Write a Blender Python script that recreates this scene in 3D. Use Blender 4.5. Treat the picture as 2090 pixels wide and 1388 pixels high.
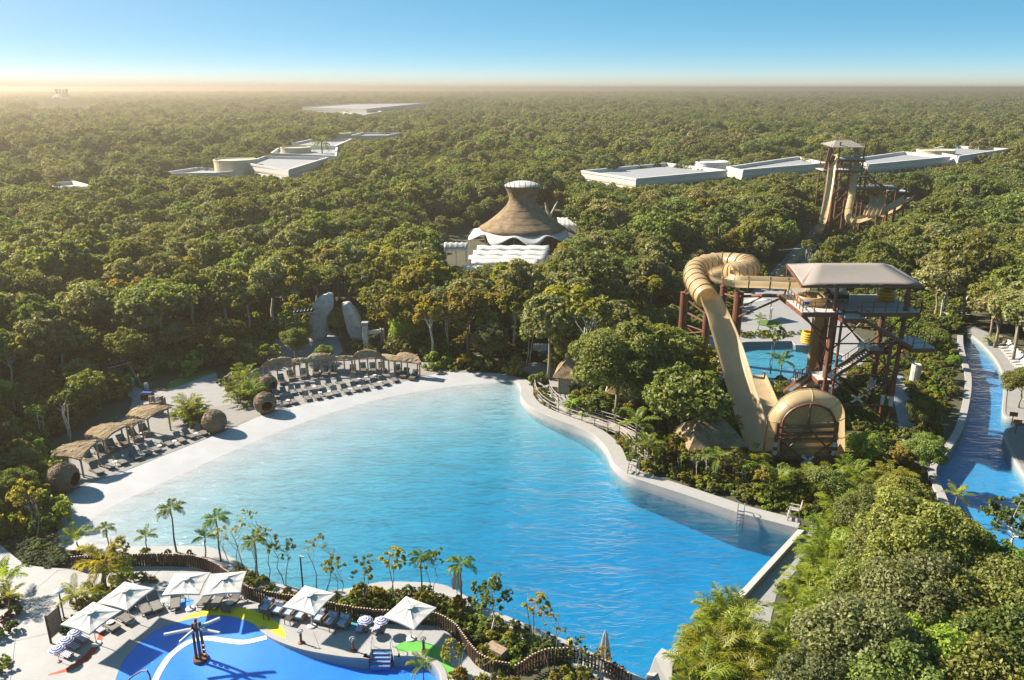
import bpy, bmesh, math, random
import numpy as np
from mathutils import Vector, Matrix
from mathutils.geometry import delaunay_2d_cdt

for o in list(bpy.data.objects):
    bpy.data.objects.remove(o, do_unlink=True)
SC = bpy.context.scene
COL = SC.collection
R = math.radians

# ---------------------------------------------------------------- camera
FPX, CX, CY = 1600.0, 1045.0, 694.0        # focal length in photograph pixels, photograph centre
CAM_H = 36.0
PITCH = math.atan(516.0 / FPX)             # horizon 516 px above the picture centre
cd = bpy.data.cameras.new('camera')
cam = bpy.data.objects.new('camera', cd)
COL.objects.link(cam)
cam.location = (0, 0, CAM_H)
cam.rotation_euler = (math.pi / 2 - PITCH, 0, 0)
cd.sensor_width = 36.0
cd.lens = 36.0 * FPX / 2090.0
cd.clip_start = 0.5
cd.clip_end = 60000.0
SC.camera = cam

# ---------------------------------------------------------------- sky and sun
SUN_AZ, SUN_EL = R(-67), R(35)             # azimuth from the view direction (left of it), elevation
w = bpy.data.worlds.new('World')
SC.world = w
w.use_nodes = True
wn, wl = w.node_tree.nodes, w.node_tree.links
wn.clear()
out = wn.new('ShaderNodeOutputWorld')
bg = wn.new('ShaderNodeBackground')
sky = wn.new('ShaderNodeTexSky')
sky.sky_type = 'NISHITA'
sky.sun_disc = False
sky.sun_elevation = SUN_EL
sky.sun_rotation = SUN_AZ
sky.altitude = 50
sky.air_density = 1.0
sky.dust_density = 1.2
sky.ozone_density = 4.0
tc = wn.new('ShaderNodeTexCoord')
mp = wn.new('ShaderNodeVectorMath'); mp.operation = 'MULTIPLY'
mp.inputs[1].default_value = (1, 1, 4.4)   # clear air: the blue deepens quickly above the horizon
nm = wn.new('ShaderNodeVectorMath'); nm.operation = 'NORMALIZE'
wl.new(tc.outputs['Generated'], mp.inputs[0])
wl.new(mp.outputs[0], nm.inputs[0])
wl.new(nm.outputs[0], sky.inputs['Vector'])
hs = wn.new('ShaderNodeHueSaturation')
hs.inputs['Hue'].default_value = 0.478
hs.inputs['Saturation'].default_value = 1.9
gm = wn.new('ShaderNodeGamma')             # thin veil of humid air: evens the sky out between horizon and zenith
gm.inputs['Gamma'].default_value = 0.46
wl.new(sky.outputs['Color'], gm.inputs['Color'])
wl.new(gm.outputs['Color'], hs.inputs['Color'])
wl.new(hs.outputs['Color'], bg.inputs['Color'])
bg.inputs['Strength'].default_value = 0.116
wl.new(bg.outputs[0], out.inputs['Surface'])

sd = bpy.data.lights.new('sun', 'SUN')
sun = bpy.data.objects.new('sun', sd)
COL.objects.link(sun)
sd.energy = 4.8
sd.angle = R(1.5)
sd.color = (1.0, 0.88, 0.72)
sdir = Vector((math.sin(SUN_AZ) * math.cos(SUN_EL), math.cos(SUN_AZ) * math.cos(SUN_EL), math.sin(SUN_EL)))
sun.rotation_euler = sdir.to_track_quat('Z', 'Y').to_euler()
sun.location = (-60, 60, 80)

SC.view_settings.view_transform = 'Standard'
SC.view_settings.look = 'None'
SC.view_settings.exposure = 1.85
SC.view_settings.gamma = 1.0
SC.render.engine = 'CYCLES'
cy = SC.cycles
cy.max_bounces = 8
cy.diffuse_bounces = 3
cy.glossy_bounces = 2
cy.transmission_bounces = 4
cy.transparent_max_bounces = 12
cy.volume_bounces = 0

# ---------------------------------------------------------------- survey: photograph pixel -> place on the ground
SP, CP = math.sin(PITCH), math.cos(PITCH)
def ray(px, py):
    u = (px - CX) / FPX
    v = (py - CY) / FPX
    return Vector((u, CP - v * SP, -SP - v * CP))
def P(px, py, z=0.0):
    """ground point at height z"""
    r = ray(px, py)
    t = (z - CAM_H) / r.z
    return Vector((r.x * t, r.y * t, z))
def Q(px, py, Y):
    """point of a thing that stands Y metres ahead"""
    r = ray(px, py)
    t = Y / r.y
    return Vector((r.x * t, Y, CAM_H + r.z * t))
def proj(p):
    x, y, z = p[0], p[1], p[2] - CAM_H
    d = y * CP - z * SP
    return (CX + FPX * x / d, CY + FPX * (-(z * CP) - y * SP) / d, d)
def pts(L, z=0.0):
    return [P(a, b, z) for a, b in L]

def smooth(L, n=6, closed=False):
    """Catmull-Rom through the points"""
    L = [Vector(p) for p in L]
    m = len(L)
    out = []
    rng = range(m) if closed else range(m - 1)
    for i in rng:
        if closed:
            a, b, c, d = L[i - 1], L[i], L[(i + 1) % m], L[(i + 2) % m]
        else:
            a, b, c, d = L[max(i - 1, 0)], L[i], L[i + 1], L[min(i + 2, m - 1)]
        for k in range(n):
            t = k / n
            out.append(0.5 * ((2 * b) + (c - a) * t + (2 * a - 5 * b + 4 * c - d) * t * t + (3 * b - a - 3 * c + d) * t ** 3))
    if not closed:
        out.append(L[-1])
    return out

def resample(L, step):
    L = [Vector(p) for p in L]
    out = [L[0].copy()]
    acc = 0.0
    for a, b in zip(L, L[1:]):
        d = (b - a).length
        if d < 1e-9:
            continue
        t = step - acc
        while t <= d:
            out.append(a.lerp(b, t / d))
            t += step
        acc = d - (t - step)
    return out

def inside(x, y, poly):
    c = False
    j = len(poly) - 1
    for i in range(len(poly)):
        xi, yi = poly[i][0], poly[i][1]
        xj, yj = poly[j][0], poly[j][1]
        if (yi > y) != (yj > y) and x < (xj - xi) * (y - yi) / (yj - yi) + xi:
            c = not c
        j = i
    return c

# ---------------------------------------------------------------- materials
MATS = {}
def mat(name, col, rough=0.6, var=0.0, scale=3.0, bump=0.0, bscale=20.0, spec=0.4, metal=0.0, col2=None, objvar=0.0):
    """principled material; var mixes a darker/lighter mottling, bump a fine relief"""
    if name in MATS:
        return MATS[name]
    m = bpy.data.materials.new(name)
    m.use_nodes = True
    N, L = m.node_tree.nodes, m.node_tree.links
    b = N['Principled BSDF']
    b.inputs['Base Color'].default_value = (*col, 1)
    b.inputs['Roughness'].default_value = rough
    b.inputs['Specular IOR Level'].default_value = spec
    b.inputs['Metallic'].default_value = metal
    tcn = None
    src = None
    if var > 0 or col2:
        tcn = N.new('ShaderNodeNewGeometry')
        nz = N.new('ShaderNodeTexNoise')
        nz.inputs['Scale'].default_value = scale
        nz.inputs['Detail'].default_value = 6
        nz.inputs['Roughness'].default_value = 0.65
        L.new(tcn.outputs['Position'], nz.inputs['Vector'])
        rp = N.new('ShaderNodeValToRGB')
        rp.color_ramp.elements[0].position = 0.3
        rp.color_ramp.elements[1].position = 0.7
        a = col2 if col2 else tuple(c * (1 - var) for c in col)
        c_ = col if col2 else tuple(min(1, c * (1 + var)) for c in col)
        rp.color_ramp.elements[0].color = (*a, 1)
        rp.color_ramp.elements[1].color = (*c_, 1)
        L.new(nz.outputs['Fac'], rp.inputs['Fac'])
        src = rp.outputs['Color']
    if objvar > 0:
        oi = N.new('ShaderNodeObjectInfo')
        mr = N.new('ShaderNodeMapRange')
        mr.inputs['To Min'].default_value = 1 - objvar
        mr.inputs['To Max'].default_value = 1 + objvar
        L.new(oi.outputs['Random'], mr.inputs['Value'])
        mx = N.new('ShaderNodeVectorMath'); mx.operation = 'SCALE'
        if src:
            L.new(src, mx.inputs[0])
        else:
            mx.inputs[0].default_value = col
        L.new(mr.outputs[0], mx.inputs['Scale'])
        src = mx.outputs[0]
    if src:
        L.new(src, b.inputs['Base Color'])
    if bump > 0:
        if not tcn:
            tcn = N.new('ShaderNodeNewGeometry')
        n2 = N.new('ShaderNodeTexNoise')
        n2.inputs['Scale'].default_value = bscale
        n2.inputs['Detail'].default_value = 4
        L.new(tcn.outputs['Position'], n2.inputs['Vector'])
        bp = N.new('ShaderNodeBump')
        bp.inputs['Strength'].default_value = bump
        bp.inputs['Distance'].default_value = 0.05
        L.new(n2.outputs['Fac'], bp.inputs['Height'])
        L.new(bp.outputs[0], b.inputs['Normal'])
    MATS[name] = m
    return m

def leaf_mat(name, dark, light, trans=0.35, objvar=0.25, hue=0.03):
    """foliage: colour differs from leaf to leaf (attribute 'tone') and from plant to plant"""
    m = bpy.data.materials.new(name)
    m.use_nodes = True
    N, L = m.node_tree.nodes, m.node_tree.links
    N.clear()
    o = N.new('ShaderNodeOutputMaterial')
    at = N.new('ShaderNodeAttribute'); at.attribute_name = 'tone'
    rp = N.new('ShaderNodeMix'); rp.data_type = 'RGBA'
    rp.inputs[6].default_value = (*dark, 1)
    rp.inputs[7].default_value = (*light, 1)
    L.new(at.outputs['Fac'], rp.inputs[0])
    oi = N.new('ShaderNodeObjectInfo')
    h = N.new('ShaderNodeHueSaturation')
    mr = N.new('ShaderNodeMapRange')
    mr.inputs['To Min'].default_value = 0.5 - hue
    mr.inputs['To Max'].default_value = 0.5 + hue * 0.8
    L.new(oi.outputs['Random'], mr.inputs['Value'])
    L.new(mr.outputs[0], h.inputs['Hue'])
    ml = N.new('ShaderNodeMath'); ml.operation = 'MULTIPLY'; ml.inputs[1].default_value = 7.31
    fr = N.new('ShaderNodeMath'); fr.operation = 'FRACT'
    m2 = N.new('ShaderNodeMapRange')
    m2.inputs['To Min'].default_value = 1 - objvar
    m2.inputs['To Max'].default_value = 1 + objvar
    L.new(oi.outputs['Random'], ml.inputs[0]); L.new(ml.outputs[0], fr.inputs[0]); L.new(fr.outputs[0], m2.inputs['Value'])
    L.new(m2.outputs[0], h.inputs['Value'])
    L.new(rp.outputs[2], h.inputs['Color'])
    df = N.new('ShaderNodeBsdfDiffuse')
    tr = N.new('ShaderNodeBsdfTranslucent')
    gl = N.new('ShaderNodeBsdfGlossy'); gl.inputs['Roughness'].default_value = 0.6
    gl.inputs['Color'].default_value = (0.8, 0.8, 0.8, 1)
    L.new(h.outputs[0], df.inputs['Color'])
    tv = N.new('ShaderNodeMix'); tv.data_type = 'RGBA'; tv.blend_type = 'MULTIPLY'; tv.inputs[0].default_value = 1.0
    tv.inputs[7].default_value = (1.25, 1.2, 0.6, 1)
    L.new(h.outputs[0], tv.inputs[6])
    L.new(tv.outputs[2], tr.inputs['Color'])
    mx = N.new('ShaderNodeMixShader'); mx.inputs[0].default_value = trans
    L.new(df.outputs[0], mx.inputs[1]); L.new(tr.outputs[0], mx.inputs[2])
    mg = N.new('ShaderNodeMixShader'); mg.inputs[0].default_value = 0.025
    L.new(mx.outputs[0], mg.inputs[1]); L.new(gl.outputs[0], mg.inputs[2])
    L.new(mg.outputs[0], o.inputs['Surface'])
    MATS[name] = m
    return m

# ---------------------------------------------------------------- mesh and object helpers
class MB:
    """collects shapes; build() links them as one mesh object"""
    def __init__(s):
        s.v, s.f = [], []
    def add(s, vs, fs):
        o = len(s.v)
        s.v += [tuple(x) for x in vs]
        s.f += [tuple(i + o for i in q) for q in fs]
        return s
    def box(s, c, size, rz=0.0, M=None):
        hx, hy, hz = size[0] / 2, size[1] / 2, size[2] / 2
        vs = [Vector((x * hx, y * hy, z * hz)) for z in (-1, 1) for x, y in ((-1, -1), (1, -1), (1, 1), (-1, 1))]
        if M is None:
            M = Matrix.Rotation(rz, 3, 'Z')
        vs = [M @ q + Vector(c) for q in vs]
        return s.add(vs, [(3, 2, 1, 0), (4, 5, 6, 7), (0, 1, 5, 4), (1, 2, 6, 5), (2, 3, 7, 6), (3, 0, 4, 7)])
    def bar(s, a, b, w=0.1, h=None):
        """square bar from a to b"""
        a, b = Vector(a), Vector(b)
        h = w if h is None else h
        d = (b - a)
        l = d.length
        if l < 1e-6:
            return s
        d.normalize()
        up = Vector((0, 0, 1)) if abs(d.z) < 0.95 else Vector((0, 1, 0))
        x = d.cross(up).normalized()
        y = x.cross(d)
        M = Matrix((x, d, y)).transposed()
        return s.box((a + b) / 2, (w, l, h), M=M)
    def tube(s, path, r, n=8, cap=True, closed=False):
        path = [Vector(p) for p in path]
        m = len(path)
        rs = r if hasattr(r, '__len__') else [r] * m
        vs, fs = [], []
        prev = None
        for i, p in enumerate(path):
            a = path[i - 1] if (i > 0 or closed) else p
            b = path[(i + 1) % m] if (i < m - 1 or closed) else p
            d = (b - a).normalized()
            if prev is None:
                up = Vector((0, 0, 1)) if abs(d.z) < 0.9 else Vector((1, 0, 0))
                x = d.cross(up).normalized()
            else:
                x = (prev - d * prev.dot(d)).normalized()
            prev = x
            y = d.cross(x)
            for k in range(n):
                t = 2 * math.pi * k / n
                vs.append(p + (x * math.cos(t) + y * math.sin(t)) * rs[i])
        for i in range(m if closed else m - 1):
            j = (i + 1) % m
            for k in range(n):
                k2 = (k + 1) % n
                fs.append((i * n + k, i * n + k2, j * n + k2, j * n + k))
        if cap and not closed:
            fs.append(tuple(range(n - 1, -1, -1)))
            fs.append(tuple((m - 1) * n + k for k in range(n)))
        return s.add(vs, fs)
    def lathe(s, prof, n=24, c=(0, 0, 0)):
        """prof: list of (r, z) bottom to top"""
        vs, fs = [], []
        for r, z in prof:
            for k in range(n):
                t = 2 * math.pi * k / n
                vs.append((c[0] + r * math.cos(t), c[1] + r * math.sin(t), c[2] + z))
        for i in range(len(prof) - 1):
            for k in range(n):
                k2 = (k + 1) % n
                fs.append((i * n + k, i * n + k2, (i + 1) * n + k2, (i + 1) * n + k))
        fs.append(tuple(range(n - 1, -1, -1)))
        fs.append(tuple((len(prof) - 1) * n + k for k in range(n)))
        return s.add(vs, fs)
    def prism(s, poly, z0, z1):
        """poly may carry its own z when z0/z1 are None"""
        n = len(poly)
        a = sum(poly[i - 1][0] * poly[i][1] - poly[i][0] * poly[i - 1][1] for i in range(n))
        if a < 0:
            poly = poly[::-1]
        vs = [(p[0], p[1], z0) for p in poly] + [(p[0], p[1], z1) for p in poly]
        fs = [tuple(range(n - 1, -1, -1)), tuple(range(n, 2 * n))]
        fs += [(i, (i + 1) % n, n + (i + 1) % n, n + i) for i in range(n)]
        return s.add(vs, fs)
    def grid(s, rows, closed=False):
        """rows of equal length -> quads"""
        m, n = len(rows), len(rows[0])
        vs = [p for r in rows for p in r]
        fs = []
        for i in range(m - 1):
            for k in range(n if closed else n - 1):
                k2 = (k + 1) % n
                fs.append((i * n + k, i * n + k2, (i + 1) * n + k2, (i + 1) * n + k))
        return s.add(vs, fs)
    def mesh(s, name, m, smooth=False):
        me = bpy.data.meshes.new(name)
        me.from_pydata(s.v, [], s.f)
        if m is not None:
            me.materials.append(m)
        if smooth:
            me.polygons.foreach_set('use_smooth', [True] * len(me.polygons))
        me.update()
        return me
    def build(s, name, m, parent=None, smooth=False, bevel=0.0):
        return link(name, s.mesh(name, m, smooth), parent, bevel)

def link(name, me, parent=None, bevel=0.0):
    o = bpy.data.objects.new(name, me)
    COL.objects.link(o)
    if parent:
        o.parent = parent
    if bevel > 0:
        md = o.modifiers.new('bevel', 'BEVEL')
        md.width = bevel
        md.segments = 2
        md.limit_method = 'ANGLE'
    return o

def solid(o, t, offset=-1.0):
    md = o.modifiers.new('solid', 'SOLIDIFY')
    md.thickness = t
    md.offset = offset
    return o

def tag(o, label=None, cat=None, group=None, kind=None):
    if label: o['label'] = label
    if cat: o['category'] = cat
    if group: o['group'] = group
    if kind: o['kind'] = kind
    return o

def thing(name, label, cat, loc=(0, 0, 0), rz=0.0, group=None):
    o = bpy.data.objects.new(name, None)
    COL.objects.link(o)
    o.location = loc
    o.rotation_euler = (0, 0, rz)
    o.empty_display_size = 0.3
    return tag(o, label, cat, group)

def dup(root, loc, rz=0.0, label=None, group=None, scale=None):
    """copy of a thing with copies of its parts and sub-parts"""
    r = root.copy()
    COL.objects.link(r)
    r.location = loc
    r.rotation_euler = (0, 0, rz)
    if scale is not None:
        r.scale = (scale,) * 3 if not hasattr(scale, '__len__') else scale
    if label: r['label'] = label
    if group: r['group'] = group
    for ch in list(root.children):
        c = ch.copy()
        COL.objects.link(c)
        c.parent = r
        for g in ch.children:
            d = g.copy()
            COL.objects.link(d)
            d.parent = c
    return r

class Kind:
    """first placing moves the pattern itself, later ones copy it"""
    def __init__(s, make):
        s.make, s.root = make, None
    def put(s, loc, rz=0.0, label=None, group=None, scale=None):
        if s.root is None:
            s.root = s.make()
            s.root.location = loc
            s.root.rotation_euler = (0, 0, rz)
            if scale is not None:
                s.root.scale = (scale,) * 3 if not hasattr(scale, '__len__') else scale
            if label: s.root['label'] = label
            if group: s.root['group'] = group
            return s.root
        return dup(s.root, loc, rz, label, group, scale)

ORD = ['first', 'second', 'third', 'fourth', 'fifth', 'sixth', 'seventh', 'eighth', 'ninth', 'tenth', 'eleventh', 'twelfth',
       'thirteenth', 'fourteenth', 'fifteenth', 'sixteenth', 'seventeenth', 'eighteenth', 'nineteenth', 'twentieth', 'twenty-first', 'twenty-second', 'twenty-third', 'twenty-fourth', 'twenty-fifth', 'twenty-sixth', 'twenty-seventh', 'twenty-eighth', 'twenty-ninth', 'thirtieth']

def sheet(name, outline, m, z, holes=(), grid=None, zf=None, kind='structure', parent=None):
    """flat (or zf-shaped) sheet inside an outline, with holes, triangulated"""
    V, E = [], []
    def ring(poly):
        o = len(V)
        for p in poly:
            V.append(Vector((p[0], p[1])))
        n = len(poly)
        E.extend((o + i, o + (i + 1) % n) for i in range(n))
    ring(outline)
    for h in holes:
        ring(h)
    if grid:
        xs = [p[0] for p in outline]; ys = [p[1] for p in outline]
        x = min(xs) + grid / 2
        while x < max(xs):
            y = min(ys) + grid / 2
            while y < max(ys):
                if inside(x, y, outline) and not any(inside(x, y, h) for h in holes):
                    V.append(Vector((x, y)))
                y += grid
            x += grid
    r = delaunay_2d_cdt(V, E, [], 0, 1e-4)
    vs, fs = r[0], r[2]
    keep = []
    for f in fs:
        cx = sum(vs[i].x for i in f) / len(f)
        cy_ = sum(vs[i].y for i in f) / len(f)
        if inside(cx, cy_, outline) and not any(inside(cx, cy_, h) for h in holes):
            keep.append(f)
    b = MB()
    b.add([(q.x, q.y, zf(q.x, q.y) if zf else z) for q in vs], keep)
    me = b.mesh(name, m)
    bm = bmesh.new(); bm.from_mesh(me)
    bmesh.ops.delete(bm, geom=[q for q in bm.verts if not q.link_faces], context='VERTS')
    for f in bm.faces:
        if f.normal.z < 0: f.normal_flip()
    bm.to_mesh(me); bm.free()
    o = link(name, me, parent)
    if kind: o['kind'] = kind
    return o

def offset(path, d, closed=False):
    """shift a plan path sideways (left of travel for d > 0)"""
    out = []
    n = len(path)
    for i, p in enumerate(path):
        a = path[i - 1] if (i > 0 or closed) else p
        b = path[(i + 1) % n] if (i < n - 1 or closed) else p
        t = Vector((b[0] - a[0], b[1] - a[1], 0)).normalized()
        out.append(Vector((p[0] - t.y * d, p[1] + t.x * d, p[2] if len(p) > 2 else 0)))
    return out

def dist_path(x, y, path):
    best = 1e9
    for a, b in zip(path, path[1:]):
        ax, ay, bx, by = a[0], a[1], b[0], b[1]
        dx, dy = bx - ax, by - ay
        l2 = dx * dx + dy * dy
        t = 0 if l2 == 0 else max(0, min(1, ((x - ax) * dx + (y - ay) * dy) / l2))
        best = min(best, math.hypot(x - ax - t * dx, y - ay - t * dy))
    return best
# ================================================================ the setting
M_soil = mat('forest_floor', (0.066, 0.055, 0.033), 0.9, col2=(0.035, 0.045, 0.018), scale=0.25, bump=0.5, bscale=3)
M_beach = mat('white_plaster', (0.252, 0.252, 0.256), 0.7, var=0.1, scale=0.4, bump=0.04, bscale=12)
M_sand = mat('pale_sand', (0.184, 0.178, 0.172), 0.95, var=0.09, scale=1.2, bump=0.3, bscale=9)
M_pave = mat('grey_paving', (0.200, 0.202, 0.204), 0.8, var=0.08, scale=0.9, bump=0.1, bscale=14)
M_deck = mat('white_deck', (0.240, 0.243, 0.248), 0.65, var=0.12, scale=0.45, bump=0.05, bscale=12)
M_cope = mat('white_coping', (0.252, 0.248, 0.244), 0.65, var=0.06, scale=1.5, bump=0.15, bscale=10)
M_stone = mat('pale_stone', (0.52, 0.5, 0.47), 0.9, col2=(0.26, 0.25, 0.23), scale=1.3, bump=0.8, bscale=4)
M_mulch = mat('dark_mulch', (0.07, 0.045, 0.03), 0.95, var=0.35, scale=4, bump=0.6, bscale=8)
M_grass = mat('grass', (0.07, 0.13, 0.02), 0.9, var=0.3, scale=3, bump=0.6, bscale=10)

def water_mat(name, sigma, bstr, bscale, wave=2.2):
    """water body: mirror on top, colour from the depth of water the light has crossed"""
    m = bpy.data.materials.new(name)
    m.use_nodes = True
    N, L = m.node_tree.nodes, m.node_tree.links
    N.clear()
    o = N.new('ShaderNodeOutputMaterial')
    g = N.new('ShaderNodeNewGeometry')
    mp_ = N.new('ShaderNodeMapping'); mp_.inputs['Scale'].default_value = (0.55, 1.25, 1); mp_.inputs['Rotation'].default_value = (0, 0, R(14))
    L.new(g.outputs['Position'], mp_.inputs['Vector'])
    n1 = N.new('ShaderNodeTexNoise'); n1.inputs['Scale'].default_value = bscale; n1.inputs['Detail'].default_value = 5; n1.inputs['Roughness'].default_value = 0.55
    n1.inputs['Distortion'].default_value = 0.6
    L.new(mp_.outputs[0], n1.inputs['Vector'])
    n2 = N.new('ShaderNodeTexNoise'); n2.inputs['Scale'].default_value = bscale * 0.22; n2.inputs['Detail'].default_value = 2
    L.new(mp_.outputs[0], n2.inputs['Vector'])
    ad = N.new('ShaderNodeMath'); ad.operation = 'MULTIPLY_ADD'; ad.inputs[1].default_value = wave
    L.new(n2.outputs['Fac'], ad.inputs[0]); L.new(n1.outputs['Fac'], ad.inputs[2])
    bp = N.new('ShaderNodeBump'); bp.inputs['Strength'].default_value = bstr; bp.inputs['Distance'].default_value = 0.32
    L.new(ad.outputs[0], bp.inputs['Height'])
    lw = N.new('ShaderNodeLayerWeight'); lw.inputs['Blend'].default_value = 0.5      # Schlick mirror share of water
    L.new(bp.outputs[0], lw.inputs['Normal'])
    pw = N.new('ShaderNodeMath'); pw.operation = 'POWER'; pw.inputs[1].default_value = 5
    L.new(lw.outputs['Facing'], pw.inputs[0])
    fr = N.new('ShaderNodeMath'); fr.operation = 'MULTIPLY_ADD'; fr.inputs[1].default_value = 0.98; fr.inputs[2].default_value = 0.02
    L.new(pw.outputs[0], fr.inputs[0])
    tr = N.new('ShaderNodeBsdfTransparent')
    gl = N.new('ShaderNodeBsdfGlossy'); gl.inputs['Roughness'].default_value = 0.06
    L.new(bp.outputs[0], gl.inputs['Normal'])
    mx = N.new('ShaderNodeMixShader')
    L.new(fr.outputs[0], mx.inputs[0]); L.new(tr.outputs[0], mx.inputs[1]); L.new(gl.outputs[0], mx.inputs[2])
    L.new(mx.outputs[0], o.inputs['Surface'])
    va = N.new('ShaderNodeVolumeAbsorption')
    mxs = max(sigma)
    va.inputs['Density'].default_value = mxs
    va.inputs['Color'].default_value = (*[1 - s / mxs for s in sigma], 1)
    L.new(va.outputs[0], o.inputs['Volume'])
    return m

M_water = water_mat('pool_water', (0.44, 0.088, 0.006), 1.0, 1.6)
M_water_kids = water_mat('kids_pool_water', (0.2, 0.06, 0.01), 0.4, 2.6)
M_water_river = water_mat('river_water', (0.38, 0.12, 0.02), 0.6, 1.6)
M_floor = mat('pool_plaster', (0.288, 0.297, 0.314), 0.6, var=0.09, scale=0.35)
M_bluefloor = mat('blue_pool_paint', (0.02, 0.17, 0.6), 0.5, var=0.08, scale=0.7)
M_rivfloor = mat('river_plaster', (0.179, 0.323, 0.404), 0.6, var=0.05, scale=0.5)

# ---- outlines surveyed from the photograph
SHORE = smooth(pts([(186, 1119), (172, 1100), (170, 1080), (185, 1060), (220, 1036), (300, 998), (400, 952), (500, 908), (600, 868), (700, 834), (800, 808), (900, 791), (1000, 779)]), 6)
NWALL = smooth(pts([(1000, 779), (1036, 779), (1056, 787), (1063, 802), (1063, 818), (1076, 836), (1100, 852), (1140, 869), (1180, 884), (1214, 902), (1238, 928), (1252, 958), (1284, 984), (1330, 1001), (1400, 1024)]), 6) + pts([(1510, 1062), (1627, 1093)])
EWALL = pts([(1627, 1093), (1505, 1226), (1395, 1322), (1318, 1392)])
SWALL = smooth(pts([(1318, 1392), (1264, 1366), (1174, 1320), (1103, 1290), (1045, 1266), (988, 1242), (948, 1219), (902, 1197), (830, 1192), (773, 1193), (700, 1207), (640, 1208), (572, 1196), (520, 1172), (470, 1140), (420, 1120), (300, 1119), (186, 1119)]), 5)
WATER = SHORE + NWALL[1:] + EWALL[1:] + SWALL[1:-1]
BEACH_OUT = smooth(pts([(1068, 776), (1030, 767), (1000, 764), (950, 763), (895, 765), (816, 784), (692, 812), (567, 841), (499, 866), (429, 896), (328, 936), (252, 967), (161, 1000), (101, 1033), (112, 1062), (119, 1086), (100, 1100), (128, 1122), (160, 1126)]), 5)
FLOOR = [p for p in BEACH_OUT] + [p for p in SWALL[::-1][1:]] + EWALL[::-1][1:] + NWALL[::-1][1:-6]

KP = 0.5      # kids deck level
KIDS_WATER_TOP = smooth(pts([(232, 1400), (247, 1358), (272, 1325), (310, 1293), (350, 1274), (420, 1258), (470, 1259), (508, 1270), (527, 1284)], KP), 5)
KIDS_EDGE = smooth(pts([(527, 1284), (560, 1306), (620, 1327), (700, 1341), (752, 1345)], KP), 5) + pts([(758, 1326), (800, 1326)], KP) + smooth(pts([(803, 1340), (850, 1341), (880, 1353), (897, 1373), (903, 1400)], KP), 4)
KIDS_POOL = KIDS_WATER_TOP + KIDS_EDGE[1:] + pts([(903, 1460), (215, 1460)], KP)
FENCE = smooth(pts([(150, 1162), (225, 1158), (299, 1156), (382, 1158), (430, 1170), (465, 1192), (500, 1220), (531, 1231), (620, 1247), (724, 1267), (787, 1274), (873, 1276), (908, 1288), (931, 1305), (950, 1332), (976, 1362), (1010, 1378), (1042, 1385)], KP), 6)
KIDS_DECK = pts([(-160, 1060), (-60, 1085), (0, 1112), (25, 1133), (50, 1153), (90, 1158)], KP) + FENCE + pts([(1075, 1400), (1100, 1480), (-160, 1480)], KP)

RIV_L = smooth(pts([(1965, 690), (1966, 712), (1974, 745), (1982, 775), (1980, 816), (1966, 877), (1944, 917), (1916, 952), (1910, 970), (1917, 992), (1928, 1016), (1950, 1060), (2000, 1120), (2080, 1190)]), 5)
RIV_R = smooth(pts([(2200, 1150), (2130, 1040), (2092, 978), (2074, 950), (2056, 917), (2047, 892), (2056, 878), (2092, 874), (2130, 872)]), 5) + smooth(pts([(2130, 862), (2092, 862), (2062, 858), (2046, 848), (2046, 823), (2049, 791), (2044, 762), (2026, 730), (2002, 704), (1980, 686), (1968, 678)]), 5)
RIVER = RIV_L + RIV_R
SPOOL = pts([(1448, 712), (1519, 699), (1615, 697), (1624, 706), (1665, 706), (1725, 727), (1724, 744), (1664, 800), (1625, 803), (1600, 818), (1520, 796), (1474, 754)])

# ---- the ground: one sheet to the horizon, open where the pools are sunk
GZ = 0.15
kids_hole = offset(KIDS_POOL, -0.3, True)
big = [Vector((-30000, -4000, 0)), Vector((30000, -4000, 0)), Vector((30000, 42000, 0)), Vector((-30000, 42000, 0))]
gh = [offset(FLOOR, 0.0, True), RIVER, SPOOL, [Vector(p) for p in KIDS_POOL]]
sheet('ground', big, M_soil, GZ, holes=gh)

# ---- wave pool: sloping plaster floor that rises out of the water as a beach
WALLS = NWALL[4:] + EWALL + SWALL[:-4]
def wave_floor(x, y):
    d = dist_path(x, y, SHORE)
    if inside(x, y, WATER) or dist_path(x, y, WALLS) < 0.06:
        return -min(2.7, 0.03 + d * 0.046 + max(0, d - 10) * 0.03)
    return min(0.2, d * 0.06)
def south_lift(x, y):
    z = wave_floor(x, y)
    return z
o = sheet('pool_floor', FLOOR, M_floor, 0, grid=2.0, zf=wave_floor)
for p in o.data.polygons: p.use_smooth = True
# shoreline plaster beach is the same continuous surface
def prism_body(name, poly, m, z0, z1, kind='structure'):
    b = MB().prism(poly, z0, z1)
    me = b.mesh(name, m)
    bm = bmesh.new(); bm.from_mesh(me)
    bmesh.ops.triangulate(bm, faces=[f for f in bm.faces if len(f.verts) > 4])
    bm.to_mesh(me); bm.free()
    o = link(name, me)
    o['kind'] = kind
    return o
prism_body('wave_pool_water', offset(WATER, 0.12 if False else -0.12, True), M_water, -3.4, 0.0)

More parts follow.
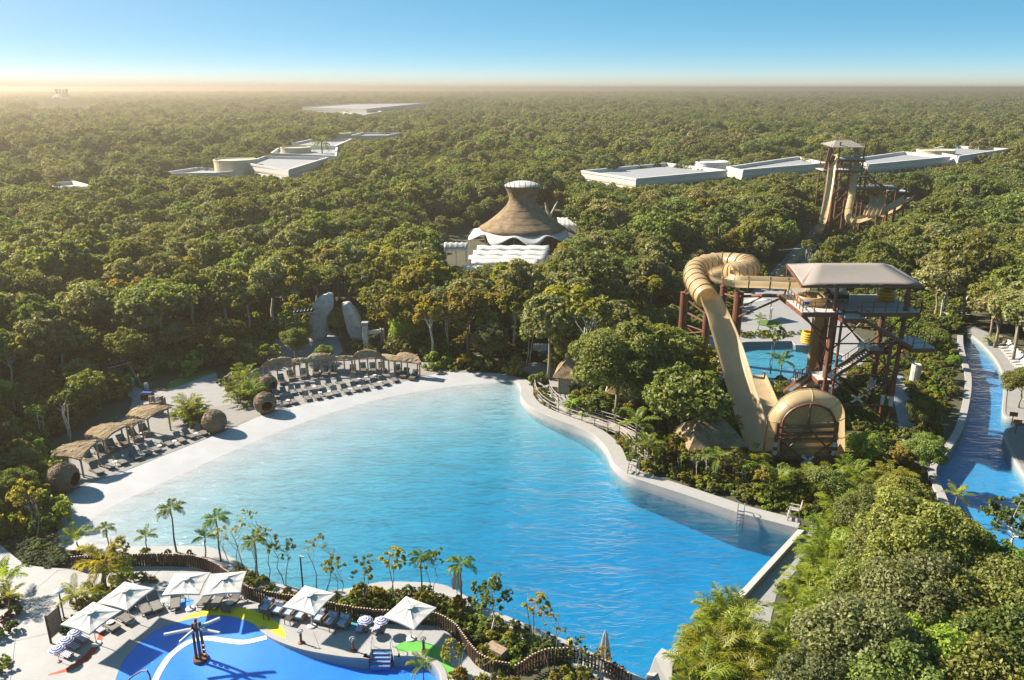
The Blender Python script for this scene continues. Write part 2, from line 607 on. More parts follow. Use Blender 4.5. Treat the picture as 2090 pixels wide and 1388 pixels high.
def ribbon(name, inner, outer, zin, zout, zb_in, zb_out, m, kind='structure', parent=None, smoothf=False):
    """kerb or coping: inner face, top, outer face; heights may be numbers or lists"""
    n = len(inner)
    f = lambda z, i: z[i] if hasattr(z, '__len__') else z
    b = MB()
    rows = [[Vector((p[0], p[1], f(zb_in, i))) for i, p in enumerate(inner)],
            [Vector((p[0], p[1], f(zin, i))) for i, p in enumerate(inner)],
            [Vector((p[0], p[1], f(zout, i))) for i, p in enumerate(outer)],
            [Vector((p[0], p[1], f(zb_out, i))) for i, p in enumerate(outer)]]
    b.grid(rows)
    b.f.append((0, n, 2 * n, 3 * n)); b.f.append((n - 1, 4 * n - 1, 3 * n - 1, 2 * n - 1))
    me = b.mesh(name, m)
    bm = bmesh.new(); bm.from_mesh(me)
    bmesh.ops.recalc_face_normals(bm, faces=bm.faces[:])
    bm.to_mesh(me); bm.free()
    o = link(name, me, parent, 0.03)
    if kind: o['kind'] = kind
    return o

nw = NWALL[5:]
nz_top = [0.12 + 0.6 * min(1, i / 14.0) for i in range(len(nw))]
nw_out = [p + Vector((0, 0, 0)) for p in offset(nw, 1.55)]
nwall = ribbon('pool_wall', nw, nw_out, nz_top, nz_top, -3.2, -0.1, M_cope, kind=None)
tag(nwall, 'white curved wall with walkway top along the far right side of the wave pool', 'wall')
ew = EWALL
ew_out = offset(ew, 0.55)
ewall = ribbon('pool_wall', ew, ew_out, 0.62, 0.75, -3.2, -0.1, M_cope, kind=None)
tag(ewall, 'straight white end wall of the wave pool beside the palm hedge', 'wall')
sw = SWALL
sw_out = offset(sw, 1.7)
ribbon('poolside_walk', sw, sw_out, 0.22, 0.24, -3.2, 0.0, M_beach)

# grey service walk below the end wall
sheet('service_walk', pts([(1655, 1075), (1690, 1085), (1640, 1150), (1585, 1215), (1565, 1300), (1545, 1400), (1480, 1400), (1420, 1330), (1515, 1235)]), M_pave, 0.18)

# ---- sand lounge, paths and plazas
SAND = pts([(1000, 763), (950, 762), (895, 764.5), (816, 783.5), (692, 811.5), (567, 840), (499, 865), (429, 895), (328, 935), (252, 966), (161, 999), (101, 1032), (90, 1018), (112, 965), (180, 900), (262, 850), (275, 802), (335, 806), (442, 772), (470, 800), (480, 770), (540, 745), (620, 735), (700, 728), (790, 725), (862, 735), (890, 752)])
sheet('sand', SAND, M_sand, 0.19)
sheet('path', pts([(262, 786), (300, 803), (338, 801), (441, 763), (445, 778), (480, 792), (470, 830), (372, 845), (300, 830), (262, 812)]), M_pave, 0.205)
sheet('path', pts([(940, 722), (985, 728), (1040, 742), (1075, 752), (1100, 742), (1135, 752), (1150, 775), (1155, 800), (1175, 822), (1150, 842), (1118, 815), (1098, 785), (1080, 764), (1040, 752), (985, 740), (940, 733)]), M_pave, 0.19)
sheet('path', pts([(-60, 905), (30, 915), (70, 905), (105, 905), (100, 925), (60, 940), (-60, 945)]), M_pave, 0.19)
sheet('path', pts([(-60, 960), (20, 985), (40, 1010), (10, 1030), (-60, 1000)]), M_pave, 0.19)
sheet('rock_path', pts([(490, 745), (520, 712), (560, 694), (640, 690), (672, 678), (690, 690), (700, 720), (680, 735), (560, 745)]), M_pave, 0.19)
sheet('rock_path', pts([(735, 705), (750, 690), (790, 692), (785, 712)]), M_pave, 0.19)
sheet('path', pts([(1828, 760), (1842, 770), (1852, 800), (1864, 840), (1868, 890), (1862, 910), (1836, 910), (1832, 860), (1820, 800)]), M_pave, 0.19)
sheet('path', pts([(1562, 575), (1585, 545), (1604, 525), (1640, 490), (1656, 468), (1678, 452), (1690, 468), (1668, 505), (1645, 540), (1630, 580)]), M_pave, 0.19)
PLAZA = pts([(1425, 725), (1440, 690), (1490, 650), (1520, 608), (1562, 575), (1630, 580), (1700, 640), (1765, 700), (1770, 735), (1700, 800), (1640, 840), (1560, 850), (1470, 790)])
sheet('plaza', PLAZA, M_pave, 0.19, holes=[SPOOL])
sheet('lawn', pts([(340, 801), (345, 785), (380, 768), (430, 758), (441, 763)]), M_grass, 0.2)
# river banks
sheet('river_bank', smooth(pts([(2092, 868), (2062, 858.5), (2046, 848), (2046, 823), (2049, 791), (2044, 762), (2026, 730), (2002, 704), (1980, 686), (1972, 668), (1990, 668), (2030, 690), (2070, 710), (2140, 760), (2160, 860)]), 3, True), M_pave, 0.2)
sheet('river_bank', pts([(2200, 1148), (2130, 1038), (2092, 976), (2074, 948), (2056, 916), (2048, 892), (2058, 879), (2092, 875), (2150, 873), (2260, 1100)]), M_pave, 0.2)

# ---- lazy river
rl_out = offset(RIV_L, -0.75)
ribbon('river_kerb', RIV_L, rl_out, 0.42, 0.42, -1.6, 0.0, M_cope)
rr_out = offset(RIV_R, -0.35)
ribbon('river_kerb', RIV_R, rr_out, 0.26, 0.26, -1.6, 0.0, M_cope)
sheet('river_floor', RIVER, M_rivfloor, -1.25)
prism_body('river_water', offset(RIVER, -0.1, True), M_water_river, -1.5, 0.0)

# ---- landing pool of the slides
sp_out = offset(SPOOL, -0.4, True)
ribbon('landing_pool_kerb', SPOOL + SPOOL[:1], sp_out + sp_out[:1], 0.24, 0.24, -1.6, 0.1, M_cope)
sheet('landing_pool_floor', SPOOL, M_floor, -0.9)
prism_body('landing_pool_water', offset(SPOOL, -0.1, True), M_water, -1.4, 0.02)

# ---- kids deck and its blue splash pool
KHOLE = [Vector(p) for p in KIDS_POOL]
deck = sheet('pool_deck', KIDS_DECK, M_deck, KP, holes=[KHOLE])
kd = KIDS_DECK
ribbon('deck_edge', kd, offset(kd, 0.02), KP - 0.004, KP - 0.004, 0.0, 0.0, M_deck)
BEACH_K = KIDS_WATER_TOP
KW = 0.36
def kids_floor(x, y):
    d = dist_path(x, y, BEACH_K)
    e = dist_path(x, y, KIDS_EDGE)
    z = KP - 0.01 - min(0.85, 0.1 * d)
    return z
ko = sheet('kids_pool_floor', KHOLE, M_bluefloor, 0, grid=0.8, zf=kids_floor)
for p in ko.data.polygons: p.use_smooth = True
ke_out = offset(KIDS_EDGE, 0.42)
ribbon('kids_pool_kerb', KIDS_EDGE, ke_out, KP + 0.05, KP + 0.05, -0.6, 0.2, M_cope)
prism_body('kids_pool_water', offset(KHOLE, -0.1, True), M_water_kids, -0.9, KW)
# painted shapes on the deck
def paint(name, outline, m, z=KP + 0.004, zf=None, grid=None):
    return sheet(name, outline, m, z, zf=zf, grid=grid)
M_red = mat('red_deck_paint', (0.328, 0.047, 0.016), 0.7, var=0.12, scale=2)
M_yel = mat('yellow_deck_paint', (0.585, 0.484, 0.016), 0.65, var=0.06, scale=2)
M_grn = mat('green_deck_paint', (0.078, 0.296, 0.047), 0.65, var=0.08, scale=2)
M_teal = mat('teal_deck_paint', (0.04, 0.22, 0.25), 0.65, var=0.08, scale=2)
M_blu = mat('blue_deck_paint', (0.04, 0.2, 0.6), 0.65, var=0.06, scale=2)
arc = smooth(pts([(100, 1376), (138, 1362), (172, 1338), (196, 1308), (201, 1290)], KP), 5)
arc2 = smooth(pts([(211, 1293), (206, 1312), (182, 1345), (148, 1367), (98, 1379)], KP), 5)
paint('red_marking', arc + arc2, M_red)
yel = smooth(pts([(352, 1272), (395, 1252), (440, 1242), (490, 1240), (530, 1250), (562, 1267), (580, 1288), (583, 1308)], KP), 5) + smooth(pts([(565, 1305), (530, 1282.5), (508, 1268), (470, 1257), (420, 1256), (385, 1262)], KP), 5)
paint('yellow_marking', yel, M_yel)
paint('green_marking', smooth(pts([(803, 1324), (820, 1312), (850, 1308), (885, 1316), (905, 1328), (918, 1350), (926, 1376), (918, 1384), (905, 1372), (888, 1350), (860, 1336), (830, 1334), (812, 1333)], KP), 4, True), M_grn)
def disc(px, py, r, m, name):
    c = P(px, py, KP)
    paint(name, [c + Vector((r * math.cos(t * math.pi / 16), r * math.sin(t * math.pi / 16), 0)) for t in range(32)], m)
disc(379, 1231, 0.55, M_blu, 'blue_marking')
disc(718, 1278, 0.55, M_teal, 'teal_marking')
# white line winding over the pool floor
M_line = mat('white_pool_paint', (0.585, 0.585, 0.585), 0.6)
ln = smooth(pts([(312, 1400), (330, 1364), (352, 1335), (385, 1313), (420, 1305), (460, 1310), (500, 1315), (545, 1306)], 0.2), 6)
la, lb = offset(ln, 0.2), offset(ln, -0.2)
paint('white_marking', la + lb[::-1], M_line, zf=lambda x, y: kids_floor(x, y) + 0.02, grid=0.5)

# expansion joints in the deck
M_joint = mat('deck_joint', (0.12, 0.115, 0.11), 0.9)
for a_, b_ in [((38, 1234), (118, 1164)), ((36, 1232), (150, 1243)), ((-20, 1150), (50, 1154)), ((-60, 1330), (110, 1290)), ((118, 1164), (150, 1162)), ((40, 1234), (20, 1400)), ((300, 1190), (330, 1160)), ((930, 1310), (905, 1330)), ((640, 1290), (655, 1330)), ((870, 1278), (850, 1306))]:
    ja, jb = P(*a_, KP), P(*b_, KP)
    jn = Vector((-(jb - ja).y, (jb - ja).x, 0)).normalized() * .02
    sheet('deck_joint', [ja + jn, ja - jn, jb - jn, jb + jn], M_joint, KP + .004)
# ================================================================ vegetation patterns
L_dark = leaf_mat('leaves_dark', (0.06, 0.082, 0.017), (0.165, 0.2, 0.043), 0.40)
L_mid = leaf_mat('leaves_mid', (0.084, 0.108, 0.019), (0.235, 0.265, 0.053), 0.45)
L_pale = leaf_mat('leaves_pale', (0.105, 0.122, 0.037), (0.33, 0.32, 0.125), 0.40)
L_yel = leaf_mat('leaves_yellow_green', (0.12, 0.125, 0.017), (0.35, 0.3, 0.037), 0.50)
L_lime = leaf_mat('leaves_lime', (0.1, 0.16, 0.02), (0.3, 0.4, 0.05), 0.55)
L_palm = leaf_mat('leaves_palm', (0.05, 0.1, 0.014), (0.19, 0.26, 0.04), 0.45)
L_fresh = leaf_mat('leaves_fresh', (0.066, 0.092, 0.017), (0.235, 0.27, 0.058), 0.42)
L_sage = leaf_mat('leaves_sage', (0.06, 0.08, 0.024), (0.21, 0.23, 0.082), 0.4)
L_areca = leaf_mat('leaves_areca', (0.085, 0.13, 0.014), (0.33, 0.36, 0.045), 0.50)
L_gold = leaf_mat('leaves_gold', (0.138, 0.115, 0.014), (0.414, 0.310, 0.034), 0.50)
L_red = leaf_mat('leaves_dark_red', (0.034, 0.009, 0.007), (0.115, 0.023, 0.014), 0.30)
L_grey = leaf_mat('leaves_grey_green', (0.046, 0.063, 0.029), (0.115, 0.144, 0.069), 0.35)
M_bark = mat('grey_bark', (0.2, 0.17, 0.13), 0.9, var=0.3, scale=4, bump=0.5, bscale=12)
M_bark_pale = mat('pale_bark', (0.42, 0.38, 0.32), 0.9, var=0.25, scale=3, bump=0.5, bscale=12)
M_palmtrunk = mat('palm_bark', (0.16, 0.13, 0.09), 0.9, var=0.3, scale=6, bump=0.6, bscale=10)
M_crownshaft = mat('palm_crownshaft', (0.12, 0.2, 0.04), 0.5)

def leaf_mesh(name, C, Nn, S, tone, m, asp=0.6, rng=None, fold=0.25):
    """diamond leaves: centres C, facing Nn, lengths S, attribute tone"""
    n = len(C)
    rng = rng or np.random.default_rng(1)
    rv = rng.normal(size=(n, 3))
    T = rv - (rv * Nn).sum(1, keepdims=True) * Nn
    T /= np.linalg.norm(T, axis=1, keepdims=True) + 1e-9
    B = np.cross(Nn, T)
    S = S[:, None]
    V = np.empty((n, 4, 3))
    V[:, 0] = C - T * S * 0.5
    V[:, 1] = C + B * S * asp * 0.5 + Nn * S * fold * 0.3
    V[:, 2] = C + T * S * 0.5 - Nn * S * fold * 0.3
    V[:, 3] = C - B * S * asp * 0.5 + Nn * S * fold * 0.3
    me = bpy.data.meshes.new(name)
    me.vertices.add(n * 4)
    me.vertices.foreach_set('co', V.reshape(-1))
    me.loops.add(n * 4)
    me.loops.foreach_set('vertex_index', np.arange(n * 4, dtype=np.int32))
    me.polygons.add(n)
    me.polygons.foreach_set('loop_start', np.arange(0, n * 4, 4, dtype=np.int32))
    me.polygons.foreach_set('loop_total', np.full(n, 4, dtype=np.int32))
    a = me.attributes.new('tone', 'FLOAT', 'POINT')
    a.data.foreach_set('value', np.repeat(np.clip(tone, 0, 1), 4).astype(np.float32))
    me.materials.append(m)
    me.update()
    me.validate()
    return me

def crown(name, seed, rx, rz, h, lobes, nleaf, leaf, m, open_=0.0, low=-0.7):
    """crown of leaf clumps: lobes spread over a dome; returns mesh and lobe centres"""
    rng = np.random.default_rng(seed)
    cs, rs = [], []
    k = 0
    while len(cs) < lobes and k < 4000:
        k += 1
        t = rng.uniform(0, 2 * math.pi)
        zz = rng.uniform(low, 1)
        rr = math.sqrt(max(0, 1 - zz * zz)) if zz > 0 else 1 - 0.2 * abs(zz)
        f = rng.uniform(0.45, 0.82)
        c = np.array([rx * f * rr * math.cos(t), rx * f * rr * math.sin(t), h + rz * f * zz])
        r = rx * rng.uniform(0.2, 0.36)
        if all(np.linalg.norm(c - q) > 0.55 * (r + s) for q, s in zip(cs, rs)) or k > 2500:
            cs.append(c); rs.append(r)
    cs, rs = np.array(cs), np.array(rs)
    per = (rs ** 2 / (rs ** 2).sum() * nleaf).astype(int)
    C, Nn, S, T = [], [], [], []
    for c, r, n in zip(cs, rs, per):
        d = rng.normal(size=(n, 3)); d[:, 2] += 0.25
        d /= np.linalg.norm(d, axis=1, keepdims=True)
        # twig sprays: several leaves share one spray direction
        ns = max(3, n // 14)
        sp = rng.normal(size=(ns, 3)); sp[:, 2] += 0.35
        sp /= np.linalg.norm(sp, axis=1, keepdims=True)
        sr = rng.uniform(0.72, 1.18, ns)
        w_ = rng.integers(0, ns, n)
        dd = d * 0.34 + sp[w_]
        dd /= np.linalg.norm(dd, axis=1, keepdims=True)
        rad = r * np.where(rng.random(n) < 0.2, rng.uniform(0.2, 0.8, n), sr[w_] * rng.uniform(0.86, 1.06, n))
        p = c + dd * rad[:, None] * np.array([1, 1, 0.8])
        nn = dd * 0.6 + rng.normal(size=(n, 3)) * 0.55 + np.array([0, 0, 0.35])
        nn /= np.linalg.norm(nn, axis=1, keepdims=True)
        lt = rng.uniform(-0.14, 0.14)
        C.append(p); Nn.append(nn)
        S.append(leaf * rng.uniform(0.65, 1.35, n))
        T.append(0.5 + lt + rng.normal(size=n) * 0.2 + (rng.random(ns) * 0.3 - 0.15)[w_])
    C, Nn, S, T = np.concatenate(C), np.concatenate(Nn), np.concatenate(S), np.concatenate(T)
    keepm = np.ones(len(C), bool)
    for c, r in zip(cs, rs):                     # nothing seen inside other clumps
        keepm &= ~(np.linalg.norm(C - c, axis=1) < r * 0.55) | (rng.random(len(C)) < 0.15)
    return leaf_mesh(name, C[keepm], Nn[keepm], S[keepm], T[keepm], m, rng=rng), cs, rs

def trunk_mesh(seed, h, cs, r0, m, lean=0.3, base=-0.2, stems=1):
    rnd = random.Random(seed)
    b = MB()
    tops = []
    for s in range(stems):
        ox, oy = (rnd.uniform(-.5, .5), rnd.uniform(-.5, .5)) if stems > 1 else (0, 0)
        tp = Vector((rnd.uniform(-lean, lean) + ox * 2, rnd.uniform(-lean, lean) + oy * 2, h))
        path = [Vector((ox * .3, oy * .3, base))]
        for k in range(1, 5):
            t = k / 4
            path.append(Vector((ox * .3, oy * .3, 0)).lerp(tp, t) + Vector((rnd.uniform(-.18, .18), rnd.uniform(-.18, .18), 0)) * (1 if k < 4 else 0))
        b.tube(path, [r0 * (1.25 - 0.16 * k) / (1 if stems == 1 else 1.4) for k in range(5)], 7)
        tops.append(path)
    for i, c in enumerate(cs):
        path = tops[i % len(tops)]
        a = path[3].lerp(path[4], rnd.random())
        c = Vector(c)
        mid = a.lerp(c, 0.5) + Vector((rnd.uniform(-.2, .2), rnd.uniform(-.2, .2), -0.1))
        b.tube([a, mid, c], [r0 * 0.42, r0 * 0.26, r0 * 0.1], 5, cap=False)
    return b.mesh('trunk', m, True)

TREES = {}
def tree_kind(key, seed, rx, rz, h, lobes, nleaf, leaf, m, bark=None, r0=0.16, low=-0.7, stems=1):
    me, cs, rs = crown('crown', seed, rx, rz, h, lobes, nleaf, leaf, m, low=low)
    tm = trunk_mesh(seed, h - rz * 0.35, cs[:9], r0, bark or M_bark, stems=stems)
    TREES[key] = (me, tm, h + rz, rx)
# forest kinds: 7 to 10 m tall
tree_kind('d1', 1, 3.7, 2.6, 6.2, 24, 6500, 0.42, L_dark)
tree_kind('d2', 2, 3.2, 3.0, 6.4, 20, 6000, 0.42, L_dark, M_bark_pale)
tree_kind('m1', 3, 3.9, 2.5, 5.9, 26, 6500, 0.42, L_mid)
tree_kind('m2', 4, 3.1, 2.7, 6.6, 19, 6000, 0.40, L_mid, M_bark_pale)
tree_kind('p1', 5, 3.6, 2.6, 6.3, 24, 6500, 0.40, L_pale)
tree_kind('p2', 6, 2.8, 2.4, 6.0, 16, 5200, 0.38, L_pale, M_bark_pale)
tree_kind('y1', 7, 3.0, 2.2, 5.6, 17, 5200, 0.40, L_yel)
tree_kind('y2', 8, 2.3, 2.4, 6.3, 12, 3600, 0.38, L_yel, M_bark_pale)
# flat-topped and upright kinds among them
tree_kind('u1', 71, 4.3, 1.5, 6.9, 26, 5600, 0.40, L_fresh, M_bark_pale, low=-0.25)
tree_kind('c1', 72, 2.3, 3.5, 6.2, 18, 5200, 0.40, L_dark)
tree_kind('k1', 73, 3.0, 2.2, 7.2, 11, 1500, 0.36, L_pale, M_bark_pale, 0.14, stems=2)
# slender trees with bare pale stems
tree_kind('s1', 9, 2.1, 1.7, 6.6, 9, 1900, 0.36, L_mid, M_bark_pale, 0.12, stems=3)
tree_kind('s2', 10, 1.8, 1.5, 6.0, 8, 1500, 0.34, L_lime, M_bark_pale, 0.11, stems=2)
# close, finely leaved kinds for the foreground
tree_kind('f1', 11, 4.2, 3.0, 6.0, 36, 34000, 0.235, L_fresh)
tree_kind('f2', 12, 3.8, 3.0, 5.6, 30, 32000, 0.225, L_sage)
tree_kind('f3', 13, 3.6, 2.7, 5.0, 28, 26000, 0.235, L_lime)
tree_kind('f4', 14, 3.7, 3.0, 5.6, 28, 26000, 0.25, L_mid)
# light open young trees by the pool
tree_kind('o1', 15, 1.35, 0.9, 3.6, 9, 420, 0.26, L_yel, M_bark, 0.05, stems=2)
tree_kind('o2', 16, 1.15, 0.8, 3.3, 8, 330, 0.24, L_mid, M_bark, 0.045, stems=2)
tree_kind('o3', 17, 1.7, 1.2, 3.2, 13, 1200, 0.26, L_dark, M_bark_pale, 0.07)
tree_kind('lime', 18, 2.7, 1.1, 5.6, 20, 5200, 0.34, L_lime, M_bark_pale, 0.15, low=-0.1, stems=3)
tree_kind('bare', 19, 0.9, 1.0, 3.4, 7, 90, 0.2, L_yel, M_bark, 0.04, stems=2)

def bush_mesh(seed, r, hgt, n, leaf, m, lobes=9):
    me, cs, rs = crown('foliage', seed, r, hgt * 0.55, hgt * 0.5, lobes, n, leaf, m, low=-0.6)
    return me
BUSH = {
    'b1': bush_mesh(31, 1.0, 1.2, 1500, 0.2, L_mid), 'b2': bush_mesh(32, 0.9, 1.1, 1300, 0.2, L_dark),
    'b3': bush_mesh(33, 1.0, 1.0, 1400, 0.18, L_lime), 'b4': bush_mesh(34, 0.9, 1.3, 1200, 0.22, L_yel),
    'br': bush_mesh(35, 0.9, 0.9, 1300, 0.18, L_red), 'bg': bush_mesh(36, 1.1, 0.8, 1700, 0.15, L_grey),
}

# ---- palms
def frond(b, tones, base, az, el, length, droop, width, nl, rnd, curl=0.0):
    """arched rachis with two rows of hanging leaflets"""
    d0 = Vector((math.cos(az), math.sin(az), 0))
    side = Vector((-math.sin(az), math.cos(az), 0))
    path = []
    p = Vector(base); a = el
    seg = 9
    for k in range(seg + 1):
        path.append(p.copy())
        p = p + (d0 * math.cos(a) + Vector((0, 0, math.sin(a)))) * length / seg
        a -= droop / seg * (0.5 + k / seg)
    for k in range(seg):                          # rachis
        w_ = 0.035 * (1 - k / seg) + 0.012
        q = [path[k] + side * w_, path[k] - side * w_, path[k + 1] - side * w_ * .8, path[k + 1] + side * w_ * .8]
        b.add(q, [(0, 1, 2, 3)]); tones += [0.75] * 4
    for i in range(nl):
        t = 0.14 + 0.86 * (i + 0.5) / nl
        f = t * seg; k = min(seg - 1, int(f)); c = path[k].lerp(path[k + 1], f - k)
        dr = (path[k + 1] - path[k]).normalized()
        up = side.cross(dr)
        L_ = width * (math.sin(math.pi * min(1, t * 0.92 + 0.1)) ** 0.6) * rnd.uniform(0.85, 1.1)
        for s in (-1, 1):
            v = (side * s * 0.8 + dr * 0.65 + up * (-0.15 + rnd.uniform(-.2, .3))).normalized()
            tip = c + v * L_ + Vector((0, 0, -0.28 * L_))
            mid = c + v * L_ * 0.5 + Vector((0, 0, 0.02))
            wv = dr * max(0.035, L_ * 0.085)
            b.add([c - wv * .5, c + wv * .5, mid + wv, tip, mid - wv], [(0, 1, 2, 3, 4)])
            tn = min(1, max(0, 0.45 + rnd.gauss(0, 0.2)))
            tones += [tn] * 5

def palm_meshes(seed, h, nf, length, droop, width, m, el0=0.2, el1=1.3, r=0.13, nl=16, shaft=True, bend=0.3):
    rnd = random.Random(seed)
    b = MB(); tones = []
    top = Vector((bend * rnd.uniform(-1, 1), bend * rnd.uniform(-1, 1), h))
    for i in range(nf):
        az = i * 2.4 + rnd.uniform(-.25, .25)
        el = el0 + (el1 - el0) * (i / max(1, nf - 1)) + rnd.uniform(-.1, .1)
        frond(b, tones, top + Vector((0, 0, 0.15)), az, el, length * rnd.uniform(.85, 1.1), droop * rnd.uniform(.85, 1.15), width, nl, rnd)
    me = b.mesh('fronds', m)
    at = me.attributes.new('tone', 'FLOAT', 'POINT')
    at.data.foreach_set('value', np.array(tones, np.float32))
    t = MB()
    path = [Vector((0, 0, -0.2)).lerp(top, k / 6) + Vector((math.sin(k) * .04, math.cos(k * 1.3) * .04, 0)) for k in range(7)]
    t.tube(path, [r * (1.25 - .08 * k) for k in range(7)], 8)
    tm = t.mesh('trunk', M_palmtrunk, True)
    sm = None
    if shaft:
        s = MB(); s.tube([top + Vector((0, 0, -0.5)), top + Vector((0, 0, -.1)), top + Vector((0, 0, .3))], [r * .75, r * 1.0, r * .5], 8)
        sm = s.mesh('crownshaft', M_crownshaft, True)
    return me, tm, sm
PALM = {
    'tall': palm_meshes(41, 4.4, 8, 1.9, 2.2, 0.62, L_palm, 0.1, 1.2, 0.085),
    'mid': palm_meshes(42, 2.6, 9, 2.1, 1.5, 0.6, L_palm, 0.2, 1.35, 0.08),
    'gold': palm_meshes(43, 1.7, 11, 2.5, 1.9, 0.7, L_gold, -0.1, 1.3, 0.17, 18, False),
    'young': palm_meshes(44, 1.0, 9, 2.3, 1.3, 0.6, L_areca, 0.35, 1.4, 0.08, 16, False),
    'far': palm_meshes(45, 9.0, 16, 4.2, 1.9, 1.2, L_palm, -0.5, 1.3, 0.22, 12, False),
}
def areca_mesh(seed, n, h, m=None):
    """clump of feathery canes"""
    rnd = random.Random(seed)
    b = MB(); tones = []
    for i in range(n):
        az = rnd.uniform(0, 6.28); rr = rnd.uniform(0, 0.8)
        base = Vector((rr * math.cos(az), rr * math.sin(az), rnd.uniform(0.1, h)))
        frond(b, tones, base, az + rnd.uniform(-.7, .7), rnd.uniform(0.55, 1.3), rnd.uniform(1.8, 2.7), rnd.uniform(1.4, 2.3), 0.62, 13, rnd)
    me = b.mesh('fronds', m or L_areca)
    at = me.attributes.new('tone', 'FLOAT', 'POINT')
    at.data.foreach_set('value', np.array(tones, np.float32))
    return me
ARECA = [areca_mesh(51, 40, 2.6), areca_mesh(52, 36, 2.2), areca_mesh(53, 32, 2.9)]
def cane_mesh(seed, h):
    rnd = random.Random(seed); b = MB()
    for i in range(9):
        a = rnd.uniform(0, 6.28); r = rnd.uniform(0.1, .7)
        b.tube([(r * .4 * math.cos(a), r * .4 * math.sin(a), -.1), (r * math.cos(a), r * math.sin(a), h * rnd.uniform(.6, 1))], 0.04, 5)
    return b.mesh('canes', mat('cane_green', (0.16, 0.2, 0.05), 0.5), True)
CANE = [cane_mesh(61, 2.4), cane_mesh(62, 2.1), cane_mesh(63, 2.7)]

def put_tree(key, loc, rz, sc, label, group, name='forest_tree', cat='tree'):
    r = thing(name, label, cat, loc, rz, group)
    r.scale = sc if hasattr(sc, '__len__') else (sc,) * 3
    link('trunk', TREES[key][1], r)
    link('crown', TREES[key][0], r)
    return r
def put_bush(key, loc, sc, label, group=None, rz=0.0, name='shrub', cat='shrub'):
    o = link(name, BUSH[key])
    o.location = loc; o.rotation_euler = (0, 0, rz)
    o.scale = sc if hasattr(sc, '__len__') else (sc,) * 3
    return tag(o, label, cat, group)
def put_palm(key, loc, rz, sc, label, group=None, name='palm_tree'):
    r = thing(name, label, 'palm tree', loc, rz, group)
    r.scale = (sc,) * 3
    me, tm, sm = PALM[key]
    link('fronds', me, r); link('trunk', tm, r)
    if sm: link('crownshaft', sm, r)
    return r
def put_areca(i, loc, rz, sc, label, group=None):
    r = thing('areca_palm', label, 'palm', loc, rz, group)
    r.scale = sc if hasattr(sc, '__len__') else (sc,) * 3
    link('fronds', ARECA[i % 3], r); link('canes', CANE[i % 3], r)
    return r
# ================================================================ forest: where things in the photograph stay in view of the camera, no tree stands in front
VIS = [  # (outline in photograph pixels, distance Y of what is seen there)
    ([(85, 1030), (95, 960), (105, 898), (175, 865), (255, 820), (345, 815), (372, 845), (400, 800), (445, 765), (475, 790), (520, 745), (560, 735), (720, 708), (865, 722), (880, 760), (1000, 757), (1072, 762), (1095, 800), (1112, 828), (1240, 860), (1280, 945), (1350, 970), (1660, 1055), (1650, 1095), (1540, 1240), (1560, 1400), (-50, 1400), (-50, 1095), (110, 1100)], 95),
    ([(262, 783), (305, 803), (338, 799), (441, 760), (450, 790), (400, 830), (345, 830), (270, 812)], 96),
    ([(900, 505), (960, 478), (1025, 440), (1030, 370), (1095, 370), (1105, 440), (1185, 450), (1180, 485), (1130, 500), (1115, 535), (1010, 537), (940, 555)], 185),
    ([(1186, 345), (1320, 331), (1420, 322), (1500, 320), (1500, 360), (1380, 375), (1290, 380), (1190, 372)], 268),
    ([(1500, 320), (1630, 318), (1700, 312), (1700, 350), (1500, 360)], 285),
    ([(1760, 310), (1880, 300), (1950, 296), (2060, 303), (2055, 318), (1955, 330), (1940, 335), (1800, 350), (1760, 350)], 300),
    ([(315, 352), (430, 338), (480, 322), (550, 318), (670, 319), (660, 345), (620, 362), (560, 358), (440, 356), (315, 358)], 300),
    ([(550, 318), (568, 299), (690, 299), (690, 318)], 360),
    ([(580, 297), (640, 282), (718, 281), (690, 299)], 420), ([(710, 280), (720, 268), (820, 266), (820, 277)], 470),
    ([(602, 219), (720, 210), (878, 206), (882, 216), (830, 223), (745, 236), (690, 230), (602, 224)], 1250),
    ([(1390, 560), (1420, 528), (1540, 528), (1600, 560), (1660, 538), (1815, 538), (1885, 580), (1880, 640), (1895, 700), (1865, 720), (1855, 890), (1725, 880), (1725, 950), (1575, 955), (1520, 930), (1490, 820), (1440, 700), (1385, 620)], 93),
    ([(1452, 700), (1500, 600), (1660, 600), (1665, 810), (1600, 822), (1470, 750)], 110),
    ([(1655, 285), (1775, 285), (1865, 395), (1850, 430), (1740, 462), (1720, 470), (1690, 475), (1640, 545), (1575, 560), (1600, 520), (1640, 480), (1665, 450)], 190),
    ([(1720, 480), (1780, 475), (1770, 510), (1735, 540), (1715, 540)], 160),
    ([(1955, 680), (1990, 672), (2060, 715), (2090, 740), (2090, 980), (2050, 1060), (1980, 1040), (1900, 960), (1960, 880), (1975, 800), (1960, 720)], 100),
    ([(632, 600), (680, 598), (740, 640), (750, 690), (790, 670), (790, 700), (720, 700), (640, 690)], 118),
    ([(1095, 700), (1118, 700), (1118, 730), (1095, 730)], 112),
    ([(975, 728), (1060, 735), (1140, 755), (1160, 800), (1270, 840), (1270, 880), (1180, 850), (1090, 790), (1060, 755)], 92),
    ([(1280, 870), (1340, 880), (1380, 920), (1360, 950), (1290, 930)], 80),
    ([(1395, 870), (1430, 860), (1510, 880), (1500, 930), (1400, 930)], 80),
    ([(215, 735), (272, 728), (272, 750), (215, 755)], 98),
    ([(595, 628), (645, 628), (645, 645), (595, 645)], 108),
    ([(-20, 905), (105, 900), (100, 935), (-20, 945)], 66),
    ([(1925, 625), (1975, 625), (1975, 655), (1925, 655)], 118),
    ([(95, 366), (165, 364), (215, 378), (100, 384)], 262),
]
